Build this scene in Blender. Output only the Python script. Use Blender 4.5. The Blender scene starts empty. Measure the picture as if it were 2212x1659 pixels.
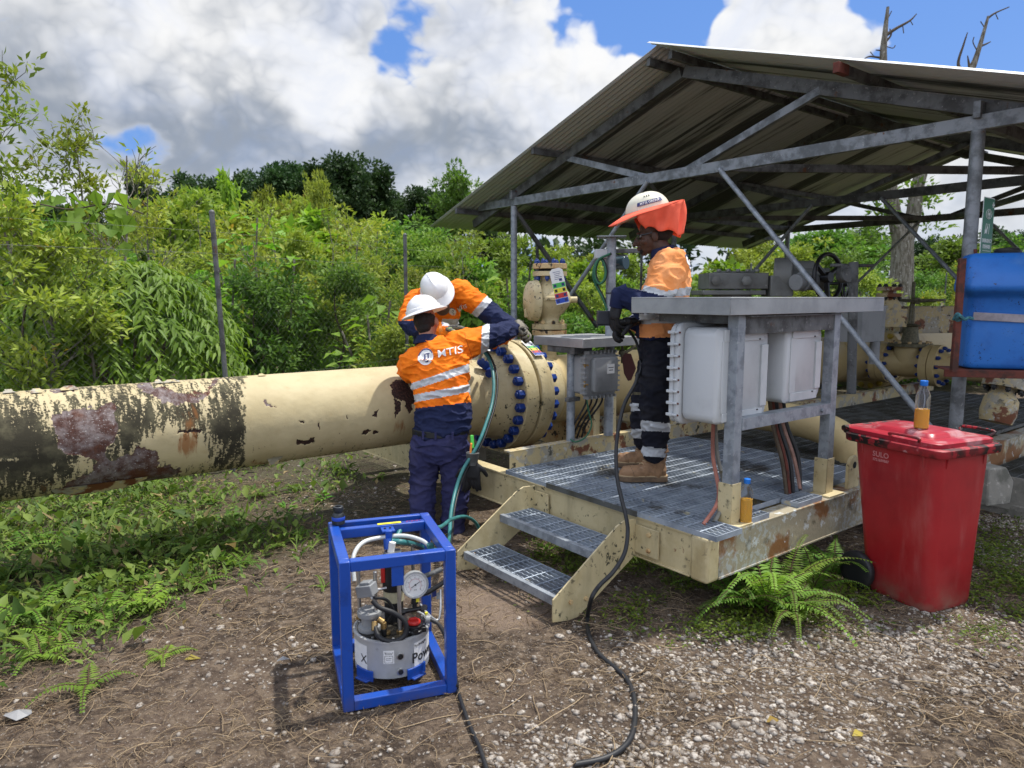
import bpy, math, random
import numpy as np
from mathutils import Vector, Matrix, noise as mnoise
from mathutils.bvhtree import BVHTree
V = Vector
random.seed(7); rng = np.random.default_rng(7)
scene = bpy.context.scene
COL = scene.collection

# ------------------------------------------------------------------ camera
PITCH = math.radians(7.04); FPX = 1534.0
cam = bpy.data.cameras.new('camera'); camo = bpy.data.objects.new('camera', cam); COL.objects.link(camo)
cam.sensor_width = 36; cam.lens = 36*FPX/2212; cam.clip_start = .05; cam.clip_end = 3000
camo.location = (0, 0, 1.70); camo.rotation_euler = (math.pi/2-PITCH, 0, 0)
cam.dof.use_dof = True; cam.dof.focus_distance = 4.6; cam.dof.aperture_fstop = 3.2
scene.camera = camo
CP, SP = math.cos(PITCH), math.sin(PITCH)
def _ray(x, y):
    u = (x-1106)/FPX; v = (829.5-y)/FPX
    return V((u, CP+v*SP, -SP+v*CP))
def at(x, y, Y):            # point at forward distance Y seen at photo position x, y
    d = _ray(x, y); return V((0, 0, 1.7))+d*(Y/d.y)
def atz(x, y, z=0.0):       # point at height z
    d = _ray(x, y); return V((0, 0, 1.7))+d*((z-1.7)/d.z)

# ------------------------------------------------------------------ view, sun
scene.view_settings.view_transform = 'Standard'; scene.view_settings.look = 'None'
scene.view_settings.exposure = 0.38; scene.view_settings.gamma = 1.0
SUN = V((.34, .20, .92)).normalized()
sl = bpy.data.lights.new('sun', 'SUN'); sl.energy = 4.0; sl.angle = math.radians(1.2); sl.color = (1, .955, .88)
so = bpy.data.objects.new('sun', sl); COL.objects.link(so); so.rotation_euler = SUN.to_track_quat('Z', 'Y').to_euler(); so.location = (5, 3, 20)

# ------------------------------------------------------------------ node helpers
class NT:
    def __init__(s, tree): s.t = tree; s.n = tree.nodes; s.l = tree.links
    def add(s, typ, ins=None, **kw):
        nd = s.n.new(typ)
        for k, v in kw.items(): setattr(nd, k, v)
        for k, v in (ins or {}).items():
            sock = nd.inputs[k]
            if isinstance(v, bpy.types.NodeSocket): s.l.new(v, sock)
            elif isinstance(v, bpy.types.Node): s.l.new(v.outputs[0], sock)
            else: sock.default_value = v
        return nd
    def math(s, op, a, b=0.0, c=0.0, clamp=False): return s.add('ShaderNodeMath', {0: a, 1: b, 2: c}, operation=op, use_clamp=clamp).outputs[0]
    def mix(s, f, a, b):
        n = s.n.new('ShaderNodeMix'); n.data_type = 'RGBA'
        for i, v in ((0, f), (6, a), (7, b)):
            if isinstance(v, bpy.types.NodeSocket): s.l.new(v, n.inputs[i])
            else: n.inputs[i].default_value = (v if i == 0 else c4(v))
        return n.outputs[2]
    def ramp(s, v, lo, hi): return s.add('ShaderNodeMapRange', {0: v, 1: lo, 2: hi, 3: 0.0, 4: 1.0}, interpolation_type='SMOOTHSTEP').outputs[0]
    def noise(s, vec, scale, detail=4, rough=.6, dist=0.0):
        return s.add('ShaderNodeTexNoise', {'Vector': vec, 'Scale': scale, 'Detail': detail, 'Roughness': rough, 'Distortion': dist}).outputs[0]
    def vmul(s, vec, st, off=(0, 0, 0)): return s.add('ShaderNodeMapping', {'Vector': vec, 'Scale': st, 'Location': off}).outputs[0]
def c4(c): return (c[0], c[1], c[2], 1.0)

# ------------------------------------------------------------------ sky with clouds
w = bpy.data.worlds.new('World'); scene.world = w; w.use_nodes = True
w.node_tree.nodes.clear(); T = NT(w.node_tree)
sky = T.add('ShaderNodeTexSky', sky_type='NISHITA'); sky.sun_disc = False
sky.sun_elevation = math.asin(SUN.z); sky.sun_rotation = math.atan2(SUN.x, SUN.y); sky.air_density = 1.0; sky.dust_density = .6; sky.ozone_density = 1.6
tc = T.add('ShaderNodeTexCoord').outputs['Generated']
sep = T.add('ShaderNodeSeparateXYZ', {0: tc})
az = T.math('ARCTAN2', sep.outputs[0], sep.outputs[1]); el = T.math('ARCSINE', sep.outputs[2])
wv = T.vmul(tc, (1, 1, 1.25))
n1 = T.noise(wv, 4.2, 7, .62, .35); n2 = T.noise(T.vmul(wv, (1, 1, 1), (2, 1, 5)), 7.5, 7, .58, .6); n3 = T.noise(wv, 2.1, 2, .5, .4)
# cauliflower billows: folded noise at three sizes
def fold(sc, off): return T.math('ABSOLUTE', T.math('SUBTRACT', T.noise(T.vmul(wv, (1, 1, 1), (off, 2, off)), sc, 1.5, .5, .25), .5))
bil = T.math('SUBTRACT', .60, T.math('ADD', T.math('MULTIPLY', fold(7, 1), 1.5), T.math('ADD', T.math('MULTIPLY', fold(17, 4), 1.1), T.math('MULTIPLY', fold(40, 7), .7))))
az2 = T.math('ADD', az, T.math('MULTIPLY', T.math('SUBTRACT', T.noise(wv, 6.0, 3), .5), .20))
el2 = T.math('ADD', el, T.math('MULTIPLY', T.math('SUBTRACT', T.noise(T.vmul(wv, (1, 1, 1), (3, 5, 1)), 6.0, 3), .5), .15))
def azel(x, y): d = _ray(x, y).normalized(); return math.atan2(d.x, d.y), math.asin(d.z)
def blob(x, y, rx, ry, wgt):
    a0, e0 = azel(x, y)
    a = T.math('DIVIDE', T.math('SUBTRACT', az2, a0), rx/FPX); e = T.math('DIVIDE', T.math('SUBTRACT', el2, e0), ry/FPX)
    q = T.math('ADD', T.math('MULTIPLY', a, a), T.math('MULTIPLY', e, e))
    return T.math('MULTIPLY', T.math('POWER', 2.718, T.math('MULTIPLY', q, -1.0)), wgt)
def blobsum(lst, base):
    acc = base
    for b in lst: acc = T.math('ADD', acc, blob(*b))
    return acc
# cloud cover: positive = cloud, negative = clear patches
cover = blobsum([(250, 120, 560, 230, .35), (640, 300, 400, 150, .35), (640, 90, 260, 120, .3), (1290, 230, 220, 150, .5),
                 (1060, 110, 90, 110, .35), (700, 120, 70, 45, .45), (850, 205, 70, 35, .35), (1690, 50, 160, 90, .7), (1800, 120, 120, 50, .5), (300, 380, 120, 60, .3), (120, 330, 200, 60, .2), (2050, 440, 300, 80, .35),
                 (890, 140, 65, 110, -.52), (1460, 10, 85, 90, -1.0), (1330, 10, 150, 35, -.6), (2090, 90, 180, 120, -.95), (258, 290, 95, 44, -.68), (1230, 60, 40, 60, -.3), (640, 20, 30, 20, -.2), (430, 330, 60, 20, -.3), (1880, 15, 60, 60, -.6)], .16)
cov = T.math('ADD', cover, T.math('ADD', T.math('MULTIPLY', T.math('SUBTRACT', n1, .5), .8), T.math('MULTIPLY', T.math('SUBTRACT', .25, bil), .55)))
alpha = T.math('MULTIPLY', T.ramp(cov, -.03, .20), T.math('ADD', .80, T.math('MULTIPLY', T.ramp(n2, .3, .6), .20)))
greyf = blobsum([(420, 260, 430, 75, .80), (60, 130, 200, 120, .45), (720, 350, 330, 80, .75), (850, 40, 150, 50, .6), (820, 300, 60, 60, .45), (1130, 400, 160, 60, .35), (1000, 300, 60, 80, .3), (700, 180, 90, 90, -.45), (300, 110, 200, 70, -.25), (560, 60, 260, 60, -.35), (1300, 110, 170, 60, -.55), (1330, 260, 130, 80, -.15), (1700, 50, 190, 60, -.4), (160, 330, 200, 40, .45), (1900, 460, 300, 60, .2), (760, 230, 60, 60, -.5)], .10)
gsh = T.ramp(T.math('ADD', greyf, T.math('ADD', T.math('MULTIPLY', T.math('SUBTRACT', n2, .5), 1.3), T.math('ADD', T.math('MULTIPLY', T.math('SUBTRACT', n3, .5), .8), T.math('MULTIPLY', T.math('SUBTRACT', bil, .25), 1.5)))), -.28, 1.5)
ccol = T.mix(gsh, (1.0, 1.0, 1.0), (.33, .375, .45))
edge = T.ramp(cov, .03, .30)
ccol = T.mix(T.math('MULTIPLY', T.math('SUBTRACT', 1.0, edge), .45), ccol, (.95, .97, 1.0))
hz = T.ramp(el, -.02, .16)
ccol = T.mix(hz, (.62, .68, .76), ccol)
skyc = T.mix(.5, sky.outputs[0], (.9, 3.1, 9.5))
bg1 = T.add('ShaderNodeBackground', {'Color': skyc, 'Strength': .085})
# unseen clouds behind the camera and overhead, brightened to fill the shadows
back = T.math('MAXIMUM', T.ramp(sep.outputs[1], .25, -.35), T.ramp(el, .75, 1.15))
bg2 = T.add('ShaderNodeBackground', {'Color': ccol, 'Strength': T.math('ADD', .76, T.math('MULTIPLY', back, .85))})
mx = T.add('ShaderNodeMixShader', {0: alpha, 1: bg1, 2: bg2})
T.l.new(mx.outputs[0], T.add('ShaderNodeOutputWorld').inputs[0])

# ------------------------------------------------------------------ materials
def mat(name, base, rough=.6, metal=0.0, layers=(), bump=(0, 1), bumps=(), spec=.5, coat=0.0, rim=0.0, trans=0.0, ior=1.45, coord='Object', var=0.0, vscale=8.0, uv=False):
    m = bpy.data.materials.new(name); m.use_nodes = True; t = NT(m.node_tree); t.n.clear()
    tc = t.add('ShaderNodeTexCoord').outputs[coord]
    col = t.add('ShaderNodeRGB'); col.outputs[0].default_value = c4(base); col = col.outputs[0]
    rg = t.add('ShaderNodeValue'); rg.outputs[0].default_value = rough; rg = rg.outputs[0]
    if var:
        nz = t.noise(tc, vscale, 6, .65)
        col = t.mix(t.ramp(nz, .3, .7), tuple(c*(1-var) for c in base), tuple(min(1, c*(1+var)) for c in base))
        rg = t.math('ADD', rough-.08, t.math('MULTIPLY', nz, .16))
    h = None
    for i, L in enumerate(layers):
        vec = t.vmul(tc, L.get('st', (1, 1, 1)), (i*3.7, i*1.9, i*5.1))
        nz = t.noise(vec, L['s'], L.get('d', 7), L.get('ro', .62), L.get('di', 0.0))
        f = t.ramp(nz, L['lo'], L['hi'])
        if 'm' in L:                                # restrict with a second broad noise
            f = t.math('MULTIPLY', f, t.ramp(t.noise(t.vmul(tc, (1, 1, 1), (9+i, 2, 7)), L['m'][0], 3), L['m'][1], L['m'][2]))
        if 'z' in L: f = t.math('MULTIPLY', f, t.ramp(t.math('ADD', t.add('ShaderNodeSeparateXYZ', {0: tc}).outputs[2], t.math('MULTIPLY', t.noise(tc, 7, 4), .12)), L['z'][1], L['z'][0]))
        if 'a' in L: f = t.math('MULTIPLY', f, L['a'])
        col = t.mix(f, col, L['c'])
        if 'r' in L: rg = t.math('ADD', t.math('MULTIPLY', rg, t.math('SUBTRACT', 1.0, f)), t.math('MULTIPLY', f, L['r']))
        if L.get('h'):
            hh = t.math('MULTIPLY', f, L['h']); h = hh if h is None else t.math('ADD', h, hh)
    p = t.add('ShaderNodeBsdfPrincipled', {'Base Color': col, 'Roughness': rg, 'Metallic': metal, 'Specular IOR Level': spec, 'Coat Weight': coat, 'Transmission Weight': trans, 'IOR': ior})
    nrm = None
    bl = list(bumps)+([bump] if bump[0] else [])
    for (st, sc) in bl:
        nd = t.add('ShaderNodeBump', {'Strength': 1.0, 'Distance': st, 'Height': t.noise(tc, sc, 5, .6)})
        if nrm is not None: t.l.new(nrm, nd.inputs['Normal'])
        nrm = nd.outputs[0]
    if h is not None:
        nd = t.add('ShaderNodeBump', {'Strength': 1.0, 'Distance': .002, 'Height': h})
        if nrm is not None: t.l.new(nrm, nd.inputs['Normal'])
        nrm = nd.outputs[0]
    if nrm is not None: t.l.new(nrm, p.inputs['Normal'])
    t.l.new(p.outputs[0], t.add('ShaderNodeOutputMaterial').inputs[0])
    return m
def leafmat(name, c1, c2, c3=None, trans=.35, rough=.45):
    m = bpy.data.materials.new(name); m.use_nodes = True; t = NT(m.node_tree); t.n.clear()
    a = t.add('ShaderNodeAttribute', attribute_name='rnd').outputs['Fac']
    oi = t.add('ShaderNodeObjectInfo').outputs['Random']
    col = t.mix(a, c1, c2)
    if c3: col = t.mix(t.ramp(a, .93, .96), col, c3)
    hs = t.add('ShaderNodeHueSaturation', {'Color': col, 'Value': t.math('ADD', .74, t.math('MULTIPLY', oi, .50)), 'Hue': t.math('ADD', .482, t.math('MULTIPLY', t.math('FRACT', t.math('MULTIPLY', oi, 7.3)), .034))}).outputs[0]
    p = t.add('ShaderNodeBsdfPrincipled', {'Base Color': hs, 'Roughness': rough+.12, 'Specular IOR Level': .22})
    tr = t.add('ShaderNodeBsdfTranslucent', {'Color': t.mix(.5, hs, t.add('ShaderNodeHueSaturation', {'Color': hs, 'Value': 1.5, 'Saturation': 1.15}).outputs[0])})
    mxx = t.add('ShaderNodeMixShader', {0: trans, 1: p.outputs[0], 2: tr.outputs[0]})
    t.l.new(mxx.outputs[0], t.add('ShaderNodeOutputMaterial').inputs[0])
    return m

CREAM = (.55, .465, .27)
RUST = (.16, .055, .022); MOLD = (.035, .035, .022)
def L(c, s, lo, hi, **k): d = dict(c=c, s=s, lo=lo, hi=hi); d.update(k); return d
m_cream = mat('cream_paint', CREAM, .5, 0, [L((.43, .34, .17), 5, .42, .72), L(MOLD, 30, .58, .64, m=(3.0, .46, .58)), L(MOLD, 9, .60, .66, m=(2.2, .5, .62), a=.9), L(RUST, 9, .63, .68, m=(1.6, .5, .62)), L((.14, .11, .06), 2.4, .45, .8, st=(2.5, 2.5, .5), a=.5)], bump=(.002, 30))
m_foot = mat('cream_paint_mouldy_foot', CREAM, .5, 0, [L((.43, .34, .17), 5, .42, .72), L(MOLD, 30, .56, .62, m=(3.0, .42, .56)), L(RUST, 9, .63, .68, m=(1.6, .5, .62)), L((.12, .115, .065), 24, .40, .56, z=(-.02, .10)), L((.14, .11, .06), 2.4, .45, .8, st=(2.5, 2.5, .5), a=.5)], bump=(.002, 30))
m_side = mat('worn_skid_side_paint', (.33, .29, .20), .65, 0, [L((.40, .41, .38), 30, .50, .55, a=.85, m=(1.1, .42, .5)), L((.22, .10, .035), 2.6, .50, .58), L((.50, .52, .50), 10, .60, .625), L((.10, .085, .05), 8, .58, .70, a=.8), L((.47, .40, .22), 5, .60, .66, a=.6)], bump=(.003, 30))
m_cream_dirty = mat('weathered_cream_paint', (.47, .38, .2), .6, 0, [L((.30, .29, .25), 9, .50, .56, a=.8), L((.45, .45, .41), 26, .57, .62, m=(3, .4, .55)), L(RUST, 4.5, .55, .6), L(MOLD, 14, .56, .63, m=(2.2, .4, .6))], bump=(.003, 30))
m_pipe2 = mat('cream_pipe_paint', (.50, .39, .19), .52, 0, [L((.36, .25, .11), 2.4, .5, .75, a=.7), L((.24, .10, .04), 3.1, .6, .72, a=.7), L(MOLD, 22, .62, .7, m=(1.6, .48, .7))], bump=(.002, 26))
m_cream_rust = mat('cream_paint_rusting', (.52, .38, .19), .6, 0, [L((.36, .16, .05), 8, .5, .62, a=.8), L((.03, .022, .015), 16, .56, .60)], bump=(.004, 40))
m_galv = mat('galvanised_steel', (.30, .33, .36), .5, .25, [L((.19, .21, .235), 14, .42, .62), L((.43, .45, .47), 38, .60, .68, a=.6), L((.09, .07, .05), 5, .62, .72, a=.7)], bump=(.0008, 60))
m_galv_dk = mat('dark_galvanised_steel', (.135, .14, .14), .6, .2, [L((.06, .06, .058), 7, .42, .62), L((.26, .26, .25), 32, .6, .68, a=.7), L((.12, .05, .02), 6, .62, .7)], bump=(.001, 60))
m_truss = mat('truss_steel', (.25, .27, .285), .52, .3, [L((.12, .13, .135), 8, .4, .62), L((.42, .42, .41), 45, .6, .66, a=.7, m=(3, .45, .6)), L((.14, .06, .03), 5, .64, .7)], bump=(.001, 60))
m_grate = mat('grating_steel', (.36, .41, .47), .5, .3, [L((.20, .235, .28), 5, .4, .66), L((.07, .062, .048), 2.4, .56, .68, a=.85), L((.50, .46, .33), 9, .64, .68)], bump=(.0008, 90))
m_grate_dk = mat('dark_grating_steel', (.10, .105, .10), .6, .15, [L((.05, .048, .036), 5, .4, .62), L((.24, .25, .25), 8, .6, .7)], bump=(.0008, 90))  # darker grating steel with brown and pale grey blotches
m_blue = mat('blue_frame_paint', (.006, .060, .34), .38, 0, [L((.004, .035, .2), 8, .5, .75), L((.04, .05, .10), 70, .66, .69), L((.30, .30, .32), 26, .735, .75), L((.10, .075, .05), 10, .38, .7, z=(-.02, .16), a=.8), L((.09, .07, .05), 6, .55, .8, a=.3)], bump=(.0006, 50), coat=.15)
m_bolt = mat('blue_bolt_coating', (.006, .035, .20), .38, 0, [L((.004, .02, .10), 30, .5, .7)], coat=.2)
m_steel = mat('stainless_steel', (.55, .55, .54), .3, .9, [L((.32, .32, .31), 7, .45, .75)], bump=(.0004, 40))
m_hood = mat('dull_sheet_steel', (.38, .39, .39), .42, .55, [L((.26, .27, .275), 3, .4, .7), L((.15, .15, .14), 24, .66, .72, m=(3, .45, .6))], bump=(.0006, 12))
m_alu = mat('dull_aluminium_tank', (.46, .47, .47), .45, .35, [L((.33, .34, .33), 5, .4, .7), L((.2, .18, .14), 20, .64, .7, a=.6)], bump=(.0006, 60))
m_black = mat('black_rubber', (.014, .015, .017), .5, 0, [L((.05, .045, .04), 10, .5, .8, a=.6)])
m_blackp = mat('black_plastic', (.012, .012, .013), .35, 0, var=.3)
m_brass = mat('dull_brass', (.33, .22, .09), .4, .8, var=.3, vscale=30)
m_red = mat('red_bin_plastic', (.34, .014, .018), .40, 0, [L((.25, .010, .014), 3, .4, .7), L((.36, .05, .05), 2.2, .52, .8, a=.6), L((.60, .50, .46), 6, .72, .735, st=(2.4, 2.4, .6)), L((.1, .02, .015), 60, .70, .73), L((.20, .14, .10), 9, .35, .7, z=(.02, .26), a=.75), L((.42, .12, .11), 5, .5, .8, st=(1.5, 1.5, .35), a=.5)], bump=(.0008, 7))
m_redrim = mat('scuffed_red_plastic', (.33, .018, .028), .5, 0, [L((.012, .010, .010), 17, .44, .50, m=(4, .30, .50)), L((.6, .40, .42), 11, .63, .72, a=.6)], bump=(.001, 40))
m_tank = mat('blue_tank_plastic', (.02, .15, .50), .42, 0, [L((.012, .10, .38), 4, .45, .7), L((.006, .015, .05), 60, .60, .64, m=(3.0, .48, .62)), L((.10, .22, .45), 3, .55, .8, a=.5), L((.03, .03, .05), 20, .68, .71)], bump=(.0015, 14))
m_rustfr = mat('rusty_red_steel', (.13, .032, .02), .75, 0, [L((.05, .02, .014), 12, .45, .65)], bump=(.002, 50))
m_encl = mat('grey_enclosure_paint', (.50, .52, .53), .48, 0, [L((.40, .42, .43), 3, .45, .72), L((.2, .19, .16), 12, .70, .73), L((.12, .07, .04), 6, .72, .75)], bump=(.001, 30))
m_grey = mat('grey_machine_paint', (.17, .175, .165), .5, 0, [L((.11, .11, .10), 5, .45, .7), L((.32, .32, .30), 30, .66, .7)], bump=(.001, 30))
m_greybox = mat('grey_jbox_paint', (.27, .28, .285), .5, .1, [L((.19, .20, .205), 4, .45, .7), L((.1, .08, .06), 18, .68, .72)], bump=(.001, 40))
m_white = mat('white_plastic', (.72, .72, .70), .35, 0, [L((.5, .49, .45), 6, .5, .8, a=.5)], bump=(.0005, 30))
m_whitehat = mat('helmet_shell', (.74, .74, .73), .32, 0, [L((.55, .55, .52), 9, .52, .8, a=.4)], coat=.2)
m_creamhat = mat('cream_helmet_shell', (.66, .63, .50), .35, 0, [L((.5, .47, .36), 9, .5, .8, a=.5)], coat=.15)
m_label = mat('white_label', (.72, .72, .70), .5)
m_ink = mat('black_print', (.02, .02, .02), .6)
m_orange = mat('orange_workshirt', (.92, .215, .012), .8, 0, [L((.72, .14, .008), 5, .4, .7)], bumps=((.006, 7), (.002, 60)), spec=.2)
m_orange3 = mat('faded_orange_workshirt', (.86, .37, .15), .82, 0, [L((.72, .25, .07), 4, .4, .7)], bumps=((.006, 7), (.002, 60)), spec=.2)
m_navy = mat('navy_cloth', (.012, .018, .055), .85, 0, [L((.02, .026, .07), 6, .4, .7)], bumps=((.006, 8), (.001, 60)), spec=.2)
m_trous = mat('navy_trouser_cloth', (.030, .032, .090), .88, 0, [L((.05, .05, .115), 5, .42, .7), L((.05, .045, .05), 10, .6, .8, a=.5)], bumps=((.006, 8), (.001, 70)), spec=.15)
m_trous3 = mat('dark_work_trouser_cloth', (.012, .013, .02), .88, 0, [L((.028, .028, .033), 5, .42, .7)], bumps=((.006, 8), (.001, 70)), spec=.15)
m_refl = mat('grey_reflective_tape', (.50, .52, .54), .5, .1, [L((.38, .39, .40), 14, .45, .7)], bump=(.002, 20))
m_coral = mat('coral_sunshade_cloth', (.90, .15, .085), .75, 0, [L((.75, .11, .06), 5, .45, .7)], bump=(.002, 30), spec=.2)
m_skin_dk = mat('dark_skin', (.075, .035, .021), .5, 0, var=.2, vscale=20)
m_skin = mat('tanned_skin', (.36, .16, .10), .5, 0, var=.15, vscale=20)
m_hair = mat('dark_hair', (.012, .009, .008), .8, 0, bump=(.004, 120))
m_glove = mat('black_glove_cloth', (.014, .014, .016), .7, 0, var=.3, bump=(.002, 60))
m_glove2 = mat('grey_green_work_glove', (.20, .18, .14), .75, 0, [L((.05, .05, .045), 22, .50, .54), L((.36, .55, .03), 14, .60, .62)], bump=(.003, 50))
m_boot = mat('brown_leather', (.30, .17, .085), .62, 0, [L((.13, .065, .03), 9, .42, .68), L((.33, .24, .16), 22, .62, .72, a=.6)], bump=(.003, 40))
m_sole = mat('tan_boot_sole', (.13, .085, .05), .8, 0, var=.3, vscale=20)
m_lens = mat('dark_lens', (.01, .01, .01), .1, 0)
m_teal = mat('teal_hose_rubber', (.035, .16, .16), .42, 0, var=.25, vscale=10)
m_green = mat('green_cable_sheath', (.02, .12, .06), .5)
m_liq = mat('orange_drink', (.78, .38, .012), .15, 0, trans=.25, ior=1.33)
m_pet = mat('clear_bottle_plastic', (.93, .96, 1.0), .06, 0, trans=.96, ior=1.12)
m_cap = mat('bright_blue_cap', (.01, .16, .60), .4)
m_sign = mat('green_sign', (.02, .17, .085), .4, 0, var=.1)
m_signw = mat('sign_white', (.72, .76, .74), .45)
m_conc = mat('weathered_concrete', (.23, .22, .19), .85, 0, [L((.12, .12, .10), 5, .45, .65), L((.36, .34, .3), 22, .6, .7)], bump=(.006, 18))
m_bark = mat('grey_bark', (.22, .20, .165), .85, 0, [L((.10, .085, .06), 8, .4, .6, st=(3, 3, .6)), L((.36, .34, .30), 12, .58, .66)], bump=(.02, 14))
m_barkd = mat('dark_bark', (.085, .065, .045), .9, 0, var=.35, bump=(.01, 20))
m_tarn = mat('tarnished_green_brass', (.13, .12, .075), .6, .3, var=.4, vscale=40)
m_maroon = mat('maroon_tag', (.06, .015, .014), .5)
m_dark = mat('dark_interior', (.01, .01, .01), .8)
m_lime = mat('lime_plastic', (.10, .62, .09), .4)
m_orp = mat('orange_plastic', (.85, .28, .04), .45)
def flat(name, c, r=.5): return mat(name, c, r, var=.08, vscale=20)
m_yel = flat('yellow_print', (.70, .62, .04)); m_grn = flat('green_print', (.07, .42, .08)); m_rdp = flat('red_print', (.50, .03, .03)); m_blp = flat('blue_print', (.02, .07, .42))
m_dblue = flat('navy_print', (.02, .03, .14)); m_redv = mat('red_handle', (.45, .02, .015), .4)
m_tealcov = mat('dull_teal_glass', (.03, .06, .075), .2)
# roof sheet
m_roof = bpy.data.materials.new('corrugated_sheet'); m_roof.use_nodes = True
t = NT(m_roof.node_tree); t.n.clear(); tc = t.add('ShaderNodeTexCoord').outputs['Object']
# local x runs along the ridge, local y up the slope
st1 = t.noise(t.vmul(tc, (9, .35, 1)), 1.6, 7, .65); st2 = t.noise(t.vmul(tc, (1.2, .12, 1), (4, 2, 0)), 1.3, 3)
sx = t.add('ShaderNodeSeparateXYZ', {0: tc}).outputs[0]
band = t.noise(t.vmul(tc, (1.15, .05, 0), (7.3, 1, 0)), 1.0, 1)
dk = t.ramp(t.math('ADD', t.math('MULTIPLY', st1, .9), t.math('MULTIPLY', t.math('SUBTRACT', band, .5), 2.2)), .45, .64)
col = t.mix(dk, (.52, .54, .545), (.085, .088, .09))
col = t.mix(t.ramp(t.noise(t.vmul(tc, (30, .8, 1)), 1.5, 5), .6, .68), col, (.30, .29, .25))
p = t.add('ShaderNodeBsdfPrincipled', {'Base Color': col, 'Roughness': .6, 'Metallic': .15})
t.l.new(p.outputs[0], t.add('ShaderNodeOutputMaterial').inputs[0])
# leaves
m_lf_yel = leafmat('yellow_green_leaf', (.155, .235, .035), (.33, .395, .065), (.40, .30, .06))
m_lf_mid = leafmat('mid_green_leaf', (.075, .165, .028), (.19, .30, .05))
m_lf_lush = leafmat('lush_green_leaf', (.095, .22, .022), (.22, .38, .05), trans=.35, rough=.38)
m_lf_dark = leafmat('dark_green_leaf', (.022, .052, .018), (.06, .11, .03), trans=.2)
m_lf_big = leafmat('broad_green_leaf', (.13, .26, .03), (.25, .41, .06), trans=.42)
m_fern = leafmat('fern_green', (.075, .17, .02), (.17, .28, .035), (.22, .16, .03))
m_fern2 = leafmat('bright_fern_green', (.085, .18, .022), (.20, .32, .04), (.24, .15, .04))
m_grass = leafmat('weed_green', (.06, .115, .02), (.22, .29, .055), (.34, .25, .12), trans=.3)
m_moss = leafmat('moss_green', (.055, .11, .012), (.17, .25, .025), trans=.25)
m_straw = leafmat('dry_root', (.085, .052, .032), (.36, .27, .17), trans=.05, rough=.8)
m_stone = bpy.data.materials.new('pale_stone'); m_stone.use_nodes = True
t = NT(m_stone.node_tree); t.n.clear(); a = t.add('ShaderNodeAttribute', attribute_name='rnd').outputs['Fac']
tc = t.add('ShaderNodeTexCoord').outputs['Object']
col = t.mix(a, (.15, .125, .10), (.46, .42, .365)); col = t.mix(t.ramp(t.noise(tc, 70, 3), .42, .62), col, (.14, .11, .085))
p = t.add('ShaderNodeBsdfPrincipled', {'Base Color': col, 'Roughness': .85}); t.l.new(p.outputs[0], t.add('ShaderNodeOutputMaterial').inputs[0])

# ------------------------------------------------------------------ mesh helpers
def tagp(o, label=None, cat=None, group=None, kind=None):
    if label: o['label'] = label
    if cat: o['category'] = cat
    if group: o['group'] = group
    if kind: o['kind'] = kind
    return o
def thing(name, label, cat, loc, group=None):
    o = bpy.data.objects.new(name, None); COL.objects.link(o); o.location = loc; o.empty_display_size = .1
    return tagp(o, label, cat, group)
def origin(o):
    p = V((0, 0, 0))
    while o is not None: p = p+o.location; o = o.parent
    return p
def frame(z, up=V((0, 0, 1))):
    z = V(z).normalized(); x = V(up).cross(z)
    if x.length < 1e-4: x = V((1, 0, 0)).cross(z)
    if x.length < 1e-4: x = V((0, 1, 0)).cross(z)
    x.normalize(); return x, z.cross(x), z
def catmull(P, n=8):
    P = [V(p) for p in P]
    if len(P) < 3: return P
    Q = [P[0]*2-P[1]]+P+[P[-1]*2-P[-2]]; out = []
    for i in range(1, len(Q)-2):
        a, b, c, d = Q[i-1:i+3]
        for k in range(n):
            u = k/n; out.append(.5*((2*b)+(c-a)*u+(2*a-5*b+4*c-d)*u*u+(3*b-a-3*c+d)*u**3))
    out.append(P[-1]); return out
def rrect(w, h, r, n=5):
    out = []
    for cx, cy, a0 in ((w/2-r, h/2-r, 0), (-w/2+r, h/2-r, 90), (-w/2+r, -h/2+r, 180), (w/2-r, -h/2+r, 270)):
        for k in range(n+1):
            a = math.radians(a0+90*k/n); out.append((cx+r*math.cos(a), cy+r*math.sin(a)))
    return out
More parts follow.
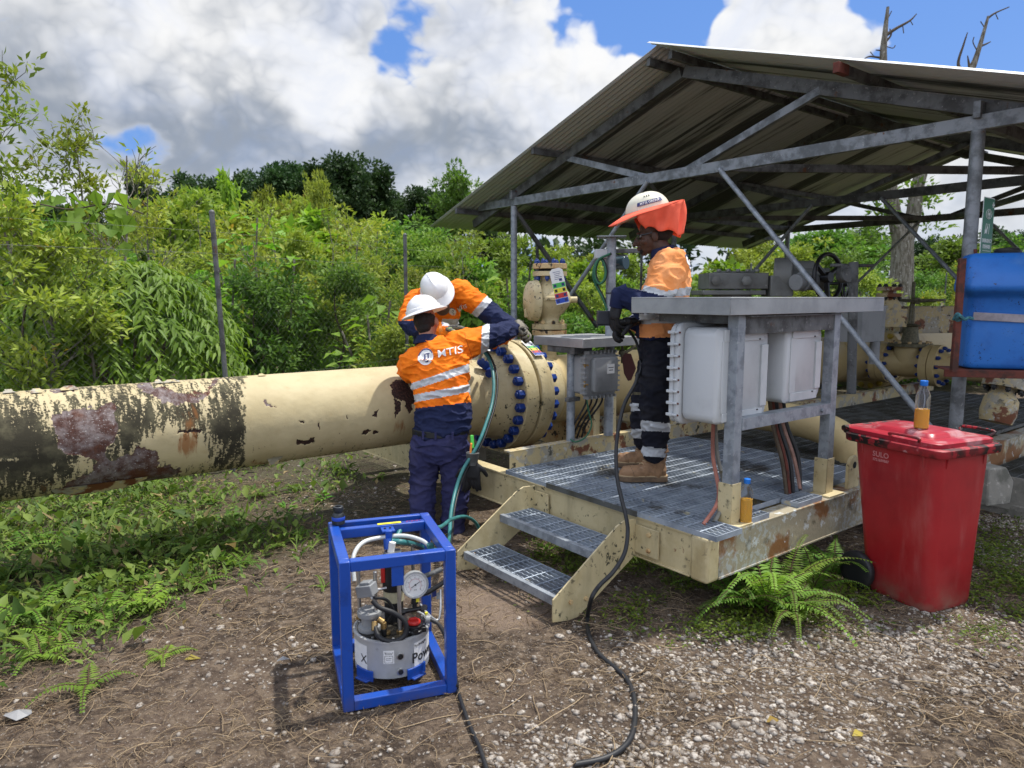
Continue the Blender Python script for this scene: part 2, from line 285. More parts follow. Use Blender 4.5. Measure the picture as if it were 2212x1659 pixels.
class MB:
    def __init__(s): s.v = []; s.f = []; s.mi = []; s.cur = 0
    def add(s, vs, fs):
        b = len(s.v); s.v += [V(p) for p in vs]; s.f += [tuple(i+b for i in f) for f in fs]; s.mi += [s.cur]*len(fs); return s
    def hexa(s, P): return s.add(P, [(0, 3, 2, 1), (4, 5, 6, 7), (0, 1, 5, 4), (1, 2, 6, 5), (2, 3, 7, 6), (3, 0, 4, 7)])
    def box(s, c, size, ux=V((1, 0, 0)), uy=V((0, 1, 0)), uz=V((0, 0, 1))):
        c = V(c); a, b, d = ux*size[0]/2, uy*size[1]/2, uz*size[2]/2
        return s.hexa([c-a-b-d, c+a-b-d, c+a+b-d, c-a+b-d, c-a-b+d, c+a-b+d, c+a+b+d, c-a+b+d])
    def bar(s, p0, p1, w, h, up=V((0, 0, 1))):
        p0 = V(p0); p1 = V(p1); x, y, z = frame(p1-p0, up); a, b = x*w/2, y*h/2
        return s.hexa([p0-a-b, p0+a-b, p0+a+b, p0-a+b, p1-a-b, p1+a-b, p1+a+b, p1-a+b])
    def loops(s, R, cap=True, closed=True):
        n = len(R[0]); vs = [p for r in R for p in r]; fs = []
        for i in range(len(R)-1):
            for k in range(n if closed else n-1):
                k2 = (k+1) % n; fs.append((i*n+k, i*n+k2, (i+1)*n+k2, (i+1)*n+k))
        if cap: fs.append(tuple(range(n-1, -1, -1))); fs.append(tuple((len(R)-1)*n+k for k in range(n)))
        return s.add(vs, fs)
    def tube(s, P, r, n=8, cap=True):
        P = [V(p) for p in P]; rr = r if isinstance(r, (list, tuple)) else [r]*len(P); R = []; up = None
        for i, p in enumerate(P):
            d = (P[min(i+1, len(P)-1)]-P[max(i-1, 0)])
            if d.length < 1e-9: d = V((0, 0, 1))
            d.normalize()
            if up is None: x, y, z = frame(d)
            else:
                x = up-d*up.dot(d)
                if x.length < 1e-5: x, y, z = frame(d)
                x.normalize(); y = d.cross(x)
            up = x; R.append([p+(x*math.cos(2*math.pi*k/n)+y*math.sin(2*math.pi*k/n))*rr[i] for k in range(n)])
        return s.loops(R, cap)
    def cyl(s, p0, p1, r, r2=None, n=20): return s.tube([p0, p1], [r, r if r2 is None else r2], n)
    def lathe(s, o, ax, prof, n=28, up=V((0, 0, 1))):
        o = V(o); x, y, z = frame(ax, up)
        return s.loops([[o+z*h+(x*math.cos(2*math.pi*k/n)+y*math.sin(2*math.pi*k/n))*max(r, 1e-5) for k in range(n)] for h, r in prof])
    def ell(s, c, r, ux=V((1, 0, 0)), uy=V((0, 1, 0)), uz=V((0, 0, 1)), nu=16, nv=10):
        c = V(c); r = (r, r, r) if not isinstance(r, (tuple, list)) else r
        return s.loops([[c+uz*(-math.cos(math.pi*j/nv))*r[2]+(ux*math.cos(2*math.pi*k/nu)*r[0]+uy*math.sin(2*math.pi*k/nu)*r[1])*max(math.sin(math.pi*j/nv), 1e-4) for k in range(nu)] for j in range(nv+1)])
    def limb(s, P, r, n=14, sub=5):
        rr = list(r); Q = catmull(P, sub); m = len(Q)-1; R = []
        for i in range(m+1):
            u = i/m*(len(rr)-1); k = min(int(u), len(rr)-2); f = u-k; f = f*f*(3-2*f); R.append(rr[k]*(1-f)+rr[k+1]*f)
        d0 = (Q[0]-Q[1]).normalized(); d1 = (Q[-1]-Q[-2]).normalized()
        A = [(Q[0]+d0*R[0]*math.sin(a), R[0]*math.cos(a)) for a in (1.5, 1.1, .7, .35)]
        B = [(Q[-1]+d1*R[-1]*math.sin(a), R[-1]*math.cos(a)) for a in (.35, .7, 1.1, 1.5)]
        allp = A+list(zip(Q, R))+B
        return s.tube([a for a, b in allp], [b for a, b in allp], n)
    def loft(s, rings, n=24, pw=2.0):
        R = []
        for c, ax, ay, rx, ry in rings:
            c = V(c); q = []
            for k in range(n):
                a = 2*math.pi*k/n; ca, sa = math.cos(a), math.sin(a)
                q.append(c+V(ax)*rx*math.copysign(abs(ca)**(2/pw), ca)+V(ay)*ry*math.copysign(abs(sa)**(2/pw), sa))
            R.append(q)
        return s.loops(R)
    def prism(s, poly, o, ux, uy, th):
        o = V(o); uz = ux.cross(uy).normalized()
        return s.loops([[o+ux*a+uy*b-uz*th/2 for a, b in poly], [o+ux*a+uy*b+uz*th/2 for a, b in poly]])
    def rbox(s, c, w, h, d, r, ux, uy, uz, e=.15):      # rounded box, w along ux, h along uy, depth along uz
        c = V(c); R = []
        for k, sc in ((-1, 1-2*e*r/min(w, h)), (-1+e*r/d*2, 1), (1-e*r/d*2, 1), (1, 1-2*e*r/min(w, h))):
            R.append([c+uz*(k*d/2)+ux*a*sc+uy*b*sc for a, b in rrect(w, h, r)])
        return s.loops(R)
    def nut(s, c, ax, r, h): return s.lathe(c, ax, [(0, r), (h*.85, r), (h, r*.86)], 6)
    def build(s, name, m, parent=None, smooth=True, bevel=0, ang=38, label=None, seg=2):
        me = bpy.data.meshes.new(name); off = origin(parent) if parent else V((0, 0, 0))
        me.from_pydata([tuple(p-off) for p in s.v], [], s.f)
        ms = m if isinstance(m, (list, tuple)) else [m]
        for q in ms: me.materials.append(q)
        if len(ms) > 1: me.polygons.foreach_set('material_index', s.mi)
        me.validate(); me.update()
        if smooth: me.shade_smooth(); me.set_sharp_from_angle(angle=math.radians(ang))
        o = bpy.data.objects.new(name, me); COL.objects.link(o)
        if parent: o.parent = parent
        if bevel:
            b = o.modifiers.new('bevel', 'BEVEL'); b.width = bevel; b.segments = seg; b.limit_method = 'ANGLE'; b.angle_limit = math.radians(40); b.harden_normals = False
        if label: o['label'] = label
        return o
def npmesh(name, Vt, F, m, parent=None, rnd=None, smooth=False, off=(0, 0, 0)):
    if parent: off = tuple(origin(parent))
    me = bpy.data.meshes.new(name); k = F.shape[1]; nf = len(F)
    me.vertices.add(len(Vt)); me.vertices.foreach_set('co', (Vt-np.array(off)).astype(np.float32).ravel())
    me.loops.add(nf*k); me.loops.foreach_set('vertex_index', F.astype(np.int32).ravel())
    me.polygons.add(nf); me.polygons.foreach_set('loop_start', (np.arange(nf)*k).astype(np.int32))
    me.update(calc_edges=True); me.materials.append(m)
    if rnd is not None:
        a = me.attributes.new('rnd', 'FLOAT', 'FACE'); a.data.foreach_set('value', rnd.astype(np.float32))
    if smooth: me.shade_smooth()
    o = bpy.data.objects.new(name, me); COL.objects.link(o)
    if parent: o.parent = parent
    return o
_ws = bpy.data.scenes.new('work')        # scratch scene, removed at the end
def wdg():
    with bpy.context.temp_override(scene=_ws, view_layer=_ws.view_layers[0]):
        _ws.view_layers[0].update(); d = bpy.context.evaluated_depsgraph_get(); d.update(); return d
# smooth one-skin surface from overlapping primitives
def skin(mb, name, m, parent, voxel=.01, it=4, pick=None, wr=0.0, ws=9.0, wst=(1, 1, 1), label=None):
    tmp = mb.build('tmp', m_dark, smooth=False); COL.objects.unlink(tmp); _ws.collection.objects.link(tmp)
    md = tmp.modifiers.new('r', 'REMESH'); md.mode = 'VOXEL'; md.voxel_size = voxel; md.adaptivity = 0
    sm = tmp.modifiers.new('s', 'SMOOTH'); sm.iterations = it; sm.factor = .5
    dg = wdg()
    me = bpy.data.meshes.new_from_object(tmp.evaluated_get(dg)); bpy.data.objects.remove(tmp, do_unlink=True)
    me.name = name; off = origin(parent) if parent else V((0, 0, 0))
    if wr:
        nrs = [v.normal.copy() for v in me.vertices]
        for v, vn_ in zip(me.vertices, nrs):
            q = V((v.co.x*wst[0], v.co.y*wst[1], v.co.z*wst[2]))*ws
            n1 = mnoise.noise(q+V((3, 1, 7))); n2 = mnoise.noise(q*2.3+V((9, 4, 2)))
            v.co += vn_*wr*((1-min(1, abs(n1)*2.6))**2*1.5-.45+(1-min(1, abs(n2)*2.2))**2*.7+n2*.3)
    me.materials.clear(); ms = m if isinstance(m, (list, tuple)) else [m]
    for q in ms: me.materials.append(q)
    if pick: me.polygons.foreach_set('material_index', [pick(p.center, p.normal) for p in me.polygons])
    else: me.polygons.foreach_set('material_index', [0]*len(me.polygons))
    bvh = BVHTree.FromPolygons([v.co.copy() for v in me.vertices], [tuple(p.vertices) for p in me.polygons])
    for v in me.vertices: v.co -= off
    me.update(); me.shade_smooth()
    o = bpy.data.objects.new(name, me); COL.objects.link(o); o.parent = parent
    if label: o['label'] = label
    return o, bvh
_tc = {}
def textmb(body, size, depth=.0015, bold=0.0, sub=0):
    c = bpy.data.curves.new('t', 'FONT'); c.body = body; c.size = size; c.extrude = depth/2; c.align_x = 'CENTER'; c.align_y = 'CENTER'; c.resolution_u = 3; c.offset = bold
    o = bpy.data.objects.new('t', c); _ws.collection.objects.link(o); dg = wdg()
    me = bpy.data.meshes.new_from_object(o.evaluated_get(dg)); bpy.data.objects.remove(o, do_unlink=True)
    if sub:
        import bmesh
        bm = bmesh.new(); bm.from_mesh(me); bmesh.ops.triangulate(bm, faces=bm.faces); bmesh.ops.subdivide_edges(bm, edges=bm.edges, cuts=sub); bm.to_mesh(me); bm.free()
    vs = [v.co.copy() for v in me.vertices]; fs = [tuple(p.vertices) for p in me.polygons]
    bpy.data.meshes.remove(me); return vs, fs
def text(mb, body, size, o, ux, uy, depth=.0015, bold=0.0, bvh=None, lift=.002, sx=1.0):
    vs, fs = textmb(body, size, depth, bold, 2 if bvh else 0); uz = ux.cross(uy).normalized(); o = V(o); out = []
    for v in vs:
        p = o+ux*v.x*sx+uy*v.y
        if bvh:
            hs = [bvh.ray_cast(p+uz*.3+ux*a_+uy*b_, -uz, .8)[0] for a_, b_ in ((0, 0), (.014, 0), (-.014, 0), (0, .014), (0, -.014))]; hs = [(q-p).dot(uz) for q in hs if q is not None]
            if hs: p = p+uz*(sum(hs)/len(hs)*.4+max(hs)*.6+lift+.002)
            else:
                h = bvh.find_nearest(p)
                if h[0] is not None: p = h[0]+uz*lift
        out.append(p+uz*v.z)
    return mb.add(out, fs)
def decal(mb, poly, o, ux, uy, bvh, lift=.002, th=.001, grid=None):
    # thin patch laid on a curved surface: poly given as rows of points [[(a,b)...]...]
    uz = ux.cross(uy).normalized(); o = V(o)
    def drop(a, b, e):
        p = o+ux*a+uy*b; h = bvh.ray_cast(p+uz*.3, -uz, .8)
        return (h[0] if h[0] is not None else p)+uz*(lift+e)
    rows = [[drop(a, b, 0) for a, b in r] for r in poly]; n = len(rows[0]); vs = [p for r in rows for p in r]
    fs = [(i*n+k, i*n+k+1, (i+1)*n+k+1, (i+1)*n+k) for i in range(len(rows)-1) for k in range(n-1)]
    return mb.add(vs, fs)

# skid axes: s runs along the pipeline (right and away), t across it (left and away)
AB = math.radians(37.7); BX = V((math.cos(AB), math.sin(AB), 0)); TX = V((-math.sin(AB), math.cos(AB), 0)); ZZ = V((0, 0, 1)); SO = V((1.0, 3.5, 0))
def S(s, t, z): return SO+BX*s+TX*t+ZZ*z
def sbox(mb, s0, s1, t0, t1, z0, z1): return mb.box(S((s0+s1)/2, (t0+t1)/2, (z0+z1)/2), (s1-s0, t1-t0, z1-z0), BX, TX, ZZ)
def gz(x, y):
    return .018*mnoise.noise(V((x*.9, y*.9, 0)))+.008*mnoise.noise(V((x*3.1, y*3.1, 4)))
# ================================================================== ground
def axis(lo, hi, c, fine, n):
    u = np.linspace(-1, 1, n); k = 4.6; q = np.sinh(u*k)/np.sinh(k)
    return np.where(q < 0, c+q*(c-lo), c+q*(hi-c))
gxs = axis(-400, 400, .3, .05, 190); gys = axis(-150, 700, 3.6, .05, 190)
def gh(x, y):
    far = max(0, math.hypot(x, y)-14); return gz(x, y)+min(far*.01, .6)*mnoise.noise(V((x*.06, y*.06, 2)))
GV = np.array([(x, y, gh(x, y)) for y in gys for x in gxs]); nx = len(gxs)
ii, jj = np.meshgrid(np.arange(len(gys)-1), np.arange(nx-1), indexing='ij'); b0 = (ii*nx+jj).ravel()
GF = np.stack([b0, b0+1, b0+nx+1, b0+nx], 1)
m_ground = bpy.data.materials.new('bare_earth'); m_ground.use_nodes = True
t = NT(m_ground.node_tree); t.n.clear(); tc = t.add('ShaderNodeTexCoord').outputs['Object']
nA = t.noise(tc, 1.3, 6, .6); nB = t.noise(tc, 14, 8, .7); nC = t.noise(tc, 70, 4, .6); sx = t.add('ShaderNodeSeparateXYZ', {0: tc})
col = t.mix(t.ramp(nA, .35, .65), (.048, .034, .024), (.118, .084, .060))
col = t.mix(t.ramp(nB, .45, .62), col, (.18, .135, .095)); col = t.mix(t.ramp(nB, .33, .44), (.032, .022, .015), col)
col = t.mix(t.math('MULTIPLY', t.ramp(nC, .6, .66), .7), col, (.38, .34, .29))
left = t.ramp(t.math('ADD', t.math('ADD', t.math('MULTIPLY', sx.outputs[0], -1.0), t.math('MULTIPLY', sx.outputs[1], .9)), t.math('MULTIPLY', nA, 1.2)), 5.6, 6.6)
far = t.ramp(t.math('ADD', sx.outputs[1], t.math('MULTIPLY', sx.outputs[0], -.75)), 6.0, 7.2)
gm = t.math('MULTIPLY', t.math('MAXIMUM', left, far), t.ramp(nB, .35, .6))
col = t.mix(t.math('MULTIPLY', gm, .6), col, (.045, .058, .02))
# worn sandy pad by the steps
dx = t.math('DIVIDE', t.math('ADD', sx.outputs[0], .10), .36); dy = t.math('DIVIDE', t.math('SUBTRACT', sx.outputs[1], 3.75), .34)
pad = t.ramp(t.math('ADD', t.math('ADD', t.math('MULTIPLY', dx, dx), t.math('MULTIPLY', dy, dy)), t.math('MULTIPLY', nB, 1.0)), 1.5, 1.0)
col = t.mix(t.math('MULTIPLY', pad, .8), col, (.23, .17, .125))
bmp = t.add('ShaderNodeBump', {'Strength': 1.0, 'Distance': .035, 'Height': t.math('ADD', t.math('MULTIPLY', nB, 1.0), t.math('MULTIPLY', nC, .5))})
p = t.add('ShaderNodeBsdfPrincipled', {'Base Color': col, 'Roughness': .92, 'Normal': bmp, 'Specular IOR Level': .25}); t.l.new(p.outputs[0], t.add('ShaderNodeOutputMaterial').inputs[0])
tagp(npmesh('ground', GV, GF, m_ground, smooth=True), kind='structure')

# ================================================================== pipeline with peeling coating
ZP = .85; TP = 2.76; PR = .31
def ax(s): return S(s, TP, ZP)
def project(P):
    Z = P[:, 2]-1.7; d = P[:, 1]*CP-Z*SP; up = P[:, 1]*SP+Z*CP
    return 1106+FPX*P[:, 0]/d, 829.5-FPX*up/d
def inpoly(x, y, poly):
    ins = np.zeros(len(x), bool); j = len(poly)-1
    for i in range(len(poly)):
        xi, yi = poly[i]; xj, yj = poly[j]
        c = ((yi > y) != (yj > y)) & (x < (xj-xi)*(y-yi)/(yj-yi+1e-9)+xi); ins ^= c; j = i
    return ins
pipe = thing('gas_pipeline', 'long cream pipeline with peeling blackened coating running in from the left to the bolted flange', 'pipeline', S(-2, TP, ZP))
ss = np.concatenate([np.linspace(-8, -3.3, 40)[:-1], np.linspace(-3.3, -.2, 560), np.linspace(-.19, .36, 40)]); NTH = 330
th = np.linspace(0, 2*np.pi, NTH, endpoint=False)
SSg, THg = np.meshgrid(ss, th, indexing='ij'); SSf = SSg.ravel(); THf = THg.ravel()
bx = np.array(BX); tx = np.array(TX); so_ = np.array(SO)
def noise2(a, b, sc, seed):           # cheap value noise on the pipe skin
    r = np.random.default_rng(seed).random((512, 512)); x = a*sc; y = b*sc; xi = np.floor(x).astype(int); yi = np.floor(y).astype(int); fx = x-xi; fy = y-yi
    fx = fx*fx*(3-2*fx); fy = fy*fy*(3-2*fy); g = lambda i, j: r[i % 512, j % 512]
    return (g(xi, yi)*(1-fx)+g(xi+1, yi)*fx)*(1-fy)+(g(xi, yi+1)*(1-fx)+g(xi+1, yi+1)*fx)*fy
arc = ((THf+math.pi) % (2*math.pi))*PR       # the wrap lies on the far side of the pipe
nrmv = -np.cos(THf)[:, None]*tx+np.sin(THf)[:, None]*np.array((0, 0, 1.))
base = so_+SSf[:, None]*bx+TP*tx+np.array((0, 0, ZP)); P0 = base+nrmv*PR
X, Y = project(P0); cx = X/.4210; cy = (Y-731.7)/.4210
nz = (noise2(SSf, arc, 26, 1)-.5)*26+(noise2(SSf, arc, 70, 2)-.5)*16
nz2 = (noise2(SSf, arc, 26, 3)-.5)*26+(noise2(SSf, arc, 70, 4)-.5)*16
qx, qy = cx+nz, cy+nz2
facing = (nrmv*(np.array((0, 0, 1.7))-P0)).sum(1) > 0
steel = np.zeros(len(cx), bool)
for poly in [
 [(275, 385), (590, 335), (600, 440), (592, 520), (545, 570), (545, 600), (570, 632), (600, 625), (640, 595), (670, 605), (700, 560), (740, 560), (800, 590), (820, 625), (800, 660), (880, 650), (940, 680), (870, 712), (760, 740), (740, 800), (330, 820), (340, 742), (400, 720), (470, 680), (492, 650), (480, 622), (440, 608), (345, 605), (300, 545), (278, 480)],
 [(690, 215), (730, 222), (760, 225), (800, 250), (900, 272), (980, 280), (1040, 280), (1075, 262), (1066, 250), (1085, 225), (1105, 198), (1145, 196), (1100, 235), (1085, 262), (1070, 290), (1020, 318), (940, 336), (850, 330), (790, 305), (740, 275)],
 [(255, 235), (372, 235), (385, 262), (300, 276), (258, 268)], [(1340, 325), (1360, 322), (1425, 355), (1372, 346)]]:
    steel |= inpoly(qx, qy, poly)
hole = np.zeros(len(cx), bool)
for poly in [[(1518, 515), (1560, 520), (1615, 503), (1612, 533), (1545, 548), (1520, 542)], [(1848, 484), (1880, 460), (1905, 470), (1880, 490), (1852, 490)], [(1535, 418), (1562, 425), (1552, 434)], [(1910, 478), (1940, 470), (1942, 490), (1916, 494)],
 [(925, 470), (1030, 466), (1026, 484), (960, 480), (900, 490)], [(2000, 240), (2020, 215), (2050, 213), (2095, 215), (2110, 255), (2140, 300), (2120, 335), (2060, 318), (2022, 300)],
 [(2022, 300), (2060, 330), (2050, 380), (2030, 412), (2024, 360)], [(2070, 300), (2110, 320), (2118, 370), (2095, 385), (2080, 340)], [(1915, 370), (1938, 366), (1935, 400), (1918, 402)], [(1632, 440), (1642, 435), (1640, 470)], [(1775, 390), (1782, 388), (1780, 432)]]:
    hole |= inpoly(cx+nz*.5, cy+nz2*.5, poly)
steel &= facing; hole &= facing
def g(x, y, rx, ry): return np.exp(-((cx-x)/rx)**2-((cy-y)/ry)**2)
edge = 1/(1+np.exp((cx+nz*.8-1262+12*np.sin(cy/40))/6))
mold = edge*(.53+.42*g(1180, 470, 80, 190)+.35*g(680, 450, 130, 130)+.55*g(110, 600, 260, 130)+.2*g(90, 430, 130, 120)+.35*g(985, 400, 45, 70)-.06*g(900, 245, 300, 50)-.9*g(800, 560, 80, 60)-.75*g(960, 590, 90, 70)-.6*g(50, 620, 70, 12)-.5*g(420, 650, 70, 28)-.25*g(250, 290, 100, 60))
low = np.clip((.78-(P0[:, 2]))/.25, 0, 1)
mold += (1-edge)*(.02+.40*low); mold = np.where(facing, mold, .45*edge+.12)
rust = .9*g(960, 545, 60, 75)+.55*g(985, 400, 60, 90)+.6*g(1320, 640, 60, 22)+.5*g(2060, 450, 90, 60)+.55*g(1150, 250, 60, 30)*0+.4*g(230, 760, 240, 40)
rad = PR-.0035*(steel | hole)+.0025*(noise2(SSf, arc, 9, 6)-.5)*edge+.0012*(noise2(SSf, arc, 30, 8)-.5)
PV = base+nrmv*rad[:, None]
ns = len(ss); a, b = np.meshgrid(np.arange(ns-1), np.arange(NTH), indexing='ij'); a = a.ravel(); b = b.ravel(); b2 = (b+1) % NTH
PF = np.stack([a*NTH+b, a*NTH+b2, (a+1)*NTH+b2, (a+1)*NTH+b], 1)
m_pipe = bpy.data.materials.new('peeling_pipe_coating'); m_pipe.use_nodes = True
t = NT(m_pipe.node_tree); t.n.clear(); at_ = lambda n, o='Fac': t.add('ShaderNodeAttribute', attribute_name=n).outputs[o]
uvv = at_('skin_pos', 'Vector'); st_, ho, mo, ru = at_('bare'), at_('hole'), at_('mould'), at_('rust')
nA = t.noise(t.vmul(uvv, (1, 1, 1)), 3, 6); nStr = t.noise(t.vmul(uvv, (1, .22, 1)), 34, 7, .65); nF = t.noise(uvv, 70, 5, .7); nM = t.noise(uvv, 11, 7, .65)
col = t.mix(t.ramp(nA, .35, .7), (.50, .42, .245), (.42, .345, .19)); col = t.mix(t.math('MULTIPLY', t.ramp(nM, .55, .75), .35), col, (.38, .28, .13))
mf = t.ramp(t.math('ADD', mo, t.math('ADD', t.math('MULTIPLY', t.math('SUBTRACT', nStr, .5), 2.3), t.math('MULTIPLY', t.math('SUBTRACT', nF, .5), 1.5))), .50, .64)
mcol = t.mix(t.ramp(t.math('ADD', nM, t.math('MULTIPLY', mo, -.25)), .22, .5), (.012, .012, .009), (.075, .07, .042))
col = t.mix(t.math('MULTIPLY', mf, .95), col, mcol)
rf = t.ramp(t.math('ADD', ru, t.math('MULTIPLY', t.math('SUBTRACT', nStr, .5), 1.6)), .35, .8); col = t.mix(t.math('MULTIPLY', rf, .85), col, (.26, .105, .03))
scol = t.mix(t.ramp(nM, .40, .62), (.075, .034, .026), (.20, .165, .16)); scol = t.mix(t.ramp(nF, .57, .66), scol, (.38, .36, .35)); scol = t.mix(t.ramp(t.noise(uvv, 5, 4), .5, .68), scol, (.10, .035, .018))
col = t.mix(t.ramp(st_, .35, .55), col, scol); col = t.mix(t.ramp(ho, .4, .6), col, t.mix(t.ramp(nF, .45, .6), (.018, .010, .009), (.07, .035, .025)))
bmp = t.add('ShaderNodeBump', {'Strength': 1.0, 'Distance': .003, 'Height': t.math('ADD', t.math('MULTIPLY', mf, .5), t.math('ADD', nM, t.math('MULTIPLY', nF, .4)))})
rgh = t.math('ADD', .60, t.math('MULTIPLY', mf, .35))
p = t.add('ShaderNodeBsdfPrincipled', {'Base Color': col, 'Roughness': rgh, 'Normal': bmp, 'Specular IOR Level': .3}); t.l.new(p.outputs[0], t.add('ShaderNodeOutputMaterial').inputs[0])
po = npmesh('pipe_wall', PV, PF, m_pipe, pipe, smooth=True, off=tuple(pipe.location))
for nm, arr in (('bare', steel*1.0), ('hole', hole*1.0), ('mould', mold), ('rust', rust)):
    q = po.data.attributes.new(nm, 'FLOAT', 'POINT'); q.data.foreach_set('value', arr.astype(np.float32))
q = po.data.attributes.new('skin_pos', 'FLOAT_VECTOR', 'POINT'); q.data.foreach_set('vector', np.stack([SSf, arc, np.zeros_like(arc)], 1).astype(np.float32).ravel())
# curled flakes of coating standing off the pipe
def flake(s, thd, ls, lt, curl, dirn=1, sd=0):
    mb = MB(); r = random.Random(sd); n = 9; rows = []
    for i in range(n):
        u = i/(n-1); row = []
        for k in range(7):
            w = k/6-.5; a = math.radians(thd)+dirn*u*lt/PR; off = .004+curl*u*u; ww = w*ls*(1-.5*u*u)+r.uniform(-.006, .006)
            row.append(ax(s+ww)+(-TX*math.cos(a)+ZZ*math.sin(a))*(PR+off))
        rows.append(row)
    rows2 = [[p+ZZ*.0025 for p in rw] for rw in rows]
    mb.loops(rows, cap=False, closed=False); mb.loops(rows2, cap=False, closed=False)
    return mb
for args in [(-2.62, 74, .06, .05, .010, 1, 1), (-2.46, 76, .09, .05, .012, 1, 2), (-1.98, 78, .05, .05, .012, 1, 3), (-1.90, 78, .10, .04, .008, 1, 4), (-1.33, 80, .05, .03, .008, 1, 5), (-2.35, -52, .5, .10, .02, -1, 6), (-2.75, 80, .05, .04, .012, 1, 7), (-1.32, -48, .10, .06, .022, -1, 9)]:
    flake(*args).build('coating_flake', m_cream_dirty, pipe)

# ------------------------------------------------------------------ main flange joint, pipe and valves beyond
def ringnuts(mb, o, axd, R, n, r, h, ph=0.0, stud=0):
    x, y, z = frame(axd)
    for k in range(n):
        a = 2*math.pi*(k+ph)/n; c = V(o)+(x*math.cos(a)+y*math.sin(a))*R; mb.nut(c, axd, r, h)
        if stud: mb.cyl(c+V(axd)*h*.9, c+V(axd)*(h+stud), r*.5, n=8)
def bolts(parent, o, axd, R, n, r, h, m=None, ph=0.0, name='bolt', stud=.012):
    x, y, z = frame(axd)
    for k in range(n):
        a = 2*math.pi*(k+ph)/n; c = V(o)+(x*math.cos(a)+y*math.sin(a))*R; mb = MB(); mb.nut(c, axd, r, h)
        if stud: mb.cyl(c+z*h*.95, c+z*(h+stud), r*.52, n=10)
        mb.build(name, m or m_bolt, parent, bevel=r*.08, ang=30)
mf_ = thing('flange_joint', 'large round cream flange joint ringed with blue nuts in front of the crouching workers', 'flange', ax(.85))
mb = MB(); mb.lathe(ax(.36), BX, [(0, .312), (.06, .315), (.16, .335), (.285, .375), (.30, .385), (.30, .465), (.306, .472), (.43, .472), (.436, .466), (.436, .36)], 96); mb.build('near_flange_disc', m_cream, mf_, ang=30)
mb = MB(); mb.lathe(ax(.36), BX, [(.44, .36), (.44, .425), (.462, .425), (.462, .36)], 64); mb.build('gasket', m_black, mf_)
mb = MB(); mb.lathe(ax(.36), BX, [(.466, .36), (.466, .466), (.472, .472), (.60, .472), (.606, .465), (.606, .385), (.62, .375), (.74, .335), (.82, .315), (.86, .312)], 96); mb.build('far_flange_disc', m_cream, mf_, ang=30)
bolts(mf_, ax(.66), -BX, .422, 24, .041, .062, ph=.5); bolts(mf_, ax(.966), BX, .422, 24, .041, .062, ph=.5)

pipe2 = thing('pipe_spool', 'cream pipe spool running on from the big flange behind the standing worker', 'pipe', ax(2))
mb = MB(); mb.lathe(ax(1.22), BX, [(0, .31), (.02, .318), (.04, .31), (.52, .312), (.53, .322), (.55, .322), (.56, .312), (2.45, .312), (2.46, .322), (2.48, .322), (2.49, .312), (6.0, .312)], 72); mb.build('pipe_wall', m_pipe2, pipe2)
mb = MB(); mb.tube([ax(1.3)+ZZ*.28, ax(1.3)+ZZ*.52], .066, 20); mb.lathe(ax(1.3)+ZZ*.29, ZZ, [(0, .10), (.015, .08), (.03, .068)], 24); mb.build('branch_nozzle', m_pipe2, pipe2)
# vent valve on the branch
vv = thing('vent_valve', 'cream globe shaped valve with blue nuts on top, standing on the pipe', 'valve', ax(1.3)+ZZ*.5)
c0 = ax(1.3)
mb = MB(); mb.lathe(c0+ZZ*.50, ZZ, [(0, .067), (0, .158), (.045, .158), (.045, .10)], 36); mb.build('lower_flange', m_cream_rust, vv, bevel=.003)
mb = MB(); mb.lathe(c0+ZZ*.556, ZZ, [(0, .10), (0, .158), (.045, .158), (.05, .10), (.08, .085), (.11, .09), (.16, .14), (.22, .185), (.27, .195), (.33, .175), (.39, .115), (.43, .085), (.47, .09), (.475, .155), (.515, .155), (.515, .10)], 40); mb.build('valve_body', m_cream, vv)
lx = V((-.97, -.25, 0)).normalized()
mb = MB(); mb.lathe(c0+ZZ*.81+lx*.12, lx, [(0, .19), (.07, .175), (.09, .15), (.115, .05), (.125, .02)], 32); mb.bar(c0+ZZ*.70+lx*.10, c0+ZZ*.70+lx*.235, .05, .08); mb.bar(c0+ZZ*.93+lx*.09, c0+ZZ*.93+lx*.20, .05, .08); mb.build('side_cover', m_cream, vv, bevel=.008)
mb = MB(); mb.box(c0+ZZ*.83+V((.0, -.19, 0)), (.10, .05, .035)); mb.build('cast_boss', m_cream, vv, bevel=.008); mb = MB(); mb.cyl(c0+ZZ*.82+V((.15, 0, 0)), c0+ZZ*.82+V((.25, 0, 0)), .028, n=12); mb.build('hinge_pin', m_cream, vv, bevel=.004)
mb = MB(); mb.lathe(c0+ZZ*1.095, ZZ, [(0, .08), (0, .155), (.045, .155), (.045, .0)], 36); mb.build('blind_flange', m_cream_rust, vv, bevel=.003)
mb = MB(); mb.cyl(c0+ZZ*1.07, c0+ZZ*1.096, .10, n=24); mb.build('gasket', m_dark, vv)
bolts(vv, c0+ZZ*1.14, ZZ, .125, 8, .023, .032, ph=.3); bolts(vv, c0+ZZ*1.028, -ZZ, .125, 8, .023, .032, ph=.3)
bolts(vv, c0+ZZ*.605, ZZ, .125, 8, .020, .024, m=m_cream_rust, ph=.3, stud=.01)
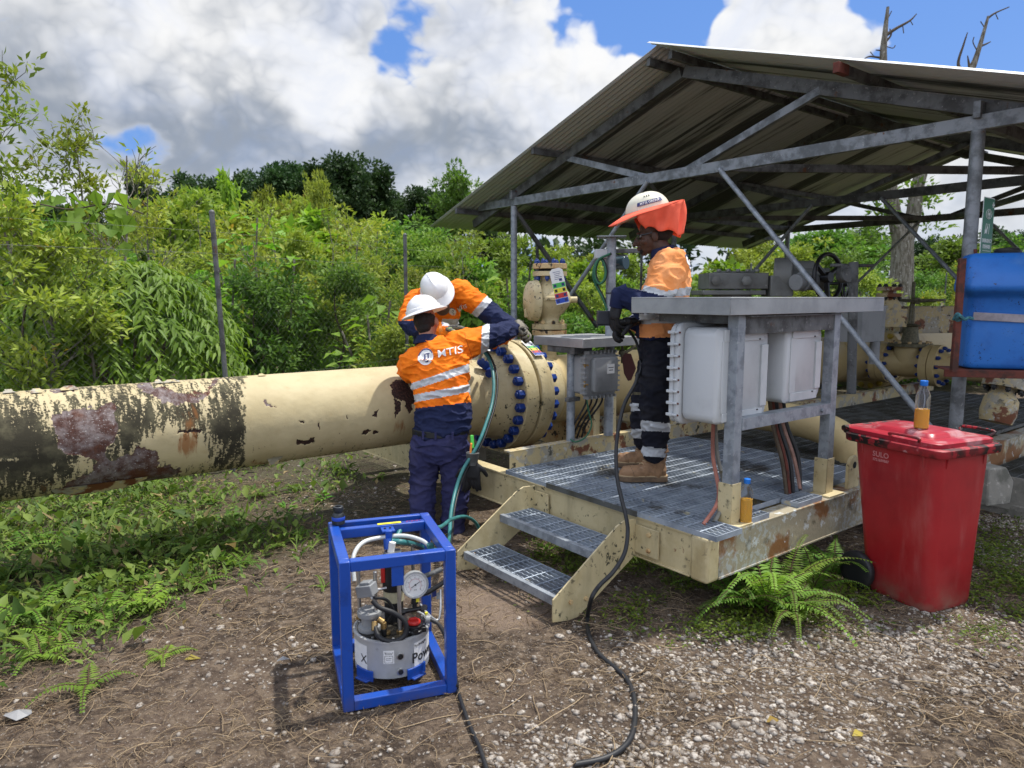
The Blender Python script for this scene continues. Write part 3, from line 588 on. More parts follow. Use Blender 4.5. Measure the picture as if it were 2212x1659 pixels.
def tag_card(name, label, o, ux, uy, wd, ht, thing_=True):
    th_ = thing(name, label, 'tag', o); uz = ux.cross(uy).normalized(); a, b = wd/2, ht/2
    mb = MB(); mb.prism([(-a*.55, b), (-a, b-.02), (-a, -b), (a, -b), (a, b-.02), (a*.55, b)], o, ux, uy, .0015); mb.build('card', m_label, th_)
    hh = ht*.145
    for i, m in enumerate((m_grn, m_yel, m_rdp, m_blp)):
        cc = o+uy*(b-ht*.40-hh*(i+.5)); mb = MB(); mb.box(cc+uz*.0016, (wd*.96, hh*.92, .001), ux, uy, uz); mb.build('printed_band', m, th_)
        mb = MB()
        for sx_ in (-.30, .30): mb.box(cc+ux*wd*sx_+uz*.0026, (wd*.2, hh*.55, .0006), ux, uy, uz)
        mb.build('printed_panel', m_dblue if i != 1 else m_ink, th_)
    mb = MB()
    for i in range(5): mb.box(o+uy*(b-ht*(.1+i*.05))+ux*wd*.05*(i % 2)+uz*.0016, (wd*(.55-.06*(i % 3)), ht*.012, .0006), ux, uy, uz)
    mb.box(o+uy*(b-ht*.33)+ux*wd*.2+uz*.0016, (wd*.22, ht*.07, .0006), ux, uy, uz); mb.build('small_print', m_dblue, th_)
    return th_
tp = at(1208, 618, 6.22); ux = V((.95, -.10, .08)).normalized(); uy = (ZZ+ux*-.22).normalized(); ux = (ux-uy*ux.dot(uy)).normalized()
tag_card('inspection_tag', 'hanging white card with green, yellow, red and blue bands on the vent valve', tp, ux, uy, .115, .31)
ux = V((.80, .55, -.28)).normalized(); uy = V((-.52, .55, .66)).normalized(); ux = (ux-uy*ux.dot(uy)).normalized()
o_ = at(1092, 752, 5.78)
uyt = V((-.42, .30, .62)).normalized(); uxt = V(BX); uyt = (uyt-uxt*uyt.dot(uxt)).normalized()
tag_card('flange_tag', 'colour banded card lying against the top of the big flange', ax(.90)+(-TX*.50+ZZ*.865).normalized()*.482, V(BX), (TX*.865+ZZ*.50).normalized(), .10, .24)
# little bleed valve near the vent valve
bv = thing('bleed_valve', 'small tarnished bleed valve beside the gloved hands on top of the pipe', 'valve', at(1129, 765, 6.35))
q = at(1129, 765, 6.35); mb = MB(); mb.cyl(q, q+ZZ*.10, .014, n=10); mb.nut(q+ZZ*.10, ZZ, .03, .03); mb.cyl(q+ZZ*.13, q+ZZ*.2, .02, n=10); mb.nut(q+ZZ*.19, ZZ, .028, .04); mb.cyl(q+ZZ*.23, q+ZZ*.30, .012, n=8); mb.build('valve_body', m_tarn, bv)

# ================================================================== skid platform
SL = 6.9; SW = 4.4
skid = thing('skid_platform', 'raised cream steel skid with bar grating deck carrying the pipework', 'platform', S(0, 0, .47))
mb = MB(); mb.prism([(0, -.085), (.024, -.12), (.05, -.12), (.05, .12), (.024, .12), (0, .085)], S(.0, -.03, .35)+V((0, 0, 0)), BX, ZZ, .012)
mb = MB(); sbox(mb, .012, .024, .11, SW, .24, .463); sbox(mb, 0.0, .10, .11, SW, .455, .468); sbox(mb, 0.0, .09, .11, SW, .232, .243)
mb.build('end_beam', m_cream, skid, bevel=.003)
mb = MB(); sbox(mb, -.004, .10, -.006, .108, .225, .468); mb.build('corner_plate', m_cream, skid, bevel=.018, seg=3)
mb = MB(); sbox(mb, .10, SL, .0, .010, .24, .459); sbox(mb, .10, SL, -.004, .12, .459, .470); sbox(mb, .10, SL, -.004, .11, .228, .240)
mb.build('side_beam', m_side, skid, bevel=.002, label='skid side beam with rust and grey worn patches')
for tt in (1.70, 3.9):
    mb = MB(); sbox(mb, .03, SL, tt-.006, tt+.006, .24, .62); sbox(mb, .03, SL, tt-.006, tt+.07, .612, .624); sbox(mb, .1, SL, tt, tt+.08, .228, .24); mb.build('kerb_beam', m_cream_dirty, skid, bevel=.002)
for s_ in (.95, 1.6, 2.3, 2.9, 3.6, 4.4, 5.3, 6.2):
    mb = MB(); sbox(mb, s_, s_+.01, .02, 4.4, .26, .452); sbox(mb, s_-.04, s_+.05, .13, 1.66, .452, .462); mb.build('cross_beam', m_cream_dirty, skid)
for s_ in (1.2, 3.6, 6.2):
    for t_ in (.9, 2.6, 3.9):
        mb = MB(); sbox(mb, s_-.12, s_+.12, t_-.12, t_+.12, -.05, .226); mb.build('footing', m_conc, skid, bevel=.01)
def grating(parent, s0, s1, t0, t1, z1, m, serr=False, h=.028, pitch=.033, name='grating_panel', hole=None):
    mb = MB(); n = max(2, int((s1-s0)/pitch)); W = .0045
    for i in range(n+1):
        s = s0+(s1-s0)*i/n; spans = [(t0, t1)]
        if hole and hole[0] < s < hole[1]: spans = [(t0, hole[2]), (hole[3], t1)]
        for a, b in spans:
            if b-a < .02: continue
            if serr and 0 < i < n:
                k = int((b-a)/.022); base = len(mb.v); vs = []; fs = []
                for j in range(k+1):
                    tt = a+(b-a)*j/k; zt = z1-(.004 if j % 2 else 0)
                    vs += [S(s-W/2, tt, z1-h), S(s+W/2, tt, z1-h), S(s+W/2, tt, zt), S(s-W/2, tt, zt)]
                for j in range(k):
                    o = j*4; q = o+4; fs += [(o, q, q+1, o+1), (o+1, q+1, q+2, o+2), (o+2, q+2, q+3, o+3), (o+3, q+3, q, o)]
                mb.add(vs, fs)
            else: sbox(mb, s-W/2, s+W/2, a, b, z1-h, z1)
    k = max(2, int((t1-t0)/.1))
    for j in range(k+1):
        tt = t0+(t1-t0)*j/k
        if j in (0, k): sbox(mb, s0-.003, s1+.003, tt-.0025, tt+.0025, z1-h, z1+.001)
        else:
            if hole and hole[2] < tt < hole[3]:
                mb.tube([S(s0, tt, z1-.004), S(hole[0], tt, z1-.004)], .0045, 5); mb.tube([S(hole[1], tt, z1-.004), S(s1, tt, z1-.004)], .0045, 5)
            else: mb.tube([S(s0, tt, z1-.003), S(s1, tt, z1-.003)], .0045, 5)
    return mb.build(name, m, parent, smooth=False)
grating(skid, -.012, .20, -.06, 1.685, .502, m_grate, True)
grating(skid, .205, .96, .135, 1.685, .502, m_grate, True, hole=(.52, .82, .10, .36))
grating(skid, .965, 1.95, .135, 1.685, .502, m_grate, True)
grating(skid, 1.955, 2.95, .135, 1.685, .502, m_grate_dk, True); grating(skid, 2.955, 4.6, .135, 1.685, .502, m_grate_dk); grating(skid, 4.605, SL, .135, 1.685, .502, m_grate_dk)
grating(skid, .36, .56, .012, .115, .499, m_grate, True); grating(skid, .86, 1.12, .012, .115, .499, m_grate, True)
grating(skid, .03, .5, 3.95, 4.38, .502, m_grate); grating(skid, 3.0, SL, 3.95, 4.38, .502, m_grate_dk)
mb = MB(); mb.box(S(-.016, .86, .487), (.006, .78, .032), BX, TX, ZZ); mb.build('nosing_bar', m_grate_dk, skid)
# lifting lug
lug = [(-.07, 0), (.07, 0)]+[(.07, .15), (.05, .19), (.02, .208), (-.02, .208), (-.05, .19), (-.07, .15)]
mb = MB(); mb.prism(lug, S(1.56, .05, .47), BX, ZZ, .022); mb.build('lifting_lug', m_cream, skid, bevel=.003)
mb = MB(); mb.cyl(S(1.56, .036, .62), S(1.56, .0365, .62), .022, n=16); mb.build('lug_hole', m_dark, skid)
# pipe saddles
for s_ in (1.55, 3.1, 5.0):
    mb = MB(); sbox(mb, s_-.06, s_+.06, TP-.3, TP+.3, .24, .56); mb.build('pipe_saddle', m_cream_rust, skid, bevel=.004)
mb = MB(); sbox(mb, 1.06, SL, 2.0, 2.03, .24, .50); mb.build('inner_beam', m_cream_rust, skid)

# steps
st = thing('platform_steps', 'two tread cream steel steps with grey grating leading up to the skid deck', 'steps', S(-.56, .95, 0))
for t_, nm in ((.49, 0), (1.385, 1)):
    poly = [(-.62, .02), (-.46, -.01), (-.005, .245), (-.005, .455), (-.10, .462), (-.16, .44), (-.62, .14)]
    mb = MB(); mb.prism(poly, S(0, t_, 0), BX, ZZ, .010); mb.build('stringer', m_foot, st, bevel=.001)
    mb = MB(); mb.box(S(-.006, t_-.09 if nm == 0 else t_-.06, .345), (.010, .17, .16), BX, TX, ZZ); mb.build('mounting_plate', m_cream, st, bevel=.002)
    if nm == 0:
        for z_ in (.30, .39): mb = MB(); mb.nut(S(-.012, t_-.11, z_), -BX, .014, .014); mb.build('bolt', m_cream_rust, st)
    for s_, z_ in ((-.50, .10), (-.39, .09)): mb = MB(); mb.nut(S(s_, t_-.006, z_), -TX, .013, .012); mb.build('bolt', m_cream_rust, st)
for s0_, z_ in ((-.565, .125), (-.285, .31)):
    g_ = grating(st, s0_, s0_+.25, .505, 1.372, z_, m_grate, True, name='tread')
    mb = MB(); sbox(mb, s0_-.014, s0_-.008, .50, 1.377, z_-.042, z_+.003); sbox(mb, s0_-.014, s0_+.016, .50, 1.377, z_+.003, z_+.006); mb.build('tread_nosing', m_galv, st, bevel=.001)

# ================================================================== shelter
sh = thing('open_shelter', 'open sided steel shelter with a corrugated gable roof on pipe posts', 'shelter', S(5, TP, 0))
RS0, RS1 = 2.65, 10.7; RIDGE = 4.13; SLP = .327; HALF = 4.32
def zr(t): return RIDGE-abs(t-TP)*SLP
for sgn in (1, -1):
    n = int((RS1-RS0)/.076)*8; ang = math.atan(SLP); L_ = HALF/math.cos(ang); rows = 12; vs = []
    o = V((0, 0, 0))
    for j in range(rows+1):
        y = L_*(1-j/rows)
        for i in range(n+1):
            x = i*(RS1-RS0)/n; sag = .006*mnoise.noise(V((x*1.3, y*.8, sgn*5)))
            vs.append((x, y, .0095*math.cos(i*2*math.pi/8)+sag-.0*y))
    me = bpy.data.meshes.new('roof_sheet'); w_ = n+1
    me.from_pydata(vs, [], [(j*w_+i, j*w_+i+1, (j+1)*w_+i+1, (j+1)*w_+i) for j in range(rows) for i in range(n)]); me.materials.append(m_roof); me.shade_smooth()
    ob = bpy.data.objects.new('roof_sheet', me); COL.objects.link(ob); ob.parent = sh
    # local y runs from the ridge down to the eave
    yx = (TX*sgn*math.cos(ang)-ZZ*math.sin(ang)); zx = BX.cross(yx)
    Mx = Matrix((BX, yx, zx)).transposed().to_4x4(); org = S(RS0+(0 if sgn > 0 else -.10), TP-sgn*.03, RIDGE+(0 if sgn > 0 else .03)); Mx.translation = org-origin(sh); ob.matrix_local = Mx
    sd = ob.modifiers.new('thickness', 'SOLIDIFY'); sd.thickness = .0015
def member(p0, p1, w_, h_, nm, m=m_truss, up=ZZ, c=None):
    mb = MB()
    if c is None: mb.bar(p0, p1, w_, h_, up)
    else:               # channel: web plus two lips
        x, y, z = frame(V(p1)-V(p0), up); mb.bar(V(p0)+x*(w_/2-.003)*c, V(p1)+x*(w_/2-.003)*c, .006, h_, up)
        for k in (-1, 1): mb.bar(V(p0)+y*k*(h_/2-.003)-x*.003*c, V(p1)+y*k*(h_/2-.003)-x*.003*c, w_-.006, .006, up)
    return mb.build(nm, m, sh, bevel=.002)
ZC = 2.95
for i, s_ in enumerate((3.02, 6.3, 9.6)):
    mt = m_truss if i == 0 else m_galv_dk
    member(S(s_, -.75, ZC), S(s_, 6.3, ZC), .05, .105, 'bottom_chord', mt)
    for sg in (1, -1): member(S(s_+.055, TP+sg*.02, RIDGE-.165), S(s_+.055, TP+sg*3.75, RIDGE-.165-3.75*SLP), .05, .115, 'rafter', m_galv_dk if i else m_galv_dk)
    tA = TP+.72; member(S(s_+.055, TP+.42, ZC+.02), S(s_+.055, TP+1.75, zr(TP+1.75)-.18), .05, .07, 'web_member', mt)
    member(S(s_+.055, TP-.05, ZC+.02), S(s_+.055, TP-1.50, zr(TP-1.5)-.18), .05, .07, 'web_member', mt)
    for t_ in (0.0, 5.5):
        z0 = .472 if (t_ == 0 and i < 2) else 0; mb = MB(); mb.cyl(S(s_, t_, z0), S(s_, t_, ZC-.055), .047 if t_ == 0 else .043, n=20); mb.build('post', m_galv if t_ > 0 else m_truss, sh)
        mb = MB(); mb.box(S(s_, t_, z0+.008), (.2, .2, .014), BX, TX, ZZ); mb.build('base_plate', mt, sh, bevel=.003); mb = MB(); mb.box(S(s_, t_, ZC+.085), (.12, .05, .12), BX, TX, ZZ); mb.build('cap_plate', mt, sh, bevel=.003)
    mb = MB(); mb.tube([S(s_-.04, 2.21, ZC-.03), S(s_-.04, .10, .62)], .024, 12); mb.build('knee_brace', m_galv, sh)
    mb = MB(); mb.tube([S(s_-.04, 3.12, ZC-.03), S(s_-.04, 5.45, .58)], .024, 12); mb.build('knee_brace', m_galv, sh)
for k in (-3.62, -1.93, -.14, .14, 1.93, 3.62):
    m = m_rustfr if k == -1.93 else m_galv_dk
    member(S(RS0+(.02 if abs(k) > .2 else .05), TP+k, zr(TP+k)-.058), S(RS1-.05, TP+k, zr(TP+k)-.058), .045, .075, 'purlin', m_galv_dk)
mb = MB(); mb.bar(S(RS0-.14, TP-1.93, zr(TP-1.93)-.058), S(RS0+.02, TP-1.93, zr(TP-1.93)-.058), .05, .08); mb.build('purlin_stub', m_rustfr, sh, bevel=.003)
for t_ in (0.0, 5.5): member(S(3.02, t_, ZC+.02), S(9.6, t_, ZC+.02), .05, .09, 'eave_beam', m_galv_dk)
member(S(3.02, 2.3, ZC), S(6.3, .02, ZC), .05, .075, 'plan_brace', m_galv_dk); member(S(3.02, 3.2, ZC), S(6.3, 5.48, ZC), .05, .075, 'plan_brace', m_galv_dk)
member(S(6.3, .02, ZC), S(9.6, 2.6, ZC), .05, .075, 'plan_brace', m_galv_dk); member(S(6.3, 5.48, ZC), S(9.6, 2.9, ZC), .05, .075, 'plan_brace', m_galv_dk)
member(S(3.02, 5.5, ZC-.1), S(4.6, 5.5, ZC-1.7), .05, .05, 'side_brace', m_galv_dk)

# ================================================================== instrument hood with enclosures
hd = thing('cabinet_stand', 'galvanised stand with a wide flat steel hood holding the grey enclosures', 'equipment stand', S(.9, .35, .47))
mb = MB(); sbox(mb, .12, 1.74, 0.0, .67, 1.685, 1.695)
for a in ((.12, 1.74, 0, .004), (.12, 1.74, .666, .67), (.12, .124, .004, .666), (1.736, 1.74, .004, .666)): sbox(mb, a[0], a[1], a[2], a[3], 1.605, 1.685)
mb.build('hood', m_hood, hd, bevel=.003)
for s_ in (.27, 1.25):
    for t_ in (.06,):
        mb = MB(); sbox(mb, s_, s_+.065, t_-.004, t_+.004, .50, 1.60); sbox(mb, s_, s_+.008, t_+.004, t_+.06, .50, 1.60); sbox(mb, s_+.057, s_+.065, t_+.004, t_+.04, .50, 1.60); mb.build('leg', m_galv, hd, bevel=.001)
        mb = MB(); sbox(mb, s_-.012, s_+.075, t_-.010, t_-.0045, .482, .70); sbox(mb, s_-.012, s_-.004, t_-.010, t_+.075, .482, .70); sbox(mb, s_-.06, s_+.12, -.002, .13, .4705, .482); mb.build('foot_bracket', m_cream, hd, bevel=.002)
for s_ in (.22, 1.25):
    pass
mb = MB(); sbox(mb, .33, 1.25, .064, .072, 1.50, 1.60); sbox(mb, .33, 1.25, .02, .064, 1.592, 1.60); sbox(mb, .28, .34, .06, .6, 1.555, 1.60); sbox(mb, 1.2, 1.3, .1, .6, 1.56, 1.60); mb.build('top_rail', m_galv_dk, hd, bevel=.001)
mb = MB(); sbox(mb, .336, 1.25, .052, .058, .985, 1.05); sbox(mb, .336, 1.25, .058, .12, 1.044, 1.05); mb.build('lower_rail', m_galv, hd, bevel=.001)
mb = MB(); mb.nut(S(1.14, .050, 1.015), -TX, .012, .012); mb.build('bolt', m_galv, hd)
def enclosure(s0, s1, z0, z1, t0, t1, lab, nlug):
    o = S((s0+s1)/2, (t0+t1)/2, z0); e = thing('electrical_enclosure', lab, 'electrical box', o); w_, h_ = s1-s0, z1-z0; cc = S((s0+s1)/2, 0, (z0+z1)/2)
    mb = MB(); mb.rbox(cc+TX*((t0+t1-.05)/2), w_, h_, t1-t0-.05, .05, BX, ZZ, TX, .3); mb.build('body', m_encl, e, ang=50)
    mb = MB(); mb.rbox(cc+TX*(t1-.032), w_+.05, h_+.05, .034, .06, BX, ZZ, TX, .1)
    mb.rbox(cc+TX*(t1+.006), w_+.04, h_+.04, .034, .06, BX, ZZ, TX, .1); mb.build('lid_flange', m_encl, e, ang=50)
    for k in range(nlug):
        zz = z0+.03+(h_-.06)*k/(nlug-1)
        for sd in (s0-.032, s1+.032):
            mb = MB(); mb.box(S(sd+(.006 if sd < s0 else -.006), t1+.004, zz), (.018, .044, .016), BX, TX, ZZ); mb.cyl(S(sd, t1-.046, zz), S(sd, t1-.02, zz), .007, n=8); mb.build('lid_bolt', m_encl, e, bevel=.002)
        if True:
            mb = MB(); mb.cyl(S(s0-.0255, t1-.05, zz), S(s0-.024, t1-.05, zz), .006, n=8); mb.build('bolt_hole', m_rustfr, e)
    mb = MB(); sbox(mb, s0+.05, s0+.11, t0-.006, t0+.01, z0+.06, z1-.07); sbox(mb, s1-.08, s1-.02, t0-.012, t0+.01, z0+.07, z1-.10); sbox(mb, s0+.06, s1-.06, t0-.009, t0+.01, z1-.075, z1-.01); sbox(mb, s0+.06, s1-.05, t0-.009, t0+.01, z0+.01, z0+.06); mb.build('back_rib', m_encl, e, bevel=.003)
    mb = MB(); sbox(mb, s1-.11, s1-.10, t0-.0135, t0-.009, z1-.072, z1-.064); sbox(mb, s1-.11, s1-.10, t0-.0135, t0-.009, z0+.05, z0+.058); mb.build('drain_hole', m_ink, e)
    return e
enclosure(.17, .65, 1.02, 1.535, .115, .385, 'larger left grey bolted enclosure under the wide hood', 8)
enclosure(.82, 1.22, 1.075, 1.53, .115, .385, 'smaller right grey enclosure under the wide hood', 7)
tagp(MB().box(S(1.75, 1.74, .94), (.07, .07, .64), BX, TX, ZZ).build('support_post', m_cream, bevel=.003), 'short cream post standing on the kerb beam behind the larger grey enclosure', 'post')
# conduits
def conduit(lab, P, r, m, n=6, name='conduit', cat='conduit', group=None, nseg=8):
    Q = catmull(P, nseg); mb = MB(); mb.tube(Q, r, n); o = mb.build(name, m); return tagp(o, lab, cat, group)
GC = 'conduits dropping from the enclosures into the deck'
conduit('salmon coloured conduit nearest the left foot of the cabinet stand', [S(.42, .30, 1.02), S(.40, .28, .8), S(.30, .16, .60), S(.12, .12, .49)], .011, mat('salmon_conduit', (.35, .14, .10), .7, var=.3), group=GC)
conduit('dark stained conduit leaning beside the left foot of the cabinet stand', [S(.46, .32, 1.02), S(.44, .28, .8), S(.35, .15, .60), S(.20, .11, .49)], .013, m_conc, group=GC)
for k, (a, c, lb) in enumerate(((.97, m_barkd, 'dark leftmost'), (1.00, m_rustfr, 'rusty red second'), (1.04, m_black, 'black third'), (1.08, mat('pink_conduit', (.33, .19, .15), .7, var=.3), 'pale pink fourth'), (1.12, m_black, 'black rightmost'))):
    conduit(lb+' conduit hanging under the right grey enclosure', [S(a, .3, 1.08), S(a+.01, .27, .9), S(a+.03*k/4+.01, .2, .7), S(a+.02+.05*(k == 3), .16, .47)], .0125, c, group=GC)
conduit('thin yellow wire sagging under the cabinet stand', [S(.58, .3, 1.03), S(.56, .26, .88), S(.45, .22, .74), S(.36, .2, .72)], .006, m_tarn, name='wire', cat='wire')

# ================================================================== small hooded junction box
jh = thing('junction_box_stand', 'small square steel hood on a post sheltering the ribbed junction box', 'equipment stand', S(.62, 1.72, .62))
mb = MB(); sbox(mb, .53, 1.12, 1.50, 2.05, 1.392, 1.400)
for a in ((.53, 1.12, 1.50, 1.504), (.53, 1.12, 2.046, 2.05), (.53, .534, 1.504, 2.046), (1.116, 1.12, 1.504, 2.046)): sbox(mb, a[0], a[1], a[2], a[3], 1.335, 1.392)
mb.build('hood', m_hood, jh, bevel=.003)
mb = MB(); mb.cyl(S(.62, 1.72, .62), S(.62, 1.72, 1.33), .032, n=18); mb.build('post', m_galv, jh)
mb = MB(); sbox(mb, .54, .72, 1.60, 1.66, 1.285, 1.335); sbox(mb, .54, .60, 1.66, 1.9, 1.29, 1.333); sbox(mb, .54, .66, 1.66, 1.7, .93, .96); mb.build('bracket', m_galv_dk, jh, bevel=.002)
jb = thing('junction_box', 'small grey ribbed junction box with a white nameplate under the square hood', 'electrical box', S(.78, 1.62, 1))
mb = MB(); mb.rbox(S(.77, 1.66, 1.13), .30, .29, .12, .03, BX, ZZ, TX, .2); mb.build('body', m_greybox, jb, ang=50)
mb = MB(); mb.rbox(S(.77, 1.578, 1.13), .33, .32, .035, .04, BX, ZZ, TX, .1); mb.rbox(S(.79, 1.545, 1.13), .25, .26, .05, .03, BX, ZZ, TX, .25); mb.build('cover', m_greybox, jb, ang=50)
for k in range(8):
    for sd in (.60, .94):
        mb = MB(); zz = 1.0+.26*k/7; mb.box(S(sd, 1.565, zz), (.022, .05, .012), BX, TX, ZZ); mb.build('cooling_rib', m_greybox, jb)
for k in range(8):
    for zz in (.965, 1.295):
        mb = MB(); ss_ = .63+.28*k/7; mb.box(S(ss_, 1.565, zz), (.012, .05, .022), BX, TX, ZZ); mb.build('cooling_rib', m_greybox, jb)
mb = MB(); mb.box(S(.83, 1.518, 1.17), (.075, .002, .07), BX, TX, ZZ); mb.build('nameplate', m_label, jb)
mb = MB()
for k, wd in ((0, .05), (1, .035)):
    for i in range(5): mb.box(S(.83-wd/2+wd*i/4.5+.004, 1.5165, 1.18-.02*k), (wd/7, .001, .006), BX, TX, ZZ)
mb.build('nameplate_print', m_ink, jb)
for zz in (1.06, 1.2):
    mb = MB(); mb.cyl(S(.602, 1.555, zz-.015), S(.602, 1.555, zz+.03), .008, n=8); mb.cyl(S(.602, 1.52, zz+.008), S(.602, 1.57, zz+.008), .006, n=8); mb.build('hinge_bolt', m_brass, jb)
for k in range(4):
    a = .68+k*.055; conduit(['leftmost', 'second', 'third', 'rightmost'][k]+' black cable under the small junction box', [S(a, 1.62, .98), S(a, 1.63, .90), S(a-.05-.01*k, 1.70, .74), S(a-.06, 1.8, .55)], .008, m_black, name='cable', cat='cable', group='cables under the junction box')
conduit('thin green earth wire looping down to the junction box post base', [S(.68, 1.62, .97), S(.70, 1.61, .85), S(.72, 1.60, .75), S(.68, 1.62, .66), S(.62, 1.66, .625), S(.60, 1.70, .64)], .006, m_green, name='earth_wire', cat='wire')
# transmitter post
tpst = thing('transmitter_post', 'tall grey steel pipe post with a flat cap and cross bar behind the small hood', 'post', S(1.0, 1.70, .62))
mb = MB(); mb.cyl(S(1.0, 1.70, .624), S(1.0, 1.70, 2.14), .037, n=24); mb.build('pipe', m_galv, tpst)
mb = MB(); mb.box(S(1.0, 1.70, 2.144), (.22, .22, .006), (BX-TX).normalized(), (BX+TX).normalized(), ZZ); mb.build('cap_plate', m_galv, tpst)
mb = MB(); mb.box(S(.93, 1.76, .78), (.06, .008, .32), BX, TX, ZZ); mb.box(S(1.05, 1.72, .78), (.10, .008, .30), BX, TX, ZZ); mb.build('stiffener', m_cream, tpst)
mb = MB(); mb.lathe(S(1.0, 1.70, 1.72), ZZ, [(0, .038), (0, .041), (.008, .041), (.008, .038)], 20); mb.bar(S(1.0, 1.70, 1.724)+V((.04, 0, 0)), S(1.0, 1.70, 1.724)+V((.11, 0, 0)), .02, .015); mb.build('clamp', m_black, tpst)
tr = thing('pressure_transmitter', 'pale transmitter with dark round glass faces clamped near the top of the tall post', 'instrument', at(1330, 562, 5.5))
q = at(1306, 549, 5.5); mb = MB(); mb.box(q, (.15, .12, .07)); mb.box(q+V((.03, 0, -.05)), (.09, .10, .03)); mb.build('terminal_housing', m_encl, tr, bevel=.006)
q = at(1330, 558, 5.62); mb = MB(); mb.cyl(q+V((-.10, 0, -.01)), q+V((.09, 0, -.02)), .05, n=20); mb.bar(at(1330, 543, 5.6), at(1386, 541, 5.65), .05, .035); mb.build('body', m_galv_dk, tr, bevel=.003)
q = at(1346, 568, 5.56); mb = MB(); mb.cyl(q+V((-.05, .03, 0)), q+V((.02, -.03, 0)), .052, n=24); mb.build('glass_face', m_tealcov, tr, bevel=.005)
lp = [at(1318, 548, 5.40), at(1292, 562, 5.40), at(1284, 590, 5.40), at(1292, 612, 5.40), at(1304, 606, 5.40), at(1308, 585, 5.41), at(1300, 562, 5.42), at(1288, 566, 5.42), at(1281, 592, 5.43), at(1288, 618, 5.43), at(1302, 645, 5.43), at(1311, 670, 5.43)]
conduit('dark green cable coiled in a loop beside the tall post', lp, .009, m_green, name='coiled_cable', cat='cable')
lp2 = [p+V((.012, .02, .004)) for p in lp]; conduit('black cable coiled in a loop beside the tall post', lp2, .009, m_black, name='coiled_cable', cat='cable')
# isolation cock with maroon tag
ic = thing('isolation_cock', 'small tarnished lever valve under the right edge of the square hood', 'valve', at(1345, 760, 5.35))
q = at(1344, 762, 5.35); mb = MB(); mb.cyl(q+ZZ*.12, q-ZZ*.08, .009, n=10); mb.nut(q-ZZ*.03, ZZ, .024, .05); mb.ell(q, (.028, .028, .028)); mb.bar(q+V((.02, -.01, .0)), q+V((.11, -.02, .06)), .012, .022); mb.build('valve_body', m_tarn, ic, bevel=.002)
q = at(1354, 790, 5.33); mb = MB(); mb.prism([(-.045, .10), (.03, .09), (.07, -.02), (.035, -.11), (.01, -.115), (-.02, -.06)], q, V((1, 0, 0)), ZZ, .004); tagp(mb.build('blank_tag', m_maroon), 'maroon plastic tag hanging from the small lever valve', 'tag')

# ================================================================== big ball valve, gearbox and motor actuator
bvb = thing('ball_valve', 'big cream valve half hidden behind the grey enclosures, below the gearbox', 'valve', ax(4.1))
mb = MB(); mb.ell(ax(4.1), (.52, .50, .50), BX, TX, ZZ, 28, 16); mb.lathe(ax(3.55), BX, [(0, .33), (0, .46), (.1, .46), (.1, .33), (1.0, .33), (1.0, .46), (1.1, .46), (1.1, .33)], 48); mb.cyl(ax(4.1)+ZZ*.4, ax(4.1)+ZZ*.74, .16, n=24); mb.build('valve_body', m_pipe2, bvb)
g0 = at(1585, 640, 7.7)
gb = thing('valve_gearbox', 'low flat grey gearbox with bolted lugs above the wide hood', 'gearbox', g0)
mb = MB(); q = at(1582, 608, 7.7); mb.box(q, (.62, .45, .17)); mb.box(q+V((-.05, 0, -.12)), (.66, .5, .05)); mb.box(q+V((.0, 0, .095)), (.36, .3, .02)); mb.cyl(q+V((0, 0, -.14)), q+V((0, 0, -.30)), .2, n=24); mb.box(q+V((-.02, 0, -.33)), (.58, .4, .06)); mb.build('housing', m_grey, gb, bevel=.012)
for k in range(5): mb = MB(); mb.nut(q+V((-.20+.10*k, -.18, .10)), ZZ, .024, .025); mb.build('bolt', m_grey, gb)
for dx in (-.24, .07): mb = MB(); mb.cyl(q+V((dx, -.22, .0)), q+V((dx-.02, -.31, .0)), .04, n=12); mb.nut(q+V((dx-.02, -.31, 0)), V((-.2, -1, 0)), .05, .03); mb.build('side_bolt', m_grey, gb)
mo = thing('motor_actuator', 'rounded grey motor actuator beside the black handwheel', 'actuator', at(1700, 640, 7.6))
q = at(1700, 600, 7.6); mb = MB(); mb.cyl(q+V((-.12, .05, .02)), q+V((.05, -.02, .02)), .19, n=32); mb.box(q+V((-.10, 0, -.09)), (.24, .3, .22)); mb.build('gear_drum', m_grey, mo, bevel=.012)
mb = MB(); mb.cyl(q+V((.0, .1, .0)), q+V((.42, -.05, -.02)), .12, n=28); mb.cyl(q+V((.05, .1, .09)), q+V((.3, .05, .09)), .09, n=24); mb.build('motor_housing', m_grey, mo, bevel=.01)
mb = MB(); mb.cyl(q+V((-.02, -.28, -.055)), q+V((.22, -.14, -.03)), .085, n=28); mb.cyl(q+V((.06, -.24, -.045)), q+V((.10, -.215, -.04)), .10, n=28); mb.build('end_cap', m_greybox, mo, bevel=.008)
def handwheel(name, lab, c, axd, R, r, m, spokes=3, hub=.05, stem=None):
    o = thing(name, lab, 'handwheel', c); x, y, z = frame(axd); mb = MB(); P = [V(c)+(x*math.cos(2*math.pi*k/40)+y*math.sin(2*math.pi*k/40))*R for k in range(41)]
    mb.tube(P, r, 10, cap=False); mb.build('rim', m, o)
    for k in range(spokes):
        a = 2*math.pi*k/spokes+.5; mb = MB(); mb.bar(V(c)-z*.02, V(c)+(x*math.cos(a)+y*math.sin(a))*R, r*1.3, r*2.2, z); mb.build('spoke', m, o, bevel=.002)
    mb = MB(); mb.cyl(V(c)-z*.05, V(c)+z*.03, hub, n=16); mb.build('hub', m, o, bevel=.004)
    if stem: mb = MB(); mb.cyl(V(c)-z*stem, V(c), hub*.5, n=12); mb.build('stem', m, o)
    return o
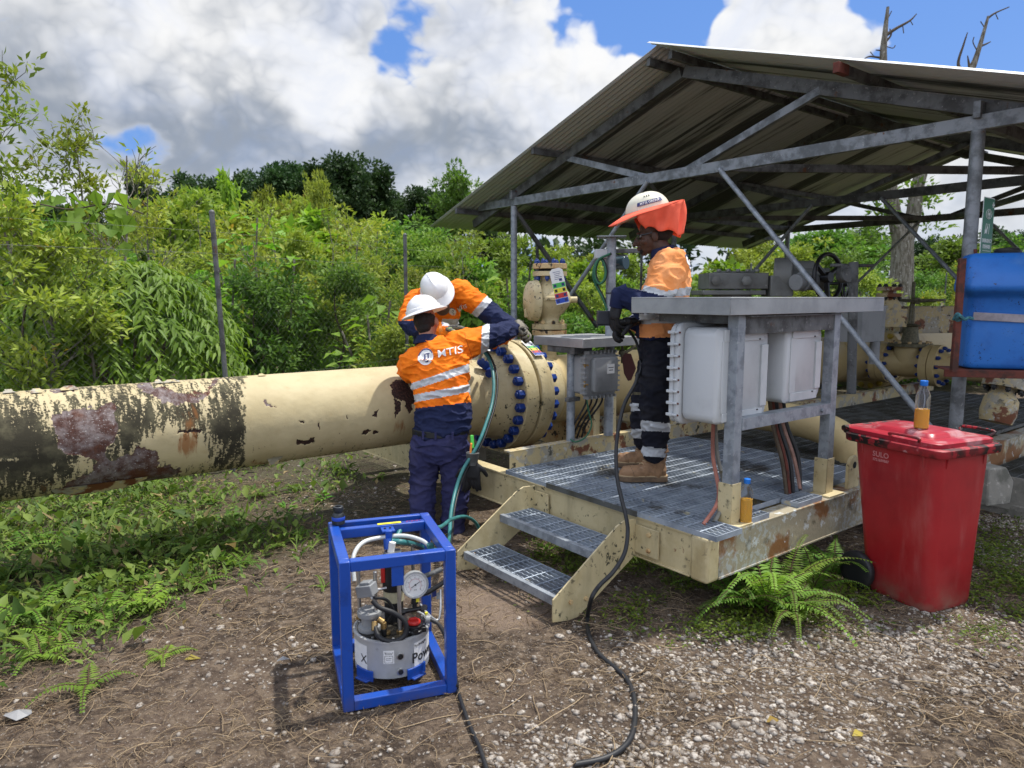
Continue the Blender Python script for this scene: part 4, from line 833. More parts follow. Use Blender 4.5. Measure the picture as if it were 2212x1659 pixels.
handwheel('handwheel', 'large glossy black handwheel above the wide hood', at(1789, 599, 7.35), V((.55, -.83, .05)), .235, .022, m_blackp, 3, .055, .28)
handwheel('handwheel', 'thin black handwheel half behind the larger one', at(1826, 612, 8.6), V((.75, -.65, 0)), .18, .012, m_blackp, 3, .04, .2)
handwheel('handwheel', 'flat rusty handwheel on the gate valve stem', at(1980, 648, 8.75), ZZ, .30, .014, m_tarn, 4, .035)
# grey cabinet and posts
cb = thing('control_cabinet', 'blank grey steel cabinet behind the right end of the wide hood', 'cabinet', at(1890, 740, 7.5))
q = at(1873, 700, 7.4); mb = MB(); mb.box(q+V((-.02, .10, 0)), (.50, .28, .37), BX, TX, ZZ); mb.build('housing', m_greybox, cb, bevel=.004)
mb = MB(); mb.cyl(q+V((.12, .05, -.18)), q+V((.12, .05, -.42)), .05, n=12); mb.build('leg', m_greybox, cb)
ip = tagp(MB().cyl(at(1839, 850, 7.0), at(1844, 566, 7.0), .045, n=14).build('support_post', m_galv_dk), 'dark steel post rising beside the right end of the wide hood', 'post')
ipt = thing('remote_instrument', 'dark instrument head with a bracket on the post above the handwheels', 'instrument', at(1830, 580, 7.1))
q = at(1828, 584, 7.05); mb = MB(); mb.box(q, (.14, .1, .10)); mb.bar(q+V((-.15, 0, .05)), q+V((.26, 0, .045)), .06, .03); mb.cyl(q+V((0, -.08, -.05)), q+V((0, .08, -.05)), .07, n=16); mb.build('head', m_galv_dk, ipt, bevel=.005)
ty = at(1822, 600, 7.0)

# branch line with gate valve, running towards the viewer from the main line
SB = 6.45; ZB = .86
br = thing('gate_valve', 'cream gate valve between two blue bolted flanges behind the diagonal brace', 'valve', S(SB, 1.85, ZB))
def bf(t_): return S(SB, t_, ZB)
mb = MB(); mb.lathe(bf(2.14), -TX, [(0, .16), (0, .255), (.09, .255), (.09, .19), (.16, .16), (.30, .17), (.44, .16), (.52, .19), (.52, .255), (.61, .255), (.61, .16)], 44); mb.cyl(bf(1.83), bf(1.83)+ZZ*.22, .17, n=28); mb.build('valve_body', m_pipe2, br, ang=30)
mb = MB(); mb.cyl(bf(1.83)+ZZ*.22, bf(1.83)+ZZ*.26, .25, n=28); mb.lathe(bf(1.83)+ZZ*.26, ZZ, [(0, .11), (.1, .09), (.2, .08), (.22, .11), (.24, .05)], 24); mb.bar(bf(1.83)+ZZ*.5+BX*.05, bf(1.83)+ZZ*.80+BX*.03, .02, .035); mb.bar(bf(1.83)+ZZ*.5-BX*.05, bf(1.83)+ZZ*.80-BX*.03, .02, .035); mb.cyl(bf(1.83)+ZZ*.5, bf(1.83)+ZZ*1.02, .02, n=10); mb.build('bonnet', m_tarn, br, bevel=.003)
bolts(br, bf(1.83)+ZZ*.26, ZZ, .22, 12, .022, .025, m=m_cream_rust, stud=0)
bolts(br, bf(2.05), -TX, .215, 12, .026, .035); bolts(br, bf(1.62), TX, .215, 12, .026, .035)
b2 = thing('branch_pipe', 'cream branch pipe with bolted flanges either side of the gate valve', 'pipe', S(SB, 2.4, ZB))
mb = MB(); mb.lathe(bf(2.9), -TX, [(0, .30), (.35, .305), (.45, .26), (.60, .19), (.68, .18), (.68, .255), (.755, .255), (.755, .16)], 44); mb.build('reducer', m_pipe2, b2, ang=30)
bolts(b2, bf(2.22), TX, .215, 12, .026, .035)
mb = MB(); mb.lathe(bf(1.52), -TX, [(0, .16), (0, .255), (.075, .255), (.075, .19), (.14, .155), (.7, .155)], 44); mb.build('pipe_end', m_pipe2, b2, ang=30)
bolts(b2, bf(1.44), -TX, .215, 12, .026, .035)
fl = thing('line_valve', 'far cream line valve with yellow topped bolts at the right behind the gate valve', 'valve', ax(7.6))
mb = MB(); mb.lathe(ax(7.2), BX, [(0, .32), (.1, .36), (.14, .47), (.28, .47), (.30, .44), (.34, .44), (.36, .47), (.5, .47), (.52, .40), (1.6, .42), (3, .42)], 64); mb.build('valve_body', m_pipe2, fl)
bolts(fl, ax(7.34), -BX, .42, 20, .042, .05, m=mat('gold_bolt', (.42, .30, .04), .4, .4, var=.2), ph=.5)
mb = MB(); q = at(1995, 690, 9.2); mb.box(q, (.95, .3, .34), V((.98, .2, 0)).normalized(), V((-.2, .98, 0)).normalized()); mb.build('gear_case', m_cream_dirty, fl, bevel=.01)
r2 = thing('relief_flange', 'stacked cream flange pair with dark bolts on a stub behind the grey cabinet', 'flange', at(1922, 640, 8.0))
q = at(1920, 655, 8.0); mb = MB(); mb.lathe(q-ZZ*.15, ZZ, [(0, .12), (.12, .13), (.2, .08), (.22, .07), (.22, .135), (.26, .135), (.26, .07), (.29, .07), (.29, .135), (.33, .135), (.335, .05)], 32); mb.box(q-ZZ*.16, (.3, .24, .2)); mb.build('stub', m_cream_dirty, r2, bevel=.003)
bolts(r2, q+ZZ*.18, ZZ, .11, 8, .018, .025, m=m_black); bolts(r2, q+ZZ*.07, -ZZ, .11, 8, .018, .02, m=m_black)
# drain elbow dropping to the deck
el = thing('drain_elbow', 'cream pipe elbow curving down to the deck between the stand and the red bin', 'pipe', S(2.1, .6, .5))
P = [S(2.15, 1.30, .74), S(2.15, .95, .745), S(2.17, .70, .73), S(2.2, .48, .66), S(2.2, .38, .54), S(2.2, .36, .42), S(2.2, .36, .26)]
mb = MB(); mb.tube(catmull(P, 6), .122, 32); mb.build('pipe_wall', m_pipe2, el)
mb = MB(); mb.lathe(S(2.15, 1.31, .74), TX, [(0, .10), (0, .165), (.04, .165), (.04, .1)], 32); mb.build('flange', m_cream_rust, el, bevel=.002)
bolts(el, S(2.15, 1.31, .74), -TX, .135, 8, .02, .025, m=m_cream_rust)
hy = thing('riser_valve', 'cream flanged riser at the far right edge under the blue tank', 'valve', at(2155, 915, 6.0))
q = at(2150, 912, 6.0); mb = MB(); mb.lathe(q, V((.25, .1, 1)).normalized(), [(0, .12), (.08, .14), (.2, .13), (.27, .08), (.30, .08), (.30, .17), (.35, .17), (.36, .165), (.41, .165), (.41, .08)], 32); mb.build('valve_body', m_cream_dirty, hy)
bolts(hy, q+V((.25, .1, 1)).normalized()*.3, -V((.25, .1, 1)).normalized(), .135, 8, .024, .03, m=m_black)

# ================================================================== eyewash sign and tank
sg = thing('eyewash_sign', 'green emergency eyewash sign on the right shelter post', 'sign', at(2105, 486, 5.2))
q = S(3.14, -.065, 0); q.z = at(2105, 486, 5.25).z
mb = MB(); mb.prism([(a, b) for a, b in rrect(.21, .42, .015)], q, BX, ZZ, .003); mb.build('panel', m_signw, sg)
mb = MB(); mb.prism([(a, b) for a, b in rrect(.195, .405, .012)], q-TX*.002, BX, ZZ, .003); mb.build('green_face', m_sign, sg)
fo = q-TX*.0045; mb = MB(); text(mb, 'EMERGENCY', .037, fo-ZZ*.105, BX, ZZ, bold=.001, sx=.86); text(mb, 'EYEWASH', .037, fo-ZZ*.148, BX, ZZ, bold=.001, sx=.86); mb.build('lettering', m_signw, sg)
mb = MB(); mb.box(fo+BX*.07+ZZ*.16, (.012, .002, .04), BX, TX, ZZ); mb.box(fo+BX*.07+ZZ*.16-TX*.0015, (.04, .002, .012), BX, TX, ZZ)
def ringf(mb, c, rx, rz, th_, n=28):
    P = [V(c)+BX*rx*math.cos(2*math.pi*k/n)+ZZ*rz*math.sin(2*math.pi*k/n) for k in range(n+1)]; mb.tube(P, th_, 4, cap=False)
ringf(mb, fo+ZZ*.09, .055, .035, .0022); ringf(mb, fo+ZZ*.09, .022, .028, .003); mb.cyl(fo+ZZ*.09, fo+ZZ*.09-TX*.002, .011, n=16)
for k in range(3): mb.bar(fo+BX*(-.035+.03*k)+ZZ*.02, fo+BX*(-.055+.035*k)-ZZ*.055, .003, .004, TX)
mb.prism([(-.05, 0), (-.02, .012), (.0, .05), (-.015, .055), (-.03, .03), (-.055, .03)], fo+BX*.0-ZZ*.055, BX, ZZ, .002); mb.build('eye_symbol', m_signw, sg)
mb = MB()
for k in range(7): mb.box(fo+BX*(-.06+.02*k)-ZZ*.178, (.014, .0015, .004), BX, TX, ZZ)
mb.build('small_print', m_signw, sg)
tk = thing('eyewash_tank', 'moulded blue plastic eyewash tank strapped to the right post', 'tank', at(2150, 800, 5.0))
Xl = at(2080, 650, 4.9).x+.045; XU = at(2068, 700, 4.93).x; Xr = Xl+.80; Zb = at(2100, 797, 4.95).z; Zt = at(2130, 545, 4.95).z; TXc = (Xl+Xr)/2; HH = Zt-Zb
TKX = V((.966, -.26, 0)); TKY = V((.26, .966, 0))
mb = MB(); R = []
for f_, wd, dp, dy in ((0, .90, .84, 0), (.015, .95, .92, 0), (.05, .945, .96, 0), (.35, .945, .96, 0), (.60, .945, .95, 0), (.63, .965, .99, -.01), (.66, 1.04, 1.16, -.04), (.69, 1.075, 1.24, -.055), (.73, 1.075, 1.24, -.055), (.84, 1.03, 1.08, -.025), (.95, .98, .90, .01), (.985, .93, .80, .02), (1, .84, .66, .03)):
    R.append([V((TXc+.05, 5.02, Zb+HH*f_))+TKX*a+TKY*(b+dy) for a, b in rrect(.80*wd*.97, .25*dp, .05, 6)])
mb.loops(R); mb.build('tank_body', m_tank, tk, ang=60)
mb = MB(); q = V((at(2176, 540, 5.1).x, 5.1, Zt)); mb.lathe(q, ZZ, [(-.01, .075), (.02, .08), (.035, .07), (.04, .03)], 24); mb.build('filler_cap', m_black, tk)
ts = tagp(MB().box(V((TXc+.05, 5.02, Zb+HH*.435))-TKY*.128+TKX*.02, (.72, .008, .055), (TKX-ZZ*.05).normalized(), TKY, (ZZ+TKX*.05).normalized()).build('tank_strap', mat('faded_strap', (.28, .26, .28), .8, var=.3), bevel=.002), 'faded grey webbing strap across the blue tank', 'strap')
rp = [at(2060, 690, 4.93), at(2068, 678, 4.89), at(2078, 688, 4.90), at(2066, 692, 4.92), at(2072, 682, 4.88), at(2084, 690, 4.895), at(2092, 686, 4.895), at(2102, 689, 4.895)]
conduit('frayed teal rope knotted to the tank strap', rp, .011, mat('teal_rope', (.05, .17, .20), .9, var=.4, vscale=60), name='rope', cat='rope', nseg=5)
fr = thing('tank_bracket', 'rusty red angle iron bracket carrying the blue tank', 'bracket', at(2068, 810, 5.05))
mb = MB(); mb.box(V((XU, 4.93, (Zb+Zt)/2-.03)), (.045, .03, HH*.97)); mb.build('upright', m_rustfr, fr, bevel=.003)
mb = MB(); mb.box(V((TXc+.02, 5.02, Zb-.035))-TKY*.14, (.94, .03, .05), TKX, TKY, ZZ); mb.box(V((TXc+.02, 5.02, Zb-.012)), (.92, .25, .01), TKX, TKY, ZZ); mb.build('shelf', m_rustfr, fr, bevel=.003)
mb = MB(); mb.cyl(at(2107, 555, 5.15), at(2107, 538, 5.15), .012, n=8); mb.build('rod', m_rustfr, fr)

# right hand slab, second small platform
ps = tagp(MB().prism([(0, 0), (2.6, 0), (2.6, 1.1), (.2, 1.2)], S(3.3, -1.0, .035), BX, TX, .12).build('path', m_conc, bevel=.01), kind='structure')
cbk = tagp(MB().prism([(-.12, -.14), (.10, -.14), (.12, .02), (.04, .13), (-.12, .13)], at(2134, 1042, 4.9), V((.95, .3, 0)).normalized(), ZZ, .2).build('concrete_block', m_conc, bevel=.012), 'chipped concrete block on the path behind the red bin', 'block')
sp = thing('access_step', 'low grating step with a cream frame at the far right behind the bin', 'step', S(3.6, -.3, .25))
grating(sp, 3.45, 4.6, -.50, -.06, .30, m_grate_dk, name='tread'); mb = MB(); sbox(mb, 3.42, 4.62, -.52, -.505, .05, .31); sbox(mb, 3.42, 3.435, -.50, -.04, .05, .31); mb.build('step_frame', m_conc, sp, bevel=.003)
# ================================================================== hydraulic pump in its blue frame
PX = V((.948, .323, 0)).normalized(); PY = V((-PX.y, PX.x, 0)); PO = V((-.69, 2.72, .005))
def PP(x, y, z): return PO+PX*x+PY*y+ZZ*z
pump = thing('hydraulic_pump', 'electric hydraulic pump with round aluminium tank inside a bright blue cage frame', 'pump', PP(.24, .27, 0))
FW, FD, FH, tb = .48, .55, .64, .045; hb = tb/2
def rail(a, b, nm='frame_rail', w_=tb, h_=tb): mb = MB(); mb.bar(PP(*a), PP(*b), w_, h_); return mb.build(nm, m_blue, pump, bevel=.004)
for x in (hb, FW-hb):
    for y in (hb, FD-hb):
        mb = MB(); mb.box(PP(x, y, FH/2), (tb, tb, FH), PX, PY, ZZ); mb.build('frame_post', m_blue, pump, bevel=.004)
for z in (hb, FH-hb-.001):
    rail((tb, hb+.001, z), (FW-tb, hb+.001, z))
    for x in (hb, FW-hb): rail((x, tb, z), (x, FD-tb, z))
rail((tb, FD-hb, hb), (FW-tb, FD-hb, hb)); rail((tb, FD-hb*.7, FH-hb), (FW-tb, FD-hb*.7, FH-hb), w_=.03); rail((tb, FD-.115, FH-hb-.001), (FW-tb, FD-.115, FH-hb-.001), w_=.035)
mb = MB(); mb.box(PP(.27, FD-.115, FH+.0012), (.11, .02, .002), PX, PY, ZZ); mb.build('yellow_label', m_yel, pump)
for k in range(6): 
    mb = MB(); mb.bar(PP(.35+.012*k, FD-.125+.012*(k % 2), FH+.001), PP(.357+.012*k, FD-.105-.008*(k % 2), FH+.001), .0025, .0015); mb.build('red_marking', m_rdp, pump)
# tank
TCX, TCY, TR = .245, .265, .165
def TP_(x, y, z): return PP(TCX+x, TCY+y, z)
mb = MB(); mb.lathe(TP_(0, 0, 0), ZZ, [(.052, TR-.012), (.056, TR), (.215, TR), (.218, TR+.006), (.226, TR+.006), (.228, TR-.004), (.224, TR-.006)], 72); mb.build('oil_tank', m_alu, pump, ang=40)
mb = MB(); mb.cyl(TP_(0, 0, .226), TP_(0, 0, .2275), TR-.010, n=56); mb.build('top_plate', mat('oily_black_plate', (.015, .014, .012), .22, 0, [L((.10, .09, .07), 14, .5, .6, a=.6)]), pump)
for k in range(10):
    a = 2*math.pi*k/10+.2; mb = MB(); mb.nut(TP_((TR-.018)*math.cos(a), (TR-.018)*math.sin(a), .2275), ZZ, .006, .005); mb.build('cover_screw', m_steel, pump)
for a in (-60, 215, 90):
    a = math.radians(a)
    R = []
    for k in range(9):
        b_ = a+(k-4)*.075; c, s_ = math.cos(b_), math.sin(b_); R.append([TP_(c*(TR+.002), s_*(TR+.002), .04), TP_(c*(TR+.010), s_*(TR+.010), .04), TP_(c*(TR+.010), s_*(TR+.010), .088), TP_(c*(TR+.002), s_*(TR+.002), .088)])
    mb = MB(); mb.loops(R); c, s_ = math.cos(a), math.sin(a); mb.box(TP_(c*(TR-.03), s_*(TR-.03), .044), (.11, .07, .008), PX*c+PY*s_, PY*c-PX*s_, ZZ); mb.build('tank_cradle', m_blue, pump, bevel=.002)
def curved(mb, ang0, z0, z1, wd, off=.0012, n=10):      # patch bent round the tank
    R = []
    for k in range(n+1):
        a = math.radians(ang0)+(k/n-.5)*wd/TR; R.append([TP_(math.cos(a)*(TR+off), math.sin(a)*(TR+off), z0), TP_(math.cos(a)*(TR+off), math.sin(a)*(TR+off), z1)])
    return mb.loops(R, cap=False, closed=False)
def ctext(mb, body, size, ang0, z, off=.0022, bold=0.0):
    vs, fs = textmb(body, size, .0006, bold, 1)
    return mb.add([TP_(math.cos(math.radians(ang0)+v.x/TR)*(TR+off+v.z), math.sin(math.radians(ang0)+v.x/TR)*(TR+off+v.z), z+v.y) for v in vs], fs)
mb = MB(); curved(mb, -40, .085, .195, .14); mb.build('name_label', m_label, pump)
mb = MB(); ctext(mb, 'Power', .062, -40, .125, bold=.0012); mb.build('name_lettering', m_ink, pump)
mb = MB(); ctext(mb, 'hydratight', .019, -50, .181); mb.build('small_lettering', m_ink, pump)
mb = MB(); curved(mb, -160, .085, .195, .12); mb.build('name_label', m_label, pump)
mb = MB(); ctext(mb, 'X', .055, -146, .13); mb.build('name_lettering', m_ink, pump)
mb = MB(); curved(mb, -104, .125, .185, .046); mb.build('oil_label', m_label, pump)
mb = MB()
def arcbar(a0, z0, a1, z1, w_=.0012):
    mb.bar(TP_(math.cos(math.radians(a0))*(TR+.002), math.sin(math.radians(a0))*(TR+.002), z0), TP_(math.cos(math.radians(a1))*(TR+.002), math.sin(math.radians(a1))*(TR+.002), z1), .001, w_)
for A in ((-109, .168, -100, .168), (-109, .175, -103, .175), (-109, .168, -109, .175), (-103, .175, -100, .172), (-100, .168, -97.5, .177), (-110.5, .177, -108.5, .177), (-110, .160, -98, .160), (-110, .130, -98, .130), (-110, .160, -110, .130), (-98, .160, -98, .130), (-108, .150, -100, .150), (-108, .143, -101, .143)): arcbar(*A)
mb.build('oil_can_symbol', m_ink, pump)
for z in (.155, .085):
    a = math.radians(-87); n_ = PX*math.cos(a)+PY*math.sin(a); mb = MB(); c = TP_(math.cos(a)*TR, math.sin(a)*TR, z); mb.cyl(c, c+n_*.006, .016, n=20); mb.build('plug_boss', m_steel, pump, bevel=.001); mb = MB(); mb.cyl(c+n_*.006, c+n_*.011, .0115, n=16); mb.build('sight_plug', m_blackp, pump, bevel=.001)
# column of parts on top
def pc(nm, a, b, r, m, n=20, bev=0.0015): mb = MB(); mb.cyl(TP_(*a), TP_(*b), r, n=n); return mb.build(nm, m, pump, bevel=bev)
pc('motor', (.02, .05, .37), (.02, .05, .53), .05, m_blackp, 28); pc('motor_band', (.02, .05, .318), (.02, .05, .37), .047, mat('cream_motor_band', (.50, .46, .30), .5, var=.2), 28); pc('motor_base', (.02, .05, .2275), (.02, .05, .318), .043, m_black, 24)
pc('motor_cap', (.02, .05, .53), (.02, .05, .548), .040, m_steel, 24)
for a, h in (((-.075, -.045), .50), ((.02, -.10), .47), ((.12, .10), .55), ((-.13, .10), .50)): pc('support_rod', (a[0], a[1], .2275), (a[0], a[1], h), .0085, m_steel, 14); mb = MB(); mb.nut(TP_(a[0], a[1], .2275), ZZ, .016, .014); mb.build('rod_nut', m_brass, pump)
mb = MB(); q = TP_(-.10, -.02, .2275); mb.lathe(q, ZZ, [(0, .05), (.01, .052), (.02, .05), (.024, .036), (.06, .036), (.066, .052), (.078, .054), (.088, .052), (.092, .03), (.10, .03), (.102, .012)], 32); mb.build('filter_housing', m_greybox, pump, ang=30)
for k in range(7): a = 2*math.pi*k/7; mb = MB(); mb.nut(q+(PX*math.cos(a)+PY*math.sin(a))*.043+ZZ*.088, ZZ, .006, .007); mb.build('housing_screw', m_steel, pump)
mb = MB(); q = TP_(-.115, -.075, .435); axv = (PX*.7-PY*.5+ZZ*.2).normalized(); x_, y_, z_ = frame(axv); mb.box(q, (.075, .06, .05), z_, x_, y_); mb.box(q+z_*.005+y_*.03, (.05, .04, .015), z_, x_, y_); mb.build('valve_block', m_greybox, pump, bevel=.004)
mb = MB(); mb.cyl(q-y_*.02+x_*.02, q-y_*.045+x_*.03-PY*.02, .013, n=12); mb.build('valve_port', m_steel, pump)
mb = MB(); mb.cyl(TP_(-.13, -.02, .40), TP_(-.02, .0, .40), .006, n=8); mb.box(TP_(-.11, .0, .385), (.08, .06, .012), PX, PY, ZZ); mb.build('valve_bracket', m_steel, pump)
hp = [TP_(-.10, -.125, .405), TP_(-.07, -.14, .375), TP_(-.01, -.15, .345), TP_(.035, -.155, .30), TP_(.035, -.16, .25), TP_(0, -.16, .225), TP_(-.045, -.155, .228), TP_(-.08, -.14, .25), TP_(-.09, -.10, .285)]
mb = MB(); mb.tube(catmull(hp, 8), .0105, 12); mb.build('hose', m_black, pump)
hp = [TP_(-.09, -.09, .40), TP_(-.03, -.06, .37), TP_(.0, -.05, .31), TP_(-.02, -.04, .26)]; mb = MB(); mb.tube(catmull(hp, 8), .007, 10); mb.build('hose', m_black, pump)
for a, b, r in (((-.093, -.115, .262), (-.088, -.095, .295), .013), ((-.05, -.095, .235), (-.05, -.095, .285), .013), ((-.05, -.095, .285), (-.072, -.085, .30), .014), ((-.035, -.09, .228), (-.035, -.09, .24), .016)): pc('brass_fitting', a, b, r, m_brass, 10)
for a, b, r in (((-.05, -.098, .229), (-.05, -.098, .258), .014), ((-.075, -.11, .229), (-.075, -.11, .25), .015)): pc('hose_end', a, b, r, m_blackp, 12)
# gauge
gq = TP_(.095, -.075, .430); gn = (V((.28, -.95, .16))).normalized(); gx, gy, gzv = frame(gn); 
gx_, gy_ = gx, gy
if gx_.x < 0: gx_ = -gx_; gy_ = -gy_
if gy_.z < 0: gy_ = -gy_
mb = MB(); mb.lathe(gq-gn*.022, gn, [(0, .050), (.002, .058), (.030, .060), (.036, .058), (.036, .052), (.031, .051), (.030, .001)], 44); mb.build('gauge_case', m_alu, pump, ang=30)
mb = MB(); mb.cyl(gq+gn*.0085, gq+gn*.0095, .0505, n=40); mb.build('gauge_dial', m_label, pump)
mb = MB()
for k in range(41):
    a = math.radians(225-270*k/40); r0 = .041 if k % 5 else .037; d = gx_*math.cos(a)+gy_*math.sin(a); mb.bar(gq+gn*.0104+d*r0, gq+gn*.0104+d*.044, .0008, .0006, gn)
for k in range(9):
    a = math.radians(225-270*k/8); d = gx_*math.cos(a)+gy_*math.sin(a); text(mb, str(k), .0085, gq+gn*.0102+d*.031, gx_, gy_, .0004)
text(mb, 'BAR', .007, gq+gn*.0102-gy_*.022, gx_, gy_, .0004)
nd = (gx_*.6+gy_*.35).normalized(); mb.bar(gq+gn*.012-nd*.022, gq+gn*.012+nd*.024, .0022, .0008, gn); mb.cyl(gq+gn*.011, gq+gn*.014, .004, n=12); mb.build('gauge_marks', m_ink, pump)
mb = MB()
P_ = [gq+gn*.0104+(gx_*math.cos(math.radians(225-270*k/30))+gy_*math.sin(math.radians(225-270*k/30)))*.0262 for k in range(31)]; mb.tube(P_, .0005, 4); mb.build('red_scale', m_rdp, pump)
pc('gauge_stem', (.095, -.065, .37), (.095, -.060, .30), .010, m_black, 10); mb = MB(); mb.nut(TP_(.095, -.065, .338), ZZ, .017, .025); mb.cyl(TP_(.045, -.06, .305), TP_(.15, -.07, .315), .010, n=12); mb.nut(TP_(.05, -.06, .305), -PX, .014, .02); mb.nut(TP_(.12, -.07, .312), PX, .016, .025); mb.build('gauge_manifold', m_blackp, pump)
mb = MB(); mb.box(TP_(.105, -.075, .357), (.014, .010, .016), PX, PY, ZZ); mb.build('yellow_tab', m_yel, pump)
# red cap and switch housing, cable gland
q = TP_(.082, -.105, .2275); mb = MB(); mb.lathe(q, ZZ, [(0, .040), (.012, .042), (.016, .036), (.03, .038), (.034, .040), (.036, .028)], 28); mb.cyl(q+ZZ*.018-PY*.02, q+ZZ*.018-PY*.045, .012, n=14); mb.box(q+ZZ*.012+PX*.035-PY*.01, (.03, .03, .022), PX, PY, ZZ); mb.build('switch_housing', m_blackp, pump, bevel=.002)
mb = MB(); mb.lathe(q+ZZ*.037, ZZ, [(0, .027), (.004, .030), (.012, .029), (.016, .024)], 24); mb.box(q+ZZ*.058-PX*.004, (.034, .012, .012), PX, PY, ZZ); mb.build('red_cap', m_redv, pump, bevel=.002)
pc('cable_gland', (.135, -.10, .275), (.155, -.105, .272), .017, m_greybox, 16); mb = MB(); mb.box(TP_(.14, -.095, .298), (.012, .010, .010), PX, PY, ZZ); mb.build('yellow_tab', m_yel, pump)
# upper ring handle, brackets, braided hoses
rp_ = [TP_(-.17, -.10, .49), TP_(-.165, -.04, .575), TP_(-.11, .06, .60), TP_(-.02, .10, .60), TP_(.08, .09, .60), TP_(.15, .03, .59), TP_(.185, -.02, .565)]
mb = MB(); mb.tube(catmull(rp_, 8), .0095, 14); mb.build('clear_hose', mat('clear_grey_hose', (.52, .54, .52), .25, var=.15), pump)
for q in (TP_(-.168, -.06, .56), TP_(.18, -.01, .575)): mb = MB(); mb.box(q, (.03, .035, .022), PX, PY, ZZ); mb.build('hose_clip', m_teal, pump, bevel=.003)
mb = MB(); mb.box(PP(.255, .39, FH-.012), (.06, .07, .008), PX, PY, ZZ); mb.box(PP(.255, .358, FH-.04), (.03, .012, .06), PX, PY, ZZ); mb.build('top_bracket', m_blue, pump, bevel=.002)
for dx in (-.012, .012): mb = MB(); mb.nut(PP(.255+dx, .39, FH-.008), ZZ, .006, .005); mb.build('bracket_bolt', m_blackp, pump)
for q_, z_ in ((PP(.235, .012, FH-.085), (.05, .008, .09)), (PP(.04, .19, FH-.16), (.008, .06, .11))): mb = MB(); mb.box(q_, z_, PX, PY, ZZ); mb.build('frame_tab', m_blue, pump, bevel=.002)
mb = MB(); mb.cyl(TP_(.0, .06, .555), TP_(.0, .075, .60), .018, n=16); mb.build('hose_coupling', m_blue, pump); mb = MB(); mb.cyl(TP_(.01, .05, .545), TP_(.02, .05, .59), .016, n=16); mb.build('coupling_end', m_white, pump)
mb = MB(); mb.box(TP_(-.03, .03, .47), (.018, .02, .11), PX, PY, ZZ); mb.build('red_part', m_redv, pump, bevel=.003)
for k, P_ in enumerate(([TP_(.11, .0, .42), TP_(.17, -.01, .44), TP_(.235, .0, .455)], [TP_(.12, -.03, .36), TP_(.16, -.04, .37), TP_(.24, -.03, .405)], [TP_(.12, -.06, .33), TP_(.15, -.09, .29), TP_(.19, -.10, .26), TP_(.205, -.09, .30), TP_(.215, -.05, .38)], [TP_(.13, -.05, .30), TP_(.16, -.09, .26), TP_(.18, -.095, .245)])):
    mb = MB(); mb.tube(catmull(P_, 6), .011 if k < 2 else .0055, 10); mb.build('hose', m_galv_dk if k < 1 else (m_blackp if k == 1 else m_steel), pump)
for k in range(3): mb = MB(); mb.box(TP_(.17+.02*k, -.035, .37-.012*k), (.02, .004, .03), (PX+ZZ*.3).normalized(), PY, ZZ); mb.build('blue_tape', m_dblue if k % 2 else m_galv, pump)
sk = thing('impact_socket', 'black impact socket standing on the back left corner of the blue frame', 'socket', PP(.045, FD-.04, FH))
mb = MB(); mb.lathe(PP(.045, FD-.045, FH+.0005), ZZ, [(0, .028), (.002, .030), (.038, .030), (.052, .024), (.056, .019), (.06, .019), (.064, .024), (.082, .024), (.084, .022), (.084, .014), (.07, .013)], 32); mb.build('socket_body', mat('gunmetal', (.035, .04, .045), .4, .5, var=.4, vscale=40), sk, ang=30)
mb = MB(); mb.lathe(PP(.045, FD-.045, FH), ZZ, [(.020, .0302), (.021, .0308), (.036, .0308), (.037, .0302)], 32); mb.build('blue_band', m_blp, sk)

# ------------------------------------------------------------------ hoses and cables
def hose(lab, P, r, m, cat='hose', name=None, n=10): return conduit(lab, P, r, m, n, name or cat, cat, None, 8)
hose('teal hydraulic hose hanging from the flange past the front worker to the pump', [at(1040, 755, 5.50), at(1056, 775, 5.45), at(1066, 815, 5.30), at(1064, 865, 5.15), at(1050, 915, 4.98), at(1030, 965, 4.85), at(1000, 1015, 4.78), at(984, 1060, 4.70), at(974, 1110, 4.5), at(970, 1165, 4.2), at(955, 1190, 3.7), TP_(.10, .10, .56), TP_(.02, .08, .585)], .0125, m_teal)
hose('thin black hose taped alongside the teal hose', [at(1046, 752, 5.52), at(1062, 775, 5.47), at(1074, 815, 5.32), at(1071, 865, 5.17), at(1056, 918, 5.0), at(1036, 968, 4.87), at(1006, 1018, 4.80), at(990, 1062, 4.72), at(980, 1110, 4.52), at(975, 1165, 4.2), at(958, 1200, 3.72), TP_(.12, .08, .55)], .008, m_black)
hose('teal hose looping from the pump frame down to the ground by the steps', [TP_(.04, .10, .58), TP_(.12, .24, .60), at(945, 1140, 3.8), at(975, 1122, 4.2), at(1005, 1116, 4.5), at(1028, 1130, 4.7), at(1040, 1160, 4.75), at(1043, 1195, 4.7)], .0115, m_teal)
hose('black power cable from the pump switch running to the foreground', [TP_(.155, -.105, .272), TP_(.19, -.125, .25), TP_(.215, -.16, .19), TP_(.23, -.21, .10), TP_(.235, -.26, .03), atz(985, 1480, .012), atz(1001, 1530, .014), atz(1018, 1575, .012), atz(1036, 1615, .012), atz(1052, 1665, .012), atz(1075, 1760, .012)], .0085, m_black, cat='cable')
